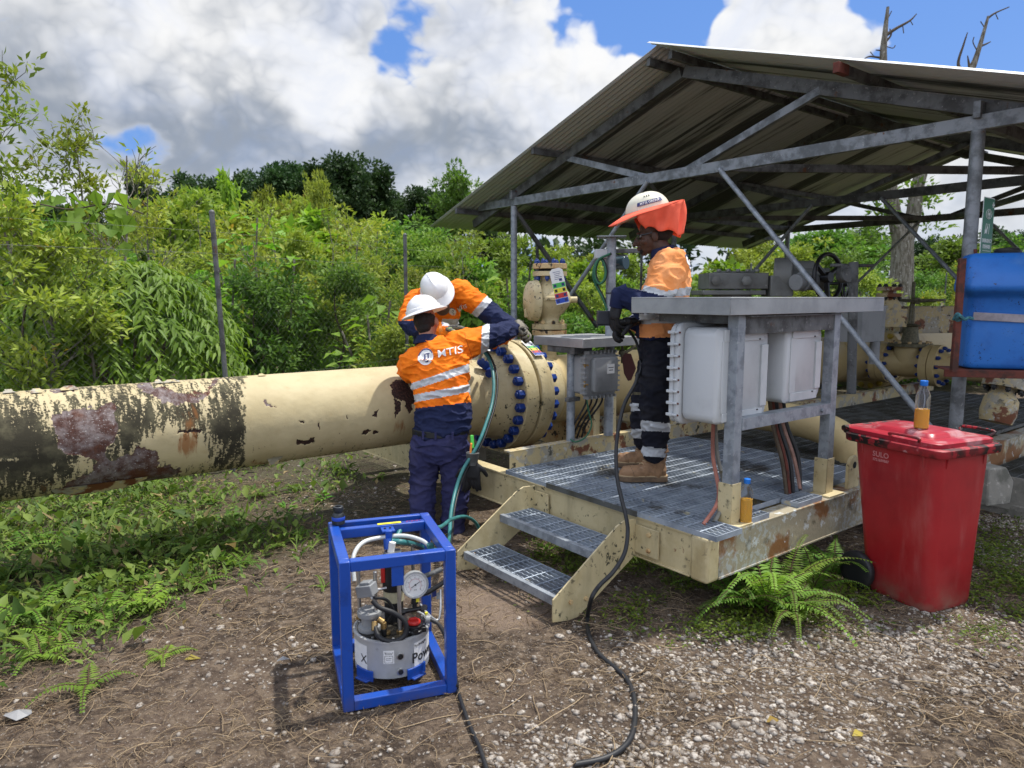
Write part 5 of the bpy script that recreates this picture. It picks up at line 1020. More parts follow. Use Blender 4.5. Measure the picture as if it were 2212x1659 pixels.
hose('black cable from the standing worker over the deck edge and curling on the gravel', [at(1378, 808, 4.25), at(1372, 830, 4.22), at(1350, 870, 4.18), at(1338, 915, 4.12), at(1331, 970, 4.02), at(1333, 1030, 3.93), at(1342, 1075, 3.86), at(1352, 1115, 3.80), at(1356, 1150, 3.70), at(1349, 1195, 3.62), at(1325, 1235, 3.56), at(1295, 1265, 3.52), at(1278, 1292, 3.46), atz(1269, 1335, .016), atz(1272, 1370, .013), atz(1292, 1410, .012), atz(1325, 1440, .012), atz(1352, 1465, .012), atz(1368, 1500, .014), atz(1372, 1545, .012), atz(1364, 1590, .012), atz(1340, 1620, .012), atz(1300, 1640, .012), atz(1240, 1652, .012)], .0115, m_black, cat='cable')
hose('thin black cable from the remote control down behind the standing worker', [at(1350, 702, 4.55), at(1375, 740, 4.6), at(1385, 790, 4.55), at(1379, 815, 4.4), at(1378, 808, 4.25)], .009, m_black, cat='cable')

# ================================================================== red wheelie bin
WX = V((.914, .407, 0)); DY = V((-.407, .914, 0)); BO = V((2.235, 3.60, 0))     # near front-left bottom corner; DY runs to the hinge side
def BP(x, y, z): return BO+WX*x+DY*y+ZZ*z
bn = thing('wheelie_bin', 'tall red two wheeled rubbish bin with scuffed dark rim and closed lid', 'bin', BP(.2, .25, 0))
BW, BD = .46, .56
def rr(z, w0, d0, cx, cy, r, e=0.0): return [BP(cx+a, cy+b, z) for a, b in rrect(w0, d0, r, 5)]
R = []
for z, w_, d_, cx, cy, r in ((.012, .33, .37, .20, .235, .05), (.0, .35, .39, .20, .235, .06), (.03, .375, .42, .20, .24, .065), (.45, .405, .475, .205, .265, .06), (.80, .435, .525, .21, .285, .055), (.862, .44, .53, .21, .287, .055)): R.append(rr(z, w_, d_, cx, cy, r))
mb = MB(); mb.loops(R); mb.build('bin_body', m_red, bn, ang=60)
mb = MB(); mb.loops([rr(.862, .50, .60, .21, .287, .045), rr(.868, .515, .615, .21, .287, .05), rr(.905, .52, .62, .21, .287, .05), rr(.912, .50, .60, .21, .287, .05)]); mb.build('rim', m_redrim, bn, ang=50)
mb = MB(); mb.loops([rr(.9125, .47, .575, .205, .30, .05), rr(.935, .475, .58, .205, .30, .05), rr(.942, .455, .56, .205, .30, .05)]); mb.loops([rr(.9425, .30, .40, .205, .31, .04), rr(.962, .27, .37, .205, .31, .04), rr(.966, .25, .35, .205, .31, .04)])
mb.build('lid', mat('faded_red_lid', (.36, .02, .035), .35, 0, [L((.48, .30, .30), 6, .52, .68, a=.7), L((.02, .012, .012), 14, .66, .70)], bump=(.001, 30)), bn, ang=50)
mb = MB(); mb.tube([BP(-.02, .61, .925), BP(.45, .61, .925)], .018, 14); mb.bar(BP(.0, .54, .90), BP(.0, .61, .92), .03, .04); mb.bar(BP(.42, .54, .90), BP(.42, .61, .92), .03, .04); mb.build('hinge_handle', m_redrim, bn)
for pts in ([BP(-.035, .12, .935), BP(-.045, .12, .955), BP(-.045, .28, .955), BP(-.035, .28, .935)], [BP(.445, .05, .94), BP(.47, .05, .965), BP(.47, .22, .965), BP(.445, .22, .94)]):
    mb = MB(); mb.tube(catmull(pts, 4), .008, 8); mb.build('lid_grip', m_redrim, bn)
for (x, y) in ((-.012, .10), (-.012, .48), (.06, .018), (.36, .018)):
    mb = MB(); mb.bar(BP(x, y, .862), BP(x+.01*(x < 0), y+.01*(y < .05), .80), .010, .018); mb.build('rib', m_red, bn, bevel=.003)
for x in (-.035, .455):
    o_ = BP(x, .45, .112); mb = MB(); mb.lathe(o_-WX*.022, WX, [(0, .06), (0, .10), (.006, .108), (.016, .111), (.03, .111), (.04, .108), (.044, .10), (.044, .06)], 40); w1 = mb.build('wheel', m_black, bn, ang=40)
    mb = MB(); mb.lathe(o_-WX*.018, WX, [(0, .02), (.002, .022), (.008, .074), (.03, .074), (.034, .02)], 30); mb.build('wheel_hub', m_blackp, bn, ang=40)
mb = MB(); mb.tube([BP(-.05, .45, .112), BP(.47, .45, .112)], .011, 10); mb.build('axle', m_galv_dk, bn)
uzl = (-WX).normalized(); fx = -DY
mb = MB()
def bt(body, size, y, z):
    global mb
    o_ = BP(-.0098+.02*(.80-z)/.35, y, z); text(mb, body, size, o_-WX*.0005, fx, (ZZ+WX*-.05).normalized(), .0008, bold=.0008)
bt('SULO', .042, .36, .812); bt('1721659507', .021, .36, .780); mb.build('moulded_lettering', mat('faded_red_print', (.55, .20, .20), .6), bn)
# bottles
def bottle(lab, q, h, liq, r=.034):
    b = thing('drink_bottle', lab, 'bottle', q); k = h/.25
    mb = MB(); mb.lathe(q, ZZ, [(.0, r*.8), (.006*k, r), (.14*k, r*.985), (.17*k, r*.99), (.195*k, r*.80), (.215*k, r*.48), (.225*k, r*.42), (.24*k, r*.42)], 28); mb.build('bottle_wall', m_pet, b)
    mb = MB(); mb.lathe(q, ZZ, [(.002, r*.78), (.008*k, r*.965), (liq, r*.955)], 28); mb.build('orange_drink', m_liq, b)
    mb = MB(); mb.lathe(q, ZZ, [(.225*k, r*.50), (.228*k, r*.54), (.25*k, r*.54), (.252*k, r*.48)], 24); mb.build('cap', m_cap, b)
    return b
q = BP(.17, .26, .967); bottle('half full bottle of orange drink with blue cap standing on the red bin lid', q, .268, .112, .0375)
bottle('bottle of orange drink with blue cap on the skid beam beside the stand leg', S(.375, .035, .4725), .245, .135, .033)

# ================================================================== people
def F2(V_): return V(V_).normalized()
class Fr:
    def __init__(s, o, fwd, up):
        s.o = V(o); s.u = F2(up); s.f = F2(V(fwd)-s.u*V(fwd).dot(s.u)); s.r = s.f.cross(s.u)
    def __call__(s, x, y, z): return s.o+s.r*x+s.f*y+s.u*z
def head_mb(h, k=1.0):
    mb = MB(); e = lambda c, r: mb.ell(h(*(a*k for a in c)), tuple(a*k for a in r), h.r, h.f, h.u, 20, 12)
    e((0, -.015, .03), (.076, .098, .088)); e((0, .03, -.02), (.062, .068, .085)); e((0, .035, -.075), (.046, .05, .033)); e((0, .076, -.098), (.021, .017, .016))
    mb.limb([h(0, .093*k, .005*k), h(0, .108*k, -.015*k), h(0, .121*k, -.036*k)], [.009*k, .011*k, .014*k], 10, 3); e((.013, .106, -.040), (.010, .011, .008)); e((-.013, .106, -.040), (.010, .011, .008))
    e((0, .099, -.063), (.025, .013, .007)); e((0, .096, -.075), (.022, .013, .008)); e((0, .088, .022), (.050, .014, .011))
    for s_ in (-1, 1): e((s_*.036, .058, -.03), (.028, .03, .026)); e((s_*.077, -.008, -.012), (.010, .021, .033))
    mb.limb([h(0, -.02*k, -.06*k), h(0, -.038*k, -.12*k), h(0, -.05*k, -.18*k)], [.060*k, .058*k, .066*k], 16, 4)
    return mb
def eyes(h, parent):
    for s_ in (-1, 1):
        mb = MB(); mb.ell(h(s_*.032, .078, .004), .012); mb.build('eye', m_white, parent); mb = MB(); mb.ell(h(s_*.032, .0855, .004), (.006, .006, .006)); mb.build('iris', m_ink, parent)
def helmet(parent, h, m, kind='cap', k=1.0, brim=.045):
    mb = MB(); R = []; N = 48
    for j in range(15):
        a = j/14*math.pi/2; rr_ = math.cos(a)**.9 if j < 14 else .001; z = .055+.118*math.sin(a)
        ring = []
        for i in range(N):
            p_ = 2*math.pi*i/N; cx, cy = math.cos(p_), math.sin(p_); ridge = .006*math.exp(-(cx/.16)**2)*math.sin(a)**.5 if j < 14 else .004
            groove = -.0035*(math.exp(-((abs(cx)-.42)/.07)**2))*min(1, j/4)
            ring.append(h(k*cx*(.112+groove)*rr_, k*(cy*.138*rr_-.006), k*(z+ridge)))
        R.append(ring)
    mb.loops(R); o = mb.build('helmet', m, parent, ang=60)
    mb = MB()
    def bring(z, ex, pk, f_):
        out = []
        for i in range(N):
            p_ = 2*math.pi*i/N; cx, cy = math.cos(p_), math.sin(p_); e_ = ex+(pk*max(0, cy)**1.6 if f_ else 0)
            out.append(h(k*cx*(.113+e_), k*(cy*(.139+e_)-.006), k*(z-(.25*e_ if kind != 'cap' else .28*e_*max(0, cy)))))
        return out
    if kind == 'cap': mb.loops([bring(.050, .004, .0, 1), bring(.048, .012, .05, 1), bring(.053, .012, .05, 1), bring(.066, .004, .0, 1), bring(.070, .001, 0, 1)])
    else: mb.loops([bring(.050, .003, 0, 0), bring(.048, brim, .012, 1), bring(.053, brim+.001, .012, 1), bring(.062, .006, 0, 0), bring(.080, .005, 0, 0), bring(.083, .001, 0, 0)])
    mb.build('helmet_brim', m, o, ang=50)
    return o
def hand_mb(Wp, D, N, thumb, curl=(30, 45, 35), spread=.0, k=1.0, thcurl=30):
    # Wp wrist, D finger direction, N palm normal, thumb = +1/-1 side
    D = F2(D); N = F2(V(N)-D*V(N).dot(D)); Sd = D.cross(N)*thumb; mb = MB(); W0 = V(Wp)
    mb.loft([(W0-D*.02*k, Sd, N, .030*k, .024*k), (W0+D*.01*k, Sd, N, .034*k, .022*k), (W0+D*.05*k, Sd, N, .044*k, .021*k), (W0+D*.085*k, Sd, N, .045*k, .018*k), (W0+D*.098*k, Sd, N, .038*k, .013*k)], 20, 2.6)
    for i, (off, Ls, r0) in enumerate(((.032, (.044, .027, .022), .0118), (.011, (.049, .031, .023), .0120), (-.011, (.045, .029, .022), .0115), (-.031, (.035, .022, .019), .0105))):
        p = W0+D*(.088-.004*abs(i-1))*k+Sd*off*k; d = D; P = [p-D*.02*k, p]; a = 0
        for L_, c in zip(Ls, curl):
            a += math.radians(c+i*3); d = (D*math.cos(a)+N*math.sin(a)+Sd*spread*off*10).normalized(); p = p+d*L_*k; P.append(p)
        mb.limb(P, [r0*k*1.08, r0*k*1.08, r0*k, r0*k*.92, r0*k*.85], 10, 4)
    p = W0+D*.022*k+Sd*.030*k+N*.006*k; d1 = (D*.62+Sd*.70+N*.30).normalized(); d2 = (D*.85+Sd*.25+N*(.3+thcurl/90)).normalized()
    mb.limb([p-d1*.01*k, p+d1*.035*k, p+d1*.04*k+d2*.03*k, p+d1*.04*k+d2*.056*k], [.017*k, .0155*k, .0135*k, .011*k], 10, 4)
    return mb
m_straw2 = flat('boot_lace', (.42, .30, .17), .8)
def boot(parent, heel, fwd, L_=.30, shaft=.15, m=None):
    h = Fr(heel, fwd, ZZ); mb = MB()
    mb.loft([(h(0, -.004, .065), h.r, h.u, .030, .040), (h(0, .03, .07), h.r, h.u, .041, .052), (h(0, .10, .072), h.r, h.u, .044, .056), (h(0, .165, .060), h.r, h.u, .050, .046), (h(0, .225, .056), h.r, h.u, .053, .044), (h(0, .268, .053), h.r, h.u, .046, .040), (h(0, L_-.004, .044), h.r, h.u, .022, .022)], 20, 2.4)
    mb.limb([h(0, .052, .06), h(0, .055, .12), h(0, .048, shaft+.03)], [.049, .056, .061], 18, 3); mb.ell(h(0, .10, .112), (.042, .055, .032), h.r, h.f, h.u)
    o, bv = skin(mb, 'boot', m or m_boot, parent, .006, 3, None, .0022, 22)
    sole = [(-.040, .0), (-.045, .06), (-.041, .11), (-.051, .18), (-.056, .235), (-.048, .275), (-.022, L_+.008), (.022, L_+.008), (.048, .275), (.056, .235), (.051, .18), (.041, .11), (.045, .06), (.040, .0), (.022, -.016), (-.022, -.016)]
    mb = MB(); mb.prism(sole, h(0, 0, .018), h.r, h.f, .034); mb.build('sole', m_sole, o, bevel=.005)
    mb = MB(); mb.prism([(a*.97, b if b > .02 else b) for a, b in sole], h(0, 0, .0395), h.r, h.f, .009); mb.build('welt', m_straw2, o, bevel=.002)
    def on(x, y, z, d=.003):
        q = bv.find_nearest(h(x, y, z)); return q[0]+q[1]*d
    for i in range(5):
        z_ = .118+.018*i; y_ = .155-.017*i; mb = MB(); mb.tube([on(-.030, y_-.012, z_), on(-.015, y_+.01, z_+.012), on(0, y_+.02, z_+.015), on(.015, y_+.01, z_+.004), on(.030, y_-.012, z_-.008)], .0036, 6); mb.build('lace', m_straw2, o)
    mb = MB(); mb.tube(catmull([on(0, .10, .19, .006), on(.03, .10, .175, .010), on(.045, .11, .145, .006), on(.03, .12, .16, .014), on(0, .10, .19, .008)], 4), .0028, 6); mb.tube(catmull([on(0, .10, .19, .006), on(-.03, .10, .17, .010), on(-.047, .11, .14, .006)], 4), .0028, 6); mb.build('lace_bow', m_straw2, o)
    for y_, zr_ in ((.215, .10), (.02, .11)):
        mb = MB(); mb.tube([on(.06*math.cos(a), y_-.012*math.cos(a*2), .035+zr_*.6*math.sin(a), .0006) for a in np.linspace(.1, 3.04, 14)], .0014, 4); mb.build('stitching', m_sole, o)
    mb = MB(); mb.tube([h(.064*math.cos(a), .048+.064*math.sin(a), shaft+.012) for a in np.linspace(0, 6.2832, 25)], .006, 6, cap=False); mb.build('padded_collar', m_boot2, o)
    return o
m_boot2 = mat('dark_brown_leather', (.14, .075, .035), .7, var=.3)
def C2(p): # crop2 coordinates of the two front workers
    x, y = project(np.array([[p.x, p.y, p.z]])); return (x[0]-831.5)/.37296, (y[0]-545.5)/.37296
def C3(p):
    x, y = project(np.array([[p.x, p.y, p.z]])); return (x[0]-1130.8)/.417, (y[0]-385.8)/.417
def ln(x, x0, y0, x1, y1): return y0+(x-x0)*(y1-y0)/(x1-x0)
def emblem(parent, o_, ux, uy, bvh, r, word=True, ws=.05):
    pat = []; 
    for j in range(7): pat.append([(rr2*math.cos(2*math.pi*i/24), rr2*math.sin(2*math.pi*i/24)) for i in range(25) for rr2 in [r*j/6]])
    mb = MB(); decal(mb, pat, o_, ux, uy, bvh, .004); mb.build('round_logo', m_label, parent)
    mb = MB(); mb2 = MB()
    def stroke(M, P, w_):
        for (a, b), (c, d) in zip(P, P[1:]):
            n = 3; dx, dy = c-a, d-b; l_ = math.hypot(dx, dy)+1e-9; nx_, ny_ = -dy/l_*w_/2, dx/l_*w_/2
            decal(M, [[(a+dx*i/n+nx_, b+dy*i/n+ny_) for i in range(n+1)], [(a+dx*i/n-nx_, b+dy*i/n-ny_) for i in range(n+1)]], o_, ux, uy, bvh, .0055)
    arcp = [(r*.92*math.cos(math.radians(a)), r*.92*math.sin(math.radians(a))) for a in range(20, 165, 12)]; stroke(mb, arcp, r*.14)
    stroke(mb, [(-r*.10, r*.3), (-r*.10, -r*.62), (r*.28, -r*.62), (r*.28, -r*.45)], r*.17); stroke(mb, [(r*.32, r*.30), (r*.32, -r*.25)], r*.15); stroke(mb, [(r*.0, r*.32), (r*.6, r*.32)], r*.12)
    mb.build('logo_mark', m_dblue, parent)
    if word: mb = MB(); text(mb, 'MTIS', ws, o_+ux*(r+ws*1.62), ux, uy, .001, .0002, bvh, .004, 1.15); mb.build('logo_lettering', m_label, parent)

# ---- front worker, seen from behind
p1 = thing('person', 'worker seen from behind leaning on the pipe in a wide brimmed white hard hat', 'person', at(950, 1150, 5.02))
F1 = F2((.12, .99, 0)); R1 = F1.cross(ZZ)
hd1 = Fr(at(921, 696, 5.26), (.28, .95, -.10), (-.18, .16, 1))
mb = head_mb(hd1)
Ls, Rs = at(884, 776, 5.14), at(1006, 742, 5.20); pel = at(949, 950, 5.02)
Re, Rw = at(1082, 722, 5.50), at(1106, 708, 5.72); Le, Lw = at(905, 805, 5.36), at(940, 782, 5.52)
mb.loft([(pel, R1, F1, .14, .09), (at(952, 880, 5.05), R1, F1, .13, .09), (at(950, 810, 5.10), R1, F1, .16, .10), (at(944, 760, 5.16), R1, F1, .16, .08), (at(930, 735, 5.20), R1, F1, .06, .06)], 20)
mb.limb([Rs, Re, Rw], [.05, .042, .032], 12); mb.limb([Ls, Le, Lw], [.05, .042, .032], 12)
hipL, hipR = at(922, 965, 5.02), at(978, 965, 5.02); knL, knR = at(914, 1045, 5.04), at(984, 1050, 5.02); anL, anR = at(912, 1125, 4.96), at(977, 1140, 5.03)
mb.limb([hipL, knL, anL], [.085, .055, .04], 12); mb.limb([hipR, knR, anR], [.085, .055, .04], 12)
skin(mb, 'body', m_skin, p1, .009, 3)
# hair: back and sides below the helmet
mb = MB(); mb.ell(hd1(0, -.024, .012), (.080, .098, .082), hd1.r, hd1.f, hd1.u, 24, 14); mb.ell(hd1(0, -.065, -.045), (.055, .045, .045), hd1.r, hd1.f, hd1.u); skin(mb, 'hair', m_hair, p1, .006, 2, wr=.0015, ws=60)
mb = MB()
for s_ in (-1, 1): mb.ell(hd1(s_*.083, .0, -.014), (.011, .022, .033), hd1.r, hd1.f, hd1.u)
mb.build('ear', m_skin, p1)
hl = Fr(at(921, 688, 5.25), (.55, .83, -.12), (-.30, .06, .95)); helmet(p1, hl, m_whitehat, 'full', 1.02, .045)
# shirt
mb = MB()
rw = lambda x, y, Y, rx, ry, p=2.0: (at(x, y, Y), (R1+ZZ*.22).normalized(), F1, rx, ry)
mb.loft([rw(956, 938, 5.02, .215, .145), rw(957, 905, 5.03, .205, .145), rw(955, 865, 5.05, .198, .145), rw(951, 820, 5.09, .210, .145), rw(947, 785, 5.13, .222, .135), rw(944, 758, 5.16, .200, .115), rw(934, 738, 5.19, .11, .08), rw(928, 730, 5.2, .075, .065)], 28, 2.2)
mb.limb([Rs+V((-.05, 0, -.02)), at(1040, 732, 5.32), Re, Rw-(Rw-Re).normalized()*.02], [.115, .092, .082, .064], 18); mb.limb([Ls+V((.04, 0, -.03)), at(886, 800, 5.25), Le, Lw], [.11, .09, .075, .06], 18)
def pick1(c, n):
    x, y = C2(c)
    if (c-Rs).dot((Re-Rs).normalized()) > .03 and x > 470 and y < ln(x, 470, 640, 620, 560):
        return 0 if x < ln(y, 430, 562, 580, 556) else (1 if x < ln(y, 430, 606, 580, 602) else 2)
    if c.y > 5.30 and x < 470: return 2
    if y > ln(x, 155, 905, 507, 866): return 2
    if ln(x, 170, 752, 498, 640) < y < ln(x, 180, 790, 498, 688): return 1
    if ln(x, 175, 822, 500, 762) < y < ln(x, 180, 866, 503, 806): return 1
    return 0
sh1, bv1 = skin(mb, 'shirt', [m_orange, m_refl, m_navy], p1, .0075, 5, pick1, .010, 6.5, (1, 1, 2.2))
mb = MB(); nk = Fr(hd1(0, -.045, -.135), (.1, 1, 0), (-.05, .25, 1)); mb.loft([(nk(0, 0, -.03), nk.r, nk.f, .095, .085), (nk(0, 0, .03), nk.r, nk.f, .075, .072), (nk(0, 0, .034), nk.r, nk.f, .066, .062)], 24); mb.build('collar', m_navy, p1)
xu = (R1+ZZ*.20).normalized(); uz_ = -F1; yu = uz_.cross(xu).normalized(); emblem(p1, at(915, 772, 4.98), xu, yu, bv1, .058, True, .074)
m_seam = flat('orange_seam', (.52, .10, .006), .85)
def seam(parent, pts, bvh, uz, m, w_=.004):
    Q = catmull(pts, 8); out = []
    for p in Q:
        h = bvh.ray_cast(p+uz*.4, -uz, .9); out.append((h[0] if h[0] is not None else p)+uz*.0015)
    mb = MB(); mb.tube(out, w_/2, 5); return mb.build('seam', m, parent)
seam(sh1, [at(x*.37296+831.5, y*.37296+545.5, 5.05) for x, y in ((150, 655), (230, 622), (320, 590), (400, 560), (470, 535))], bv1, -F1, m_seam)
seam(sh1, [at(x*.37296+831.5, y*.37296+545.5, 5.1) for x, y in ((455, 470), (478, 530), (495, 600), (500, 640))], bv1, -F1, m_seam)
# belt, trousers
bc = at(951, 931, 5.02)
mb = MB(); mb.loft([(bc+ZZ*-.028, R1, F1, .202, .142), (bc+ZZ*-.024, R1, F1, .205, .145), (bc+ZZ*.014, R1, F1, .204, .144), (bc+ZZ*.018, R1, F1, .200, .140)], 36); mb.build('belt', m_black, p1)
mb = MB(); mb.loft([(bc, R1, F1, .196, .138), (at(950, 950, 5.02), R1, F1, .200, .145), (at(950, 975, 5.02), R1, F1, .200, .145), (at(950, 995, 5.02), R1, F1, .17, .12)], 28, 2.2)
mb.limb([hipL+ZZ*.0, knL, anL], [.118, .098, .085], 18); mb.limb([hipR, knR, anR], [.118, .098, .085], 18); skin(mb, 'trousers', m_trous, p1, .0085, 4, None, .009, 7, (1, 1, 1.9))
for x in (.0, -.09, .12): mb = MB(); mb.box(bc+R1*x-F1*.148-ZZ*.006, (.016, .006, .06), R1, F1, ZZ); mb.build('belt_loop', m_trous, p1, bevel=.002)
for s_ in (-1, 1):
    mb = MB(); mb.bar(bc+R1*s_*.04-F1*.148-ZZ*.075, bc+R1*s_*.15-F1*.128-ZZ*.095, .012, .004); mb.build('pocket_seam', m_navy, p1, bevel=.001)
boot(p1, anL-V((-.0, .03, 0))-ZZ*(anL.z), (-.15, .98, 0)); boot(p1, anR-V((0, .03, 0))-ZZ*(anR.z), (.25, .96, 0))
o, _ = skin(hand_mb(Rw+V((.005, .01, 0)), (.62, .55, .22), (-.15, .75, -.65), -1, (35, 50, 40), k=1.18), 'glove', m_glove2, p1, .0045, 2)
mb = MB(); mb.tube([Rw-(Rw-Re).normalized()*.015, Rw+(Rw-Re).normalized()*.03], [.052, .044], 16); mb.build('glove_cuff', m_glove2, p1)
o, _ = skin(hand_mb(Lw, (.5, .85, -.1), (0, 0, -1), 1, (20, 25, 20), k=1.12), 'glove', m_glove2, p1, .0045, 2)
# clip with spare gloves on the belt
gc = tagp(MB().bar(at(1019, 940, 4.86), at(1021, 968, 4.85), .022, .014).build('glove_clip', m_lime, bevel=.003), 'lime green glove clip hanging on the front worker belt', 'clip')
MB().bar(at(1018, 957, 4.84), at(1016, 985, 4.84), .020, .014).build('clip_jaw', m_orp, gc, bevel=.003)
gp = thing('spare_gloves', 'black work gloves hanging from the clip on the front worker belt', 'gloves', at(1021, 985, 4.84))
mbx = hand_mb(at(1021, 1000, 4.84), (.04, 0, -1), (.2, 1, 0), 1, (8, 14, 10), k=1.15)
skin(mbx, 'glove', m_glove, gp, .005, 2); skin(hand_mb(at(1017, 1004, 4.87), (-.10, 0, -1), (-.3, 1, 0), -1, (4, 10, 14), k=1.1), 'glove', m_glove, gp, .005, 2)
mb = MB(); mb.tube([at(1021, 978, 4.84), at(1020, 1004, 4.84)], [.047, .036], 18, cap=True); mb.build('glove_cuff', m_galv_dk, gp)

# ---- second worker, bending over the pipe from the far side
p2 = thing('person', 'worker bending over the far side of the pipe in a white peaked hard hat', 'person', S(.5, 3.3, .5))
F2_ = F2((.10, -1, 0)); R2 = V((-1, -.1, 0)).normalized()
hd2 = Fr(at(946, 638, 5.98), (.38, -.70, -.62), (-.22, -.62, .75))
pel2 = at(940, 745, 6.68); Rs2, Ls2 = at(893, 650, 6.32), at(1000, 628, 6.28); Le2, Lw2 = at(1082, 694, 6.05), at(1108, 708, 5.86); Re2, Rw2 = at(890, 705, 6.02), at(962, 713, 5.80)
mb = head_mb(hd2)
mb.loft([(pel2, R2, F2_, .15, .10), (at(942, 690, 6.55), R2, F2_, .14, .10), (at(946, 655, 6.38), R2, (F2_-ZZ*.5).normalized(), .16, .10), (at(946, 632, 6.25), R2, (F2_-ZZ*.8).normalized(), .14, .08)], 20)
mb.limb([Rs2, Re2, Rw2], [.05, .042, .032], 12); mb.limb([Ls2, Le2, Lw2], [.05, .042, .032], 12); mb.limb([hd2(0, -.05, -.15), at(946, 640, 6.25)], [.06, .07], 12)
fy = pel2.y+.05
hl2 = [V((pel2.x+dx, pel2.y, pel2.z-.06)) for dx in (-.09, .09)]; kn2 = [V((pel2.x+dx, fy-.02, .95)) for dx in (-.11, .11)]; an2 = [V((pel2.x+dx, fy+.05, .60)) for dx in (-.12, .12)]
for k in range(2): mb.limb([hl2[k], kn2[k], an2[k]], [.085, .055, .042], 12)
skin(mb, 'body', m_skin_dk, p2, .009, 3)
mb = MB()
mb.loft([(pel2+ZZ*.02, R2, F2_, .20, .14), (at(942, 700, 6.60), R2, F2_, .20, .145), (at(944, 672, 6.48), R2, (F2_-ZZ*.4).normalized(), .215, .15), (at(946, 645, 6.36), R2, (F2_-ZZ*.7).normalized(), .225, .14), (at(947, 628, 6.27), R2, (F2_-ZZ*.9).normalized(), .17, .11), (at(947, 625, 6.2), R2, (F2_-ZZ).normalized(), .09, .08)], 28, 2.2)
mb.limb([Ls2+V((-.04, 0, -.01)), at(1040, 662, 6.18), Le2, Lw2], [.115, .092, .078, .06], 18); mb.limb([Rs2+V((.04, 0, 0)), at(886, 680, 6.18), Re2, Rw2], [.11, .09, .075, .058], 18)
def pick2(c, n):
    x, y = C2(c)
    q = (c-Ls2).dot((Le2-Ls2).normalized())
    if x > 455 and q > -.02:
        d = (x-455)*.62+(y-200)*.55
        return 0 if d < 112 else (1 if d < 146 else 2)
    if x < 250 and y > 395: return 2
    if 385 < y < 425 and 330 < x < 462: return 1
    return 0 if y < 500 else 2
sh2, bv2 = skin(mb, 'shirt', [m_orange, m_refl, m_navy], p2, .0085, 5, pick2, .010, 6.5, (1, 1, 2.2))
q = at(971, 669, 6.1); xu = V((.96, 0, .22)).normalized(); uz_ = V((0, -1, .1)).normalized(); yu = uz_.cross(xu).normalized(); emblem(p2, q, xu, yu, bv2, .030, True, .042)
mb = MB(); mb.loft([(at(946, 650, 6.14), R2, F2((0, -.5, -.8)), .09, .085), (at(946, 642, 6.08), R2, F2((0, -.5, -.8)), .075, .07)], 20); mb.build('collar', m_navy, p2)
hx = Fr(at(947, 634, 5.97), (.50, -.30, -.80), (-.28, -.70, .62)); helmet(p2, hx, m_whitehat, 'cap', 1.08)
mb = MB(); mb.loft([(pel2+ZZ*.03, R2, F2_, .18, .13), (pel2-ZZ*.08, R2, F2_, .19, .14)], 24)
for k in range(2): mb.limb([hl2[k], kn2[k], an2[k]], [.115, .09, .075], 16)
skin(mb, 'trousers', m_trous, p2, .012, 4)
for k in range(2): boot(p2, V((an2[k].x, an2[k].y+.05, .502)), (0, -1, 0))
skin(hand_mb(Lw2+V((.008, -.02, -.002)), (.80, -.35, -.15), (-.2, -.55, -.8), 1, (30, 55, 45), k=1.2), 'glove', m_glove2, p2, .0045, 2, label='pale grey gloved left hand gripping the tool')
skin(hand_mb(Rw2, (.90, -.12, .16), (.1, -.3, -.95), -1, (18, 28, 22), k=1.2), 'glove', m_glove2, p2, .0045, 2)
mb = MB(); mb.tube([Rw2-V((.04, 0, 0)), Rw2+V((.03, -.01, 0))], [.05, .045], 16); mb.build('glove_cuff', m_orp, p2)
mb = MB(); mb.tube([Lw2-(Lw2-Le2).normalized()*.03, Lw2+(Lw2-Le2).normalized()*.02], [.05, .045], 16); mb.build('glove_cuff', m_label, p2)
# torque tool on the bolts
tw = thing('torque_wrench', 'blue and black hydraulic torque wrench clamped on the upper left flange bolts', 'tool', at(1045, 785, 5.75))
q = at(1047, 788, 5.78); mb = MB(); mb.rbox(q, .13, .07, .05, .02, V((.75, .2, -.6)).normalized(), V((.6, .1, .78)).normalized(), V((.2, -.97, .0)).normalized()); mb.cyl(q+V((.05, 0, -.05)), q+V((.04, -.10, -.06)), .035, n=18); mb.build('drive_head', m_bolt, tw, bevel=.004)
mb = MB(); mb.tube([at(1036, 775, 5.7), at(1042, 755, 5.68)], .016, 10); mb.tube([at(1050, 778, 5.7), at(1056, 756, 5.66)], .013, 10); mb.build('swivel_coupling', m_steel, tw)

# ---- standing worker on the deck
p3 = thing('person', 'worker standing on the deck in profile with a coral sunshade on his hard hat', 'person', S(.48, .85, .502))
F3 = F2((-.93, .30, 0)); R3 = F3.cross(ZZ)          # R3 is his right, away from the viewer
hd3 = Fr(at(1412, 508, 4.62), (-.95, .22, -.20), (-.16, .02, 1))
mb = head_mb(hd3, 1.04)
Ls3, Rs3 = at(1452, 575, 4.40), at(1438, 568, 4.78); Le3, Lw3 = at(1398, 660, 4.34), at(1343, 640, 4.42); Re3, Rw3 = at(1420, 665, 4.86), at(1372, 698, 4.62)
pel3 = at(1428, 745, 4.60)
mb.loft([(pel3, R3, F3, .15, .09), (at(1432, 680, 4.60), R3, F3, .14, .095), (at(1440, 620, 4.60), R3, F3, .16, .11), (at(1444, 570, 4.60), R3, F3, .17, .09), (at(1440, 548, 4.60), R3, F3, .07, .07)], 20)
mb.limb([Ls3, Le3, Lw3], [.05, .042, .03], 12); mb.limb([Rs3, Re3, Rw3], [.05, .042, .03], 12); mb.limb([at(1436, 555, 4.6), hd3(0, -.05, -.12)], [.065, .06], 12)
hL, hR = at(1432, 765, 4.50), at(1422, 765, 4.72); kL, kR = at(1416, 868, 4.48), at(1394, 868, 4.82); aL, aR = at(1412, 976, 4.50), at(1390, 950, 4.90)
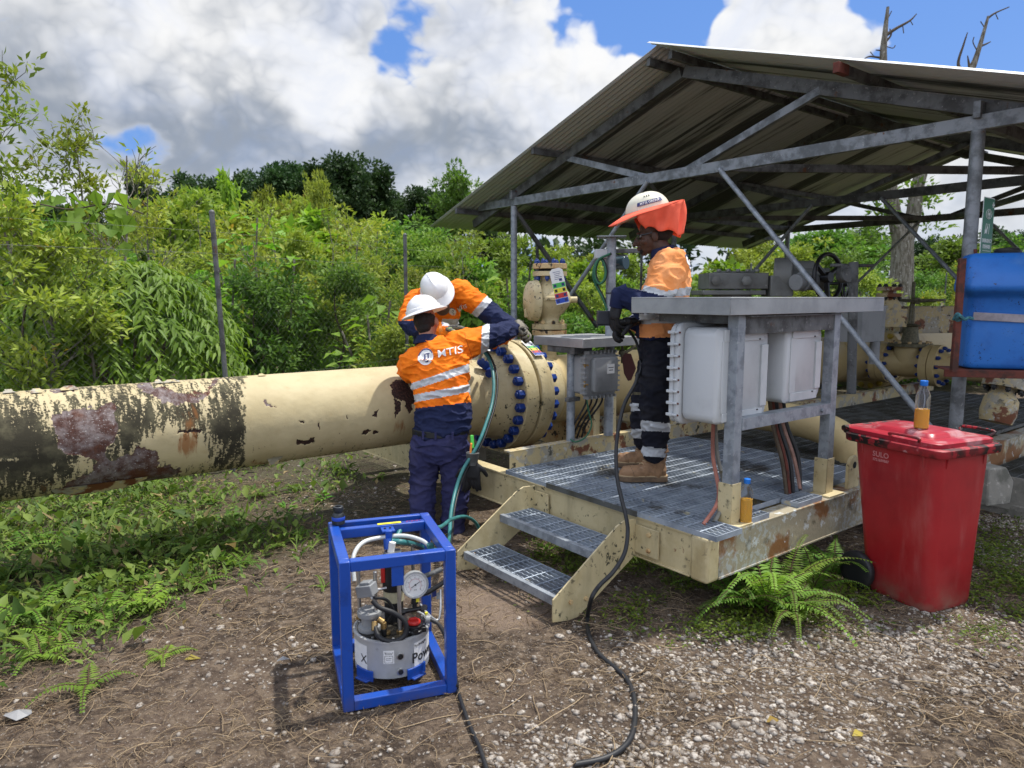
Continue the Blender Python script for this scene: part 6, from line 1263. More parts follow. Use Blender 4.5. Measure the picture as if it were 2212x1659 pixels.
mb.limb([hL, kL, aL], [.085, .055, .04], 12); mb.limb([hR, kR, aR], [.085, .055, .04], 12)
skin(mb, 'body', m_skin_dk, p3, .0065, 2)
mbh = head_mb(hd3, 1.045); skin(mbh, 'face', m_skin_dk, p3, .0038, 2); eyes(hd3, p3)
mb = MB()
for s_ in (-1, 1): mb.rbox(hd3(s_*.033, .096, .004), .052, .030, .006, .012, (hd3.r*1.0+hd3.f*-.25*s_).normalized(), hd3.u, (hd3.f+hd3.r*.25*s_).normalized()); mb.bar(hd3(s_*.062, .082, .01), hd3(s_*.08, .0, .012), .004, .006)
mb.build('dark_glasses', m_lens, p3)
mb = MB(); mb.ell(hd3(0, .088, -.092), (.03, .014, .02), hd3.r, hd3.f, hd3.u); mb.ell(hd3(0, -.03, .01), (.083, .094, .07), hd3.r, hd3.f, hd3.u, 20, 12); mb.build('hair', m_hair, p3)
# shirt
up3 = (ZZ+F3*-.02).normalized()
mb = MB(); r3 = lambda x, y, Y, rx, ry: (at(x, y, Y), R3, F3, rx, ry)
mb.loft([r3(1421, 729, 4.60, .185, .135), r3(1425, 700, 4.60, .185, .14), r3(1432, 660, 4.60, .19, .145), r3(1440, 620, 4.60, .20, .145), r3(1446, 585, 4.60, .205, .13), r3(1447, 560, 4.60, .175, .105), r3(1442, 545, 4.60, .10, .085), r3(1438, 538, 4.60, .07, .07)], 28, 2.2)
mb.limb([Ls3+V((0, .03, 0)), at(1428, 620, 4.35), Le3, at(1370, 648, 4.38), Lw3], [.108, .094, .085, .07, .062], 18); mb.limb([Rs3+V((0, -.03, 0)), at(1432, 620, 4.85), Re3, Rw3], [.105, .09, .075, .06], 18)
ua = (Le3-Ls3).normalized()
def pick3(c, n):
    x, y = C3(c); q = (c-Ls3).dot(ua)
    near = c.y < 4.47
    if near and x < 745+(y-560)*.15 and y < 700 and (c-(Ls3+ua*q)).length < .125 and y > 480:
        a0 = ln(x, 590, 540, 745, 585); a1 = ln(x, 590, 575, 745, 612)
        if x < 745 and y > a1 and (x < 735 or q > .20): return 2
        if x < 750 and a0 < y <= a1: return 1
        if y <= a0: return 0
    if c.y < 4.6 and x < 600 and y > 540: return 2
    if c.y > 4.74 and x < 640: return 2
    if ln(x, 740, 582, 862, 560) < y < ln(x, 740, 618, 862, 606): return 1
    if 697 < y < 752: return 1
    if y > 822: return 2
    return 0
sh3, bv3 = skin(mb, 'shirt', [m_orange3, m_refl, m_navy], p3, .0075, 5, pick3, .010, 6.5, (1, 1, 1.6))
mb = MB(); nk = Fr(at(1433, 545, 4.6), F3, (-.25, 0, 1)); mb.loft([(nk(0, 0, -.03), nk.r, nk.f, .10, .09), (nk(0, .0, .03), nk.r, nk.f, .078, .074), (nk(0, .0, .034), nk.r, nk.f, .068, .064)], 24); mb.build('collar', m_navy, p3)
bk = F2((.72, -.69, 0)); xu = (ZZ.cross(bk)).normalized(); emblem(p3, at(1464, 566, 4.45), xu, ZZ, bv3, .045, True, .05)
# trousers
mb = MB(); mb.loft([(at(1424, 720, 4.6), R3, F3, .165, .125), (at(1426, 750, 4.6), R3, F3, .175, .135), (at(1426, 775, 4.6), R3, F3, .17, .13)], 24, 2.2)
mb.limb([hL, at(1421, 815, 4.50), kL, at(1416, 930, 4.50), aL], [.120, .112, .102, .088, .072], 18); mb.limb([hR, at(1410, 815, 4.74), kR, at(1390, 930, 4.86), aR], [.118, .108, .095, .082, .07], 18)
mb.ell((kL+hL)*.5+V((.0, -.075, -.10)), (.07, .03, .09))
def pickt(c, n):
    x, y = C3(c)
    if c.y < (4.50+4.82)/2-.02:
        return 1 if (ln(x, 630, 1255, 750, 1268) < y < ln(x, 630, 1308, 750, 1312) or ln(x, 630, 1388, 735, 1400) < y < ln(x, 630, 1438, 735, 1446)) else 0
    return 1 if (1298 < y < 1345 or 1165 < y < 1205) else 0
skin(mb, 'trousers', [m_trous3, m_refl], p3, .0085, 4, pickt, .009, 7, (1, 1, 1.9))
mb = MB(); mb.box(at(1370+6, 850, 4.375), (.045, .003, .016), V((1, .1, -.05)).normalized(), V((0, 1, 0)), ZZ); mb.build('pocket_tag', m_tarn, p3)
zD = .503
b = at(1436, 1040, 4.52); boot(p3, V((b.x, b.y, zD)), (-1, .06, 0), .30, .19); b = at(1420, 1000, 4.90); boot(p3, V((b.x, 4.90, zD)), (-.93, .10, 0), .29)
# helmet, sunshade brim and neck flap
hh3 = Fr(at(1402, 478, 4.62), (-.95, .12, -.27), (-.26, -.02, .965)); hm = helmet(p3, hh3, m_creamhat, 'cap', 1.03)
mb = MB(); N = 56
def sh_ring(e, z, fl): 
    out = []
    for i in range(N):
        a = 2*math.pi*i/N; cx, cy = math.cos(a), math.sin(a); ex = e*(1+.35*max(0, cy)+.05*max(0, -cy)); out.append(hh3(cx*(.113+ex), cy*(.142+ex)-.006, z-.22*e*fl*max(0, cy)+.06*max(0, -cy)*e*3+.004*math.sin(a*5)*e*10))
    return out
mb.loops([sh_ring(.001, .078, 1), sh_ring(.05, .066, 1), sh_ring(.088, .055, 1), sh_ring(.089, .051, 1), sh_ring(.05, .062, 1), sh_ring(.001, .072, 1)]); mb.build('sunshade_brim', m_coral, p3, ang=60)
R = []; zb = at(1430, 506, 4.5).z; nkp = at(1432, 520, 4.62)
for j in range(11):
    u = j/10; ring = []
    for i in range(61):
        a = math.radians(158+224*i/60); cx, cy = math.cos(a), math.sin(a); bkk = max(0, -cy); ex = .083*(1+.10*bkk)
        top = hh3(cx*(.113+ex), cy*(.142+ex)-.006, .055+.06*bkk*.083*3); k = .34-.30*bkk**1.2
        bot = V((top.x*(1-k)+nkp.x*k, top.y*(1-k)+nkp.y*k, zb+.035*(1-bkk)+.012*math.sin(i*.5)))
        p = top.lerp(bot, u); bul = math.sin(u*math.pi)*(.016*math.sin(i*.42+1)+.012*math.sin(i*.9+u*3)); d = V((top.x-nkp.x, top.y-nkp.y, 0)).normalized(); ring.append(p+d*(bul+.010*u*math.sin(i*.75)))
    R.append(ring)
mb = MB(); mb.loops(R, cap=False, closed=False); nf = mb.build('neck_flap', m_coral, p3, ang=80); sd = nf.modifiers.new('t', 'SOLIDIFY'); sd.thickness = .002
# hat banner
R = []; side = -1
def hpt(a, z, off): rr_ = math.cos(math.asin(min(.99, max(0, (z-.055)/.118))))**.9; return hh3(1.03*math.cos(a)*(.113*rr_+off), 1.03*(math.sin(a)*(.139*rr_+off)-.006), 1.03*z)
for i in range(15): a = math.radians(152+72*i/14); R.append([hpt(a, .098+.0*i, .0045), hpt(a, .120, .0045)])
mb = MB(); mb.loops(R, cap=False, closed=False); mb.build('helmet_banner', m_dblue, hm)
vs, fs = textmb('MTIS GROUP', .020, .0005, .0004, 1); mb = MB()
mb.add([hpt(math.radians(188)+v.x/.118, .109+v.y*.95, .0062+v.z) for v in vs], fs); mb.build('helmet_lettering', m_label, hm)
mb = MB()
for i in range(12): a = math.radians(158+60*i/11); mb.box(hpt(a, .1005, .0062), (.004, .001, .0015), (hpt(a+.02, .1, 0)-hpt(a, .1, 0)).normalized(), ZZ.cross((hpt(a+.02, .1, 0)-hpt(a, .1, 0))).normalized(), ZZ)
mb.build('helmet_small_print', m_label, hm)
mb = MB()
for i in range(3): mb.box(hpt(math.radians(176+9*i), .148, .002), (.005, .005, .010), hh3.r, hh3.f, hh3.u)
mb.build('helmet_vent', m_dark, hm)
# black gloved hands, remote and hose end
Lp = Lw3; skin(hand_mb(at(1336, 648, 4.43), (-.22, .05, -1), (.9, .3, -.1), -1, (14, 24, 18), k=1.25), 'glove', m_glove, p3, .0045, 2, label='black gloved left hand hanging over the remote')
skin(hand_mb(at(1374, 694, 4.50), (-.92, .05, -.32), (.15, -.2, -.95), 1, (30, 50, 40), k=1.2), 'glove', m_glove, p3, .0045, 2)
mb = MB(); mb.tube([at(1358, 634, 4.41), at(1338, 640, 4.42), at(1334, 664, 4.43)], [.066, .062, .052], 18); mb.build('cuff', m_navy, p3, bevel=.003)
rc = thing('remote_control', 'flat black remote control box held in the standing worker left glove', 'remote control', at(1306, 690, 4.45))
q = at(1304, 686, 4.50); mb = MB(); mb.box(q, (.085, .045, .085), V((.99, .12, -.03)).normalized(), V((-.12, .99, 0)), V((.03, 0, 1))); mb.box(q-ZZ*.047, (.08, .04, .008)); mb.build('case', mat('dark_slate_plastic', (.03, .033, .042), .45, var=.15), rc, bevel=.006)
ln_ = thing('hose_connector', 'black ribbed cable connector gripped in the standing worker gloves', 'connector', at(1360, 694, 4.42))
mb = MB(); A = at(1332, 697, 4.42); B = at(1380, 690, 4.44); mb.tube([A, A.lerp(B, .3), A.lerp(B, .32), A.lerp(B, .6), A.lerp(B, .62), B], [.019, .019, .024, .024, .020, .020], 16); mb.build('sleeve', m_blackp, ln_, bevel=.002)
mb = MB(); mb.tube([A.lerp(B, .40), A.lerp(B, .55)], .026, 14); mb.build('grip_ring', m_black, ln_)
# ================================================================== vegetation helpers
def nrm(a): return a/np.maximum(np.linalg.norm(a, axis=1, keepdims=True), 1e-9)
def leaves(P, D, U, Ln, Wd, fold=.25, droop=.15, wp=.45):
    P = np.asarray(P); N = len(P); D = nrm(D); Sx = nrm(np.cross(D, U)); Nn = np.cross(Sx, D); Ln = np.broadcast_to(Ln, (N,))[:, None]; Wd = np.broadcast_to(Wd, (N,))[:, None]
    v = np.empty((N, 5, 3)); v[:, 0] = P; mid = P+D*Ln*wp; v[:, 1] = mid-Sx*Wd/2+Nn*Wd*fold/2; v[:, 2] = mid+D*Ln*.05-Nn*Wd*fold/2; v[:, 3] = mid+Sx*Wd/2+Nn*Wd*fold/2; v[:, 4] = P+D*Ln-Nn*Ln*droop
    b = (np.arange(N)*5)[:, None]; F = np.concatenate([b+np.array([0, 2, 4, 1]), b+np.array([0, 3, 4, 2])], 1).reshape(-1, 4)
    return v.reshape(-1, 3), F
class VG:
    def __init__(s): s.V = []; s.F = []; s.R = []; s.n = 0
    def add(s, vf, rnd):
        v, f = vf; k = len(f)//len(rnd) if len(rnd) else 1; s.V.append(v); s.F.append(f+s.n); s.R.append(np.repeat(rnd, k)); s.n += len(v); return s
    def build(s, name, m, parent=None, off=(0, 0, 0)):
        return npmesh(name, np.concatenate(s.V), np.concatenate(s.F), m, parent, np.concatenate(s.R), off=off)
def rdir(N, r): return nrm(r.normal(size=(N, 3)))
def strands(P, D, Ln, W, r, curl=.8, flat=True, seg=5, lift=None):     # thin bent twigs lying about
    N = len(P); pts = [P]; d = D.copy(); up = np.array((0, 0, 1.)); k = r.normal(size=(N, 1))*curl
    for i in range(seg):
        sd = np.cross(d, up); d = nrm(d+sd*k*.35+r.normal(size=(N, 3))*np.array((.15, .15, .05 if flat else .15))); pts.append(pts[-1]+d*(Ln/seg)[:, None])
    pts = np.stack(pts, 1); 
    if lift is not None: pts[:, :, 2] += (np.sin(np.linspace(0, math.pi, seg+1))[None, :]*lift[:, None])
    t_ = np.gradient(pts, axis=1); sx = np.cross(t_, up); sx /= np.maximum(np.linalg.norm(sx, axis=2, keepdims=True), 1e-9); W = W[:, None, None]
    ring = np.stack([pts-sx*W, pts+np.array((0, 0, 1.))*W*1.4, pts+sx*W], 2)      # N, seg+1, 3, 3
    v = ring.reshape(-1, 3); base = (np.arange(N)*(seg+1)*3)[:, None]; q = []
    for i in range(seg):
        for k2 in range(3): q.append([i*3+k2, i*3+(k2+1) % 3, (i+1)*3+(k2+1) % 3, (i+1)*3+k2])
    F = (base[:, :, None]+np.array(q)[None]).reshape(-1, 4); return v, F
def crown(clumps, n, Lf, Wf, r, up=.5, out=.8, rand=.7, droop=.15, fold=.25, shell=.5, flat=1.0):
    # clumps: (x, y, z, radius)
    C = np.array(clumps); w_ = C[:, 3]**2; idx = r.choice(len(C), n, p=w_/w_.sum()); u = rdir(n, r); rad = C[idx, 3]*(shell+(1-shell)*r.random(n))
    P = C[idx, :3]+u*rad[:, None]*np.array((1, 1, flat)); D = u*out+np.array((0, 0, up))+r.normal(size=(n, 3))*rand*.5; U = np.array((0, 0, 1.))+u*.5+r.normal(size=(n, 3))*.35
    s_ = .7+.6*r.random(n); cr = r.random(len(C))[idx]
    return leaves(P, D, U, Lf*s_, Wf*s_, fold, droop), np.clip(cr*.5+r.random(n)*.5, 0, 1)
def branchy(r, h, spread, n1, n2, trunk_r, lean=(0, 0), start=.35, tipr=.004, wob=.12, updir=.9):
    mb = MB(); tips = []; top = V((lean[0], lean[1], h))
    tr_ = [V((0, 0, -.05))]+[V((top.x*k+r.uniform(-wob, wob)*.5, top.y*k+r.uniform(-wob, wob)*.5, h*k)) for k in (.25, .5, .75, 1)]; tr_ = catmull(tr_, 5); L_ = len(tr_)-1
    mb.tube(tr_, [trunk_r*(1-.75*i/L_) for i in range(L_+1)], 8); tips.append(tr_[-1])
    for i in range(n1):
        k = start+(1-start)*(i+r.random())/n1; p = tr_[int(k*L_)]; a = r.uniform(0, 6.283); ln_b = spread*(1.15-.65*k)*r.uniform(.7, 1.2)
        d = V((math.cos(a), math.sin(a), updir*r.uniform(.5, 1.3))).normalized(); P = [p]; dd = d.copy()
        for j in range(4): dd = (dd+V((r.uniform(-.3, .3), r.uniform(-.3, .3), r.uniform(-.1, .35)))).normalized(); P.append(P[-1]+dd*ln_b/4)
        r0 = trunk_r*(1-.7*k)*.55; Q = catmull(P, 3); mb.tube(Q, [max(tipr, r0*(1-.85*q/len(Q))) for q in range(len(Q))], 6); tips.append(P[-1])
        for j in range(n2):
            q = Q[int(len(Q)*r.uniform(.35, .95))]; a2 = r.uniform(0, 6.283); d2 = (dd*.8+V((math.cos(a2), math.sin(a2), r.uniform(.0, .8)))).normalized(); l2 = ln_b*r.uniform(.3, .6)
            P2 = [q]; 
            for m_ in range(3): d2 = (d2+V((r.uniform(-.35, .35), r.uniform(-.35, .35), r.uniform(-.1, .3)))).normalized(); P2.append(P2[-1]+d2*l2/3)
            mb.tube(P2, [max(tipr, r0*.4), max(tipr, r0*.3), tipr, tipr*.7], 5); tips.append(P2[-1]); tips.append(P2[1])
    return mb, tips
def copy_tree(root, loc, rz, sc, label, cat=None, group=None):
    c = root.copy(); COL.objects.link(c); c.location = loc; c.rotation_euler = (0, 0, rz); c.scale = sc; c['label'] = label
    if cat: c['category'] = cat
    if group: c['group'] = group
    for ch in list(root.children): d = ch.copy(); COL.objects.link(d); d.parent = c
    return c
used = set()
def place(root, loc, rz, sc, label, cat, group):
    if root.name not in used:
        used.add(root.name); root.location = loc; root.rotation_euler = (0, 0, rz); root.scale = sc; tagp(root, label, cat, group); return root
    return copy_tree(root, loc, rz, sc, label, cat, group)
HT = {}
def proto(name, mb, bark, vg, leafm, fol='crown', stem='trunk'):
    root = bpy.data.objects.new(name, None); COL.objects.link(root); HT[root.name] = float(np.percentile(np.concatenate(vg.V)[:, 2], 98.5))
    if mb: mb.build(stem, bark, root)
    vg.build(fol, leafm, root); return root
R_ = random.Random(11)
def np_r(s): return np.random.default_rng(s)
# shrubs of unit size about 3 m high, 2.4 m wide
def shrub(seed, m, n, Lf, Wf, tiers=False, droop=.2, cl=26, h=3.0, rad=1.15, bare=.35):
    r = random.Random(seed); g_ = np_r(seed); mb, tips = branchy(r, h*.85, rad*.9, 9, 3, .035, start=.15, wob=.3)
    cls = [(t_.x, t_.y, t_.z, r.uniform(.12, .34)) for t_ in tips if t_.z > .3]
    for k in range(cl):
        z = r.uniform(.1, 1)**.8*h; rr_ = rad*math.sqrt(max(.05, 1-((z/h-.45)/.62)**2))*r.uniform(.5, 1); a = r.uniform(0, 6.283); cls.append((rr_*math.cos(a), rr_*math.sin(a), z, r.uniform(.13, .36)))
    vg = VG(); vg.add(*crown(cls, n, Lf, Wf, g_, droop=droop, flat=.38 if tiers else .8, up=.25, shell=.35)); return proto('shrub', mb, m_barkd, vg, m, 'foliage', 'stems')
S_yel = [shrub(s, m_lf_yel, n_, a_, b_, f_) for s, n_, a_, b_, f_ in ((1, 5200, .095, .042, True), (2, 3800, .125, .055, True), (3, 4600, .11, .04, False), (4, 2600, .16, .075, True))]
S_mid = [shrub(s, m_lf_mid, n_, a_, b_, f_) for s, n_, a_, b_, f_ in ((5, 4600, .10, .05, True), (6, 3400, .13, .06, False), (7, 5200, .085, .04, True))]
S_lush = [shrub(s, m_lf_big, 1900, .26, .14, droop=.35, cl=20) for s in (8, 9)]
S_low = [shrub(s, m_lf_yel if s % 2 else m_lf_mid, 3000, .12, .05, cl=34, h=1.2, rad=.9) for s in (12, 13, 14)]
def treep(seed, m, n, Lf, Wf, h, rad, tiers, bark=m_bark, trunk=.16, name='tree', z0=.35):
    r = random.Random(seed); g_ = np_r(seed); mb, tips = branchy(r, h*.9, rad*.95, 12, 4, trunk, start=z0, wob=.5, tipr=.015); cls = [(t_.x, t_.y, t_.z, r.uniform(.10, .2)*rad*1.2) for t_ in tips]
    for k in range(30):
        z = h*r.uniform(z0, 1); rr_ = rad*math.sqrt(max(.05, 1-((z/h-.68)/.42)**2))*r.uniform(.4, 1); a = r.uniform(0, 6.283); cls.append((rr_*math.cos(a), rr_*math.sin(a), z, rad*r.uniform(.12, .24)))
    vg = VG(); vg.add(*crown(cls, n, Lf, Wf, g_, flat=.4 if tiers else .8, up=.3)); return proto(name, mb, bark, vg, m)
T_dark = [treep(s, m_lf_dark, 10500, .34, .22, 12, 4.0, False) for s in (21, 22, 23)]
T_umb = [treep(s, m_lf_mid, 4200, .30, .15, 8, 3.2, True, z0=.5) for s in (24, 25)]
T_yel = [treep(s, m_lf_yel, 3600, .22, .10, 5, 2.0, True, z0=.3, trunk=.07) for s in (26, 27)]

def base_at(x, Y): p = at(x, 640, Y); return V((p.x, Y, 0))
def hgt(y, Y, x=1106): return at(x, y, Y).z
def region(x): return 'left of the first fence post' if x < 470 else ('between the first and second fence posts' if x < 880 else ('behind the two crouching workers' if x < 1120 else ('seen under the shelter roof' if x < 1750 else 'beyond the gate valve at the right')))
def interp(x, pts):
    for (a, b), (c, d) in zip(pts, pts[1:]):
        if a <= x <= c: return b+(d-b)*(x-a)/(c-a)
    return pts[0][1] if x < pts[0][0] else pts[-1][1]
sky1 = [(-300, 470), (0, 455), (250, 470), (300, 440), (460, 430), (600, 420), (700, 425), (800, 455), (880, 470), (1000, 490), (1120, 515), (1500, 545), (1560, 520), (1680, 520), (1800, 545), (2000, 550), (2212, 545), (2500, 545)]
ORD = 'first second third fourth fifth sixth seventh eighth ninth tenth eleventh twelfth thirteenth fourteenth fifteenth sixteenth seventeenth eighteenth nineteenth twentieth'.split()
def ordn(i): return ORD[i] if i < 20 else ('twenty '+ORD[i-20] if i < 29 else ('thirtieth' if i == 29 else 'thirty '+ORD[i-30]))
# back rows, middle rows and front rows of the thicket
for row, (Y0, Y1, step, dy, fam) in enumerate(((24, 30, 95, 0, 'ymu'), (17, 21, 105, 35, 'yml'), (12.5, 15, 120, 80, 'yym'), (9.8, 11.4, 130, 135, 'mlw'))):
    x = -230+row*31; cnt = 0
    while x < 2450:
        Y = R_.uniform(Y0, Y1); top = interp(x, sky1)+dy+18+R_.uniform(-22, 26); k = R_.choice(fam)
        if x > 1600 and k in 'lu': k = 'y'
        if row >= 2 and 1240 < x: Y += 3.5
        H = hgt(top, Y, x); b = base_at(x, Y)
        pr, sz, lk = {'y': (S_yel, 3.0, 'yellow green small leaved shrub'), 'm': (S_mid, 3.0, 'mid green bushy shrub'), 'l': (S_lush, 3.0, 'broad leaved bright shrub'), 'u': (T_yel, 5.0, 'flat topped yellow green tree'), 'w': (S_low, 1.2, 'low tangled shrub')}[k]
        if k == 'w': H = min(H, 1.3)
        pr_ = R_.choice(pr); sc = max(.3, H/HT[pr_.name]); wdt = sc*R_.uniform(.85, 1.2) if H > 1.5 else R_.uniform(.9, 1.3)
        place(pr_, b, R_.uniform(0, 6.28), (wdt, wdt, sc), lk+' '+('far back in', 'at middle depth of', 'near the front of', 'at the front edge of')[row]+' the thicket, '+ordn(cnt)+' from the left', 'tree' if k == 'u' else 'shrub', 'thicket trees' if k == 'u' else 'thicket shrubs'); cnt += 1
        x += step*R_.uniform(.75, 1.2)*(1 if row < 3 else 1.1)
# dark forest trees on the skyline
dk = [(30, 470, 62), (130, 445, 66), (210, 440, 60), (318, 372, 58), (352, 420, 64), (400, 392, 66), (455, 400, 60), (505, 400, 66), (560, 385, 62), (610, 372, 58), (665, 362, 62), (720, 348, 58), (765, 352, 62), (800, 372, 60), (860, 430, 68), (905, 420, 64), (940, 415, 66), (1060, 470, 70), (2000, 520, 50), (1780, 515, 48), (1850, 500, 52), (2060, 520, 46), (2140, 500, 44), (2200, 510, 46), (2270, 500, 46), (1640, 510, 60), (-60, 440, 62), (-160, 430, 60)]
for i, (x, y, Y) in enumerate(sorted(dk)):
    H = hgt(y, Y, x); sc = H/HT[T_dark[i % 3].name]; w_ = max(.55, sc)*(.95 if x != 318 else .45)
    place(T_dark[i % 3], base_at(x, Y), i*1.3, (w_, w_, sc), 'dark green forest tree on the skyline, '+ordn(i)+' from the left', 'tree', 'dark trees on the skyline')
for i, (x, y, Y, w_, lb) in enumerate([(985, 366, 48, .9, 'lone flat crowned tree against the cloud just left of the roof eave'), (1770, 500, 30, .8, 'umbrella crowned tree below the truss at the right'), (1850, 500, 34, .8, 'spreading umbrella crowned tree left of the pale trunk'), (2070, 520, 30, .7, 'spreading green tree between the pale trunk and the sign'), (2180, 520, 30, .7, 'green tree behind the blue tank')]):
    H = hgt(y, Y, x); place(T_umb[i % 2], base_at(x, Y), i*2.1, (w_, w_, H/HT[T_umb[i % 2].name]), lb, 'tree', None)
for i, (x, y, Y, w_, lb) in enumerate([(500, 392, 20, .55, 'tall sapling with big upright leaves rising above the thicket'), (385, 415, 17, .8, 'flat topped tree with pale bare limbs left of the first post'), (690, 385, 24, .35, 'slender yellow green tree in front of the dark hill trees'), (600, 420, 22, .45, 'feathery light green tree above the first fence post')]):
    H = hgt(y, Y, x); pr = (S_lush if i == 0 else T_yel)[i % 2]; place(pr, base_at(x, Y), i*1.7, (w_, w_, H/HT[pr.name]), lb, 'tree', None)
# far wood closing the view
g_ = np_r(77); cls = []
for i in range(420):
    X_ = g_.uniform(-120, 150); Y_ = g_.uniform(78, 95); cls.append((X_, Y_, g_.uniform(.5, 7.5+1.5*math.sin(X_*.09)), g_.uniform(1.4, 3.2)))
vg = VG(); vg.add(*crown(cls, 30000, 1.0, .65, g_, shell=.3)); tagp(vg.build('far_wood', m_lf_dark), 'dark far off wood closing the horizon behind the thicket', 'wood', kind='stuff')
# undergrowth filling the foot of the thicket
g_ = np_r(78); cls = []
for i in range(900):
    a_ = g_.uniform(-1.05, 1.0); d_ = g_.uniform(8.5, 30); X_ = d_*math.tan(a_)*.8; 
    sk = (np.array((X_, d_))-np.array((1.0, 3.5))); tt = sk@np.array((TX.x, TX.y)); s2 = sk@np.array((BX.x, BX.y))
    if tt < 4.8+max(0, (s2+3))*.12 and s2 > -6: 
        if not (s2 > 11): continue
    cls.append((X_, d_, g_.uniform(.05, .5), g_.uniform(.25, .6)))
vg = VG(); vg.add(*crown(cls, 62000, .16, .065, g_, shell=.2, flat=.7)); tagp(vg.build('undergrowth', m_lf_mid), 'tangled green undergrowth at the foot of the thicket', 'undergrowth', kind='stuff')

# near left: sparse tall branchy trees, heart leaved vine, drooping bush
def sparse(seed, x, ytop, Y, lean, nleaf, label, spread=.9, Lf=.10, Wf=.04, crownr=(.10, .2), n1=16):
    r = random.Random(seed); g2 = np_r(seed); H = hgt(ytop, Y, x); b = base_at(x, Y); root = thing('slender_tree', label, 'tree', b)
    mb, tips = branchy(r, H, spread, n1, 4, .028, lean, start=.25, tipr=.0035, wob=.2)
    mb.v = [p+b for p in mb.v]; mb.build('trunk', m_bark, root)
    keep = [t_ for t_ in tips if r.random() < .85]
    vg = VG(); vg.add(*crown([(t_.x+b.x, t_.y+b.y, t_.z, r.uniform(*crownr)) for t_ in keep], nleaf, Lf, Wf, g2, up=.3, shell=.1, flat=.45)); vg.build('crown', m_lf_yel, root); return root
sparse(31, 40, 215, 8.2, (-.2, .2), 1500, 'tall slender tree with sparse reddish top leaves at the left edge', 1.1)
sparse(32, 150, 310, 9.0, (.3, 0), 1700, 'slender tree with flat yellow green sprays left of the bare twigs', 1.0)
sparse(33, 230, 335, 8.6, (.25, .1), 160, 'thin nearly bare tree with fine grey twigs against the cloud', 1.1)
sparse(34, 300, 395, 10.5, (.1, .1), 900, 'small pale limbed tree right of the bare twigs', .8)
sparse(35, -60, 260, 8.5, (.2, .1), 1600, 'leafy slender tree just outside the left edge', 1.1)
sparse(36, 60, 520, 6.6, (.1, 0), 4200, 'dense young shrubby tree in front of the left fence', .8, .085, .035, (.12, .25), 20)
sparse(37, 175, 690, 6.9, (.0, 0), 1600, 'thin upright sapling with dark stem near the left end of the pipe', .45, .08, .034, (.1, .2), 10)
for i, (x, y, Y) in enumerate([(620, 455, 15), (700, 470, 16), (760, 520, 14), (560, 520, 12), (830, 500, 18), (430, 470, 16), (1010, 540, 15), (340, 430, 15)]):
    sparse(70+i, x, y, Y, (R_.uniform(-.6, .6), 0), 260, 'pale bare limbed sapling in the thicket, '+['third', 'fifth', 'sixth', 'fourth', 'seventh', 'second', 'eighth', 'first'][i][:]+' from the left', 1.0, .14, .06, n1=11)['group'] = 'bare limbed saplings in the thicket'
# heart leaf vine
g2 = np_r(41); b = at(150, 480, 7.0); vn = thing('heart_leaf_vine', 'vine with large hanging heart shaped leaves at the left', 'vine', b)
N = 60; P = np.array([tuple(at(g2.uniform(10, 300), g2.normal(458, 32), g2.uniform(6.6, 7.4))) for _ in range(N)]); D = np.stack([g2.normal(0, .35, N), g2.normal(-.35, .3, N), -np.ones(N)], 1); D = np.stack([g2.normal(0, .6, N), g2.normal(-.3, .5, N), -np.full(N, .7)], 1); U = np.stack([g2.normal(.3, .5, N), g2.normal(-.3, .5, N), np.full(N, 1.)], 1)
vg = VG(); vg.add(leaves(P, D, U, g2.uniform(.12, .20, N), g2.uniform(.10, .15, N), .25, .08, .32), g2.random(N)); vg.build('leaves', m_lf_big, vn)
mb = MB(); mb.tube(catmull([at(-40, 470, 7), at(60, 440, 7), at(150, 452, 7), at(240, 440, 7), at(310, 462, 7)], 6), .008, 6); mb.tube(catmull([at(60, 440, 7), at(70, 560, 7), at(50, 700, 6.9), at(45, 830, 6.8)], 6), .012, 6); mb.build('stem', m_barkd, vn)
# drooping lance leaved bush
g2 = np_r(42); bY = 7.9; bc_ = base_at(262, bY); db = thing('drooping_bush', 'dome shaped bush of glossy drooping lance leaves behind the left fence mesh', 'shrub', bc_)
Ps, Ds, Us = [], [], []
for i in range(300):
    u = rdir(1, g2)[0]; u[2] = abs(u[2])*1.0; u = u/np.linalg.norm(u); rx = .98*(1+g2.normal()*.05); c = np.array((bc_.x, bc_.y, .75))+u*np.array((rx, .85, 1.32))
    ang = math.atan2(u[1], u[0])+g2.normal()*.25; hd_ = np.array((math.cos(ang), math.sin(ang), 0)); L_ = g2.uniform(.35, .55); k = 11
    for j in range(k):
        f = j/(k-1); p = c+hd_*L_*f*.75+np.array((0, 0, 1))*(.10*math.sin(f*2.2)-.42*L_*f*f*1.3); sd = np.array((-hd_[1], hd_[0], 0))
        for s_ in (-1, 1): Ps.append(p); Ds.append(sd*s_*.75+hd_*.5+np.array((0, 0, -.65))+g2.normal(size=3)*.28); Us.append(hd_*.4+np.array((0, 0, 1.)))
vg = VG(); n = len(Ps); vg.add(leaves(np.array(Ps), np.array(Ds), np.array(Us), g2.uniform(.11, .20, n), g2.uniform(.032, .052, n), .3, .25, .42), np.repeat(g2.random(300), 22)*.6+g2.random(n)*.4); vg.build('foliage', m_lf_lush, db)
mb = MB()
for i in range(14): a = i*.45; mb.tube(catmull([bc_, bc_+V((.2*math.cos(a), .2*math.sin(a), .7)), bc_+V((.55*math.cos(a), .5*math.sin(a), 1.3))], 4), .012, 6)
mb.build('stems', m_barkd, db)
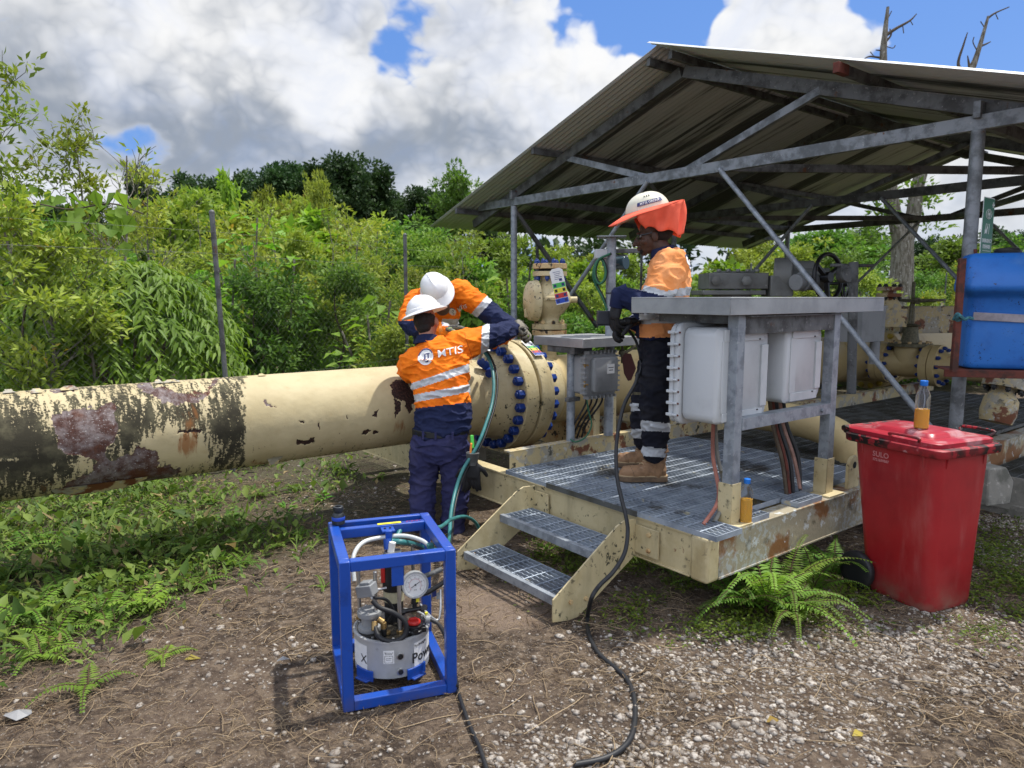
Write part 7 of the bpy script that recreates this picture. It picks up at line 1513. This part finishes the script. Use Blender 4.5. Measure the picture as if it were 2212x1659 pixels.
# big leaved saplings
def bigleaf(seed, x, y, Y, n, label, Lf=.34, Wf=.26):
    g2 = np_r(seed); H = hgt(y, Y, x); b = base_at(x, Y); root = thing('broad_leaf_sapling', label, 'sapling', b); mb = MB(); Ps = []; Ds = []
    for k in range(4):
        a = k*1.7; tp_ = b+V((.35*math.cos(a), .3*math.sin(a), H*(1-.13*k))); mb.tube(catmull([b, b.lerp(tp_, .5)+V((.05, 0, 0)), tp_], 5), [.02]*10+[.012], 7) if False else mb.tube(catmull([b, b.lerp(tp_, .5)+V((.05, 0, 0)), tp_], 5), .016, 7)
        for j in range(n//4): f = g2.uniform(.35, 1); a2 = g2.uniform(0, 6.28); p = b.lerp(tp_, f); Ps.append(tuple(p+V((math.cos(a2), math.sin(a2), .3))*g2.uniform(.05, .3))); Ds.append((math.cos(a2), math.sin(a2), g2.uniform(-.3, .5)))
    mb.build('stem', m_bark, root); Ps = np.array(Ps); Ds = np.array(Ds); n_ = len(Ps); vg = VG(); vg.add(leaves(Ps, Ds, np.array((0, 0, 1.))+g2.normal(size=(n_, 3))*.25, Lf*g2.uniform(.6, 1.15, n_), Wf*g2.uniform(.6, 1.1, n_), .2, .3), g2.random(n_)); vg.build('leaves', m_lf_big, root)
bigleaf(51, 520, 470, 12.5, 120, 'broad leaved sapling directly right of the first fence post'); bigleaf(52, 460, 560, 10.5, 90, 'broad leaved plant low behind the first fence post'); bigleaf(53, 590, 560, 11, 110, 'broad leaved plant halfway between the two fence posts', .26, .2)
bigleaf(54, 1100, 560, 11.5, 80, 'broad leaved plant behind the vent valve', .26, .2); bigleaf(55, 790, 650, 10.2, 70, 'low broad leaved plant left of the second fence post', .24, .18)

# tall pale dead tree behind the shelter
dt = thing('dead_tree', 'tall pale forked tree with bare broken limbs rising above the roof at the right', 'tree', base_at(1945, 19))
def A2(x, y): return at(x, y, 19)
def lmb(mb, pts, r0, r1, n=12): Q = catmull([A2(*p) for p in pts], 5); mb.tube(Q, [r0+(r1-r0)*i/(len(Q)-1) for i in range(len(Q))], n)
mb = MB(); lmb(mb, [(1942, 760), (1944, 660), (1948, 590), (1950, 520)], .34, .26, 16); mb.build('trunk', m_bark, dt)
for pts, r0, r1 in (([(1949, 530), (1935, 480), (1925, 400), (1915, 250), (1908, 130), (1912, 70), (1918, 15)], .20, .035), ([(1951, 530), (1972, 470), (1985, 390), (2030, 270), (2092, 160), (2110, 120), (2135, 35)], .22, .03)):
    mb = MB(); lmb(mb, pts, r0, r1); mb.build('limb', m_bark if r0 < .21 else m_bark, dt)
for pts, r0 in (([(1908, 80), (1935, 62), (1965, 45), (1980, 30)], .05), ([(1910, 110), (1892, 108)], .03), ([(1914, 90), (1925, 75), (1922, 62)], .03), ([(1904, 125), (1880, 122), (1868, 126)], .03), ([(2092, 160), (2070, 140), (2082, 95), (2090, 70)], .05), ([(2118, 100), (2130, 95), (2140, 90)], .03), ([(2133, 40), (2150, 28), (2180, 15)], .03), ([(2095, 150), (2090, 120)], .04), ([(1950, 55), (1952, 72)], .012), ([(1908, 98), (1928, 104), (1934, 98)], .012), ([(1918, 40), (1926, 24)], .012), ([(1966, 44), (1972, 54)], .01), ([(2112, 112), (2102, 92), (2104, 80)], .014), ([(2150, 28), (2156, 42)], .01), ([(2127, 60), (2118, 46)], .012), ([(1888, 122), (1880, 112)], .01)):
    mb = MB(); lmb(mb, pts, r0, .012, 8); mb.build('broken_branch', m_barkd, dt)
g2 = np_r(61); vg = VG(); vg.add(*crown([tuple(A2(x, y))+(.5,) for x, y in ((1895, 420), (1990, 440), (2010, 430), (1905, 445), (1975, 405), (1885, 500), (2010, 490), (1900, 470))], 420, .17, .09, g2, shell=.2, flat=.5)); vg.build('crown', m_lf_mid, dt)

# ================================================================== fence
fn = thing('wire_fence', 'chain link fence on thin grey posts running behind the pipeline', 'fence', (-2.8, 6.8, 0))
FP = [V((-5.0, 3.9, 0)), at(478, 640, 6.8), at(877, 640, 9.3)]; FP = [V((p.x, p.y, 0)) for p in FP]; d_ = V((.86, .80, 0)).normalized()
p4 = at(1160, 640, 10.8); p5 = at(1384, 640, 13.9); p6 = at(1620, 640, 17.5); FP += [V((p4.x, p4.y, 0)), V((p5.x, p5.y, 0)), V((p6.x, p6.y, 0)), V((p6.x+4, p6.y+3.5, 0)), V((p6.x+9, p6.y+7, 0))]
FZ = 2.48
for i, p in enumerate(FP):
    q0 = p; q1 = p+ZZ*FZ+(V((-.05, 0, 0)) if i == 1 else V((0, 0, 0))); mb = MB(); mb.cyl(q0+ (V((.03, 0, 0)) if i == 1 else V((0, 0, 0))), q1, .024, n=12); mb.ell(q1, .026)
    mb.build('post', m_galv_dk, fn)
for a, b in zip(FP, FP[1:]):
    L_ = (b-a).length; d = (b-a).normalized(); H_ = 2.1; mb = MB(); pt = .075 if L_ < 5 else .15; n = int((L_+H_)/pt)
    for i in range(n):
        x0 = i*pt-H_
        for sgn in (1, -1):
            xa, xb = x0, x0+H_; za, zb = (0, H_) if sgn > 0 else (H_, 0)
            if xa < 0: za += (0-xa)*(zb-za)/(xb-xa); xa = 0
            if xb > L_: zb = za+(L_-xa)*((zb-za)/(xb-xa)) if xb > xa else zb; xb = L_
            if xb-xa < .02: continue
            mb.tube([a+d*xa+ZZ*za, a+d*xb+ZZ*zb], .0007, 3, cap=False)
    for z in (.9, 2.1, 2.3): mb.tube([a+ZZ*z, a.lerp(b, .5)+ZZ*(z-.015), b+ZZ*z], .0011, 4)
    mb.build('wire_mesh', m_galv_dk, fn)

# ================================================================== ground detail
def gpts(n, x0, x1, y0, y1, g_): X_ = g_.uniform(x0, x1, n); Y_ = g_.uniform(y0, y1, n); return X_, Y_
def gzv(X_, Y_): return np.array([gz(a, b) for a, b in zip(X_, Y_)])
def toimg(X_, Y_): return project(np.stack([X_, Y_, np.zeros_like(X_)], 1))
def skid_st(X_, Y_): dx, dy = X_-SO.x, Y_-SO.y; return dx*BX.x+dy*BX.y, dx*TX.x+dy*TX.y
# stones
g_ = np_r(91); X_, Y_ = gpts(260000, -3.2, 5.2, 2.2, 7.5, g_); ix, iy = toimg(X_, Y_); ss_, tt_ = skid_st(X_, Y_)
def G(x, y, rx, ry): return np.exp(-((ix-x)/rx)**2-((iy-y)/ry)**2)
patch = noise2(X_+9, Y_+9, 2.2, 21)*.6+noise2(X_+9, Y_+9, 6, 22)*.6
dn = (1.0*G(1500, 1640, 520, 110)+.75*G(1800, 1470, 330, 90)+.45*G(1560, 1440, 240, 70)+.9*G(1960, 1370, 170, 55)+1.0*G(2160, 1140, 130, 70)*1.2+.35*G(1250, 1640, 260, 60)+.6*G(2150, 1430, 150, 60)+.22*G(980, 1620, 160, 40))*np.clip(patch*1.7-.35, 0, 1.3)+.022
dn += .12*G(600, 1400, 70, 30)+.14*G(520, 1440, 100, 40)+.5*G(760, 1120, 90, 40)*0+.10*G(760, 1070, 120, 30)+.35*np.where((ss_ > 5) & (tt_ < -.8), 1, 0)
dn = np.where((ix < 560) & (iy < 1330), dn*.1, dn)
dn = np.minimum(dn*1.15, 1)-.012; keep = g_.random(len(X_)) < dn*.8; X_, Y_ = X_[keep], Y_[keep]; n = len(X_)
phi = (1+5**.5)/2; IV = np.array([(-1, phi, 0), (1, phi, 0), (-1, -phi, 0), (1, -phi, 0), (0, -1, phi), (0, 1, phi), (0, -1, -phi), (0, 1, -phi), (phi, 0, -1), (phi, 0, 1), (-phi, 0, -1), (-phi, 0, 1)], float); IV /= np.linalg.norm(IV[0])
IF = np.array([(0, 11, 5), (0, 5, 1), (0, 1, 7), (0, 7, 10), (0, 10, 11), (1, 5, 9), (5, 11, 4), (11, 10, 2), (10, 7, 6), (7, 1, 8), (3, 9, 4), (3, 4, 2), (3, 2, 6), (3, 6, 8), (3, 8, 9), (4, 9, 5), (2, 4, 11), (6, 2, 10), (8, 6, 7), (9, 8, 1)])
V2 = IV; F2l = IF
sz = np.clip(g_.lognormal(math.log(.0075), .48, n), .003, .024); shp = sz[:, None]*g_.uniform(.6, 1.25, (n, 3))*np.array((1, 1, .62)); ang = g_.uniform(0, 6.28, n); ca, sa = np.cos(ang), np.sin(ang)
lv = V2[None]*(1+g_.normal(size=(n, len(V2), 1))*.17)*shp[:, None, :]; vx = lv[:, :, 0]*ca[:, None]-lv[:, :, 1]*sa[:, None]+X_[:, None]; vy = lv[:, :, 0]*sa[:, None]+lv[:, :, 1]*ca[:, None]+Y_[:, None]; vz = lv[:, :, 2]+(gzv(X_, Y_)+sz*.12)[:, None]
SV = np.stack([vx, vy, vz], 2).reshape(-1, 3); SF = (np.arange(n)[:, None, None]*len(V2)+F2l[None]).reshape(-1, 3)
tagp(npmesh('gravel', SV, SF, m_stone, None, np.repeat(g_.random(n)**.7, len(F2l))), 'pale scattered gravel stones over the bare earth', 'gravel', kind='stuff')
# dry roots and straw
g_ = np_r(92); X_, Y_ = gpts(170000, -3.2, 4.2, 2.2, 6.5, g_); ix, iy = toimg(X_, Y_); keep = (g_.random(len(X_)) < np.where(iy > 1300, .42, .28)*np.clip(noise2(X_+9, Y_+9, 3, 31)*1.8-.3, .1, 1)) ; X_, Y_ = X_[keep], Y_[keep]; n = len(X_); a = g_.uniform(0, 6.28, n)
P = np.stack([X_, Y_, gzv(X_, Y_)+.003], 1); D = np.stack([np.cos(a), np.sin(a), np.zeros(n)], 1); Ln = np.clip(g_.lognormal(math.log(.042), .65, n), .012, .38); 
vg = VG(); vg.add(strands(P, D, Ln, np.clip(Ln*.012, .0006, .0020), g_, 1.0, lift=g_.random(n)*.018*np.minimum(1, Ln/.08)), g_.random(n)); tagp(vg.build('dry_roots', m_straw), 'brown dry roots and straw littering the earth', 'litter', kind='stuff')
# weeds on the left and behind the pipe
wpoly = [(-700, 1600), (0, 1500), (120, 1465), (300, 1405), (420, 1350), (600, 1265), (700, 1170), (720, 1060), (860, 1005), (1010, 975), (1060, 760), (1060, 660), (-900, 660)]
g_ = np_r(93); X_, Y_ = gpts(120000, -6.5, 1.0, 2.6, 9.5, g_); ix, iy = toimg(X_, Y_); ss_, tt_ = skid_st(X_, Y_)
pn = noise2(X_+9, Y_+9, 1.6, 41); ins = inpoly(ix+g_.normal(0, 25, len(ix)), iy+g_.normal(0, 14, len(iy)), wpoly) & ~((ss_ > -.1) & (tt_ < 4.5)); dens = np.where(ins, np.clip(pn*2.2-.55, .08, 1), np.where(pn > .72, .004, 0)); keep = g_.random(len(X_)) < dens*.85; X_, Y_ = X_[keep], Y_[keep]; n = len(X_); z_ = gzv(X_, Y_)
a = g_.uniform(0, 6.28, n); up = g_.uniform(.2, 2.4, n); D = np.stack([np.cos(a), np.sin(a), up], 1); ln_ = g_.uniform(.03, .13, n)*np.where(g_.random(n) < .15, 1.9, 1); br_ = g_.random(n) < .5
vg = VG(); vg.add(leaves(np.stack([X_, Y_, z_+np.where(br_, g_.uniform(0, .10, n), 0)], 1), D, np.array((0, 0, 1.))+g_.normal(size=(n, 3))*.2, ln_*np.where(br_, .55, 1.0), np.where(br_, ln_*.28, ln_*.09), .3, .35), g_.random(n)); tagp(vg.build('weeds', m_grass), 'low green weeds and grass under and in front of the pipeline', 'weeds', kind='stuff')
# moss and creeping plants around the skid and the bin
g_ = np_r(94); X_, Y_ = gpts(260000, -.6, 5.2, 2.9, 7.2, g_); ix, iy = toimg(X_, Y_); ss_, tt_ = skid_st(X_, Y_)
dn = 1.1*G(1480, 1310, 130, 55)+1.0*G(1640, 1350, 150, 40)+.7*G(1330, 1240, 110, 60)+1.3*G(2190, 1240, 110, 80)+1.0*G(2140, 1340, 90, 50)+.5*G(1180, 1240, 80, 50)+.7*G(1800, 1300, 110, 50)+.3*G(1250, 1180, 120, 60)+.6*G(1560, 1260, 200, 50)
X2, Y2 = X_, Y_; dn = np.minimum(dn*1.15, 1)-.012; keep = g_.random(len(X_)) < dn*np.clip(noise2(X_+9, Y_+9, 5, 51)*2-.5, 0, 1)*.75; X_, Y_ = X_[keep], Y_[keep]; n = len(X_); a = g_.uniform(0, 6.28, n)
vg = VG(); vg.add(leaves(np.stack([X_, Y_, gzv(X_, Y_)+g_.uniform(0, .05, n)], 1), np.stack([np.cos(a), np.sin(a), g_.uniform(.1, .9, n)], 1), np.array((0, 0, 1.))+g_.normal(size=(n, 3))*.3, g_.uniform(.010, .038, n), g_.uniform(.006, .018, n)), g_.random(n)); tagp(vg.build('creeping_plants', m_moss), 'bright moss and tiny creeping plants beside the skid and the bin', 'ground cover', kind='stuff')
# ferns
def fern(x, y, n, L_, label, m=m_fern, seed=0, z=0.0, spread=1.0, wl=.30, upr=.9, a0=None, da=6.283, pairs=20, dcl=.125):
    g2 = np_r(500+seed); b = atz(x, y, z); root = thing('fern', label, 'fern', b); vg = VG(); mb = MB(); Ps, Ds, Us, Ls_, W_ = [], [], [], [], []
    for i in range(n):
        a = (a0 if a0 is not None else 0)+da*(i+g2.random()*.7)/n; h_ = np.array((math.cos(a), math.sin(a), 0)); LL = L_*g2.uniform(.65, 1.15); el0 = g2.uniform(.75, 1.35)*upr; pts = [np.array(b)]; e_ = el0
        for k in range(12): d = h_*math.cos(e_)*spread+np.array((0, 0, math.sin(e_))); pts.append(pts[-1]+d*LL/12); e_ -= dcl+.05*g2.random()
        mb.tube([V(p) for p in pts], [.0035*(1-.8*k/12) for k in range(13)], 5, cap=False); sd = np.array((-h_[1], h_[0], 0))
        for k in range(pairs):
            f = .12+.86*k/pairs; q = f*12; k0 = min(int(q), 11); p = pts[k0]*(1-(q-k0))+pts[k0+1]*(q-k0); dd = pts[k0+1]-pts[k0]; dd = dd/np.linalg.norm(dd); ll = L_*wl*math.sin(min(1, f*1.3+.15)*math.pi*.93)**.7*(1.1-.45*f)
            for s_ in (-1, 1): Ps.append(p); Ds.append(sd*s_+dd*.35+g2.normal(size=3)*.06+np.array((0, 0, -.12))); Us.append(np.cross(sd, dd)*-1+np.array((0, 0, .6))); Ls_.append(max(.01, ll)); W_.append(LL/pairs*.8)
    N_ = len(Ps); vg.add(leaves(np.array(Ps), np.array(Ds), np.array(Us), np.array(Ls_), np.array(W_), .2, .12, .35), np.clip(np.repeat(g2.random(n), N_//n)*.6+g2.random(N_)*.35, 0, 1)); mb.build('stems', m_straw, root); vg.build('fronds', m, root); return root
fern(1600, 1322, 10, .50, 'upright fern at the rusty skid corner, leftmost of the clump', m_fern, 3, wl=.14, pairs=26, upr=1.15, dcl=.125)
fern(1655, 1330, 12, .60, 'large bright fern reaching up in front of the rusty skid side', m_fern2, 1, wl=.13, pairs=28, upr=1.2, dcl=.14)
fern(1712, 1345, 10, .48, 'bright fern with long fronds drooping onto the gravel', m_fern2, 2, wl=.14, pairs=26, upr=1.1, dcl=.16)
fern(1700, 1300, 9, .58, 'tall fern curling up against the worn skid side', m_fern2, 6, wl=.13, upr=1.25, pairs=28, dcl=.12)
fern(1758, 1285, 8, .44, 'mid green fern between the bright ferns and the bin wheel', m_fern, 15, wl=.14, pairs=26, upr=1.2, dcl=.13)
fern(1800, 1250, 9, .48, 'upright fern half behind the left side of the red bin', m_fern, 4, wl=.14, pairs=26, upr=1.2, dcl=.13)
fern(1812, 1290, 4, .26, 'yellowing fern fronds hanging by the bin wheel', m_fern2, 5, wl=.13, pairs=22)
fern(1380, 1215, 7, .22, 'dark fern growing under the skid end beam', m_fern, 7, wl=.2); fern(1450, 1235, 6, .22, 'small fern right of the steps under the skid', m_fern, 8, wl=.2); fern(1240, 1195, 6, .18, 'small fern behind the lower tread', m_fern, 9, wl=.2)
fern(310, 1318, 9, .26, 'bright spiky palm like seedling in the left foreground', m_fern2, 10, wl=.45, pairs=9, upr=1.1)
LF = [(215, 1330, 7, .30, .3), (130, 1290, 8, .34, .22), (60, 1350, 8, .36, .2), (420, 1195, 7, .30, .25), (330, 1175, 7, .30, .22), (250, 1210, 7, .32, .22), (500, 1130, 6, .26, .25), (150, 1180, 8, .32, .22), (60, 1180, 8, .32, .22), (370, 1110, 7, .30, .22), (560, 1075, 6, .26, .24), (640, 1060, 6, .22, .24), (190, 1490, 4, .26, .2), (355, 1420, 5, .17, .28), (460, 1090, 6, .26, .22), (20, 1250, 8, .34, .2), (300, 1255, 5, .24, .25), (640, 1160, 5, .18, .25), (700, 1270, 4, .16, .12), (90, 1420, 6, .26, .22), (230, 1120, 7, .28, .22), (820, 1035, 5, .20, .2), (120, 1375, 7, .30, .2), (250, 1350, 6, .26, .22), (420, 1270, 6, .26, .22), (520, 1220, 6, .22, .25), (600, 1180, 5, .22, .25)]
for i, (x, y, n, L_, wl) in enumerate(sorted(LF)):
    fern(x, y, n, L_, ['light', 'darker'][i % 2]+' green '+('small' if L_ < .25 else 'spreading')+' fern among the weeds, '+ordn(i)+' from the left', m_fern2 if i % 2 == 0 else m_fern, 20+i, wl=wl, pairs=16)['group'] = 'ferns among the weeds'
# broad seedlings in the weeds
g_ = np_r(96)
for i, (x, y) in enumerate([(330, 1060), (620, 1110), (180, 1245), (480, 1230), (700, 1085), (1180, 1200)]):
    b = atz(x, y, 0); n = 14; a = g_.uniform(0, 6.28, n); root = thing('seedling', ['pale', 'small', 'rosette', 'leafy', 'yellowish', 'shaded'][i]+' broad leaved seedling '+['under the pipe', 'left of the socket', 'left among ferns', 'mid left', 'above the blue frame', 'behind the lowest tread'][i], 'seedling', b)
    P = np.array(b)[None]+np.stack([np.cos(a)*.02, np.sin(a)*.02, g_.uniform(0, .07, n)], 1); vg = VG(); vg.add(leaves(P, np.stack([np.cos(a), np.sin(a), g_.uniform(.1, .7, n)], 1), np.array((0, 0, 1.))+g_.normal(size=(n, 3))*.1, g_.uniform(.05, .09, n), g_.uniform(.02, .035, n)), g_.random(n)); vg.build('leaves', m_lf_lush, root)
    mb = MB(); mb.cyl(b, b+ZZ*.08, .002, n=6); mb.build('stem', m_straw, root)
# fallen leaves and a plastic scrap
for i, (x, y, m, sz) in enumerate([(40, 1545, m_label, .07), (612, 1428, m_label, .03)]):
    b = atz(x, y, .015); mb = MB(); P = [b+V((math.cos(a)*sz*random.uniform(.6, 1.2), math.sin(a)*sz*random.uniform(.4, .8), random.uniform(0, .015))) for a in np.linspace(0, 6.0, 9)]; mb.add([b+ZZ*.025]+P, [(0, k+1, (k+1) % 9+1) for k in range(9)])
    o = mb.build('plastic_scrap', flat('dull_plastic_scrap', (.24, .24, .24)), smooth=False); tagp(o, ['crumpled pale plastic scrap at the lower left edge', 'tiny clear plastic scrap on the earth left of the blue frame'][i], 'litter')
P = np.array([tuple(atz(x, y, .012)) for x, y in ((398, 1425), (1840, 1590), (1655, 1560))]); 
for i, p in enumerate(P):
    vg = VG(); vg.add(leaves(p[None], np.array([[.9, .3, .15]]), np.array([[.1, -.3, 1.]]), np.array([.07]), np.array([.035]), .3, .3), np.array([.99])); tagp(vg.build('fallen_leaf', m_lf_yel), ['yellow fallen leaf on the earth at the left', 'pale fallen leaf on the gravel at the lower right', 'small fallen leaf in the gravel right of the cable'][i], 'leaf')
bpy.data.scenes.remove(_ws)
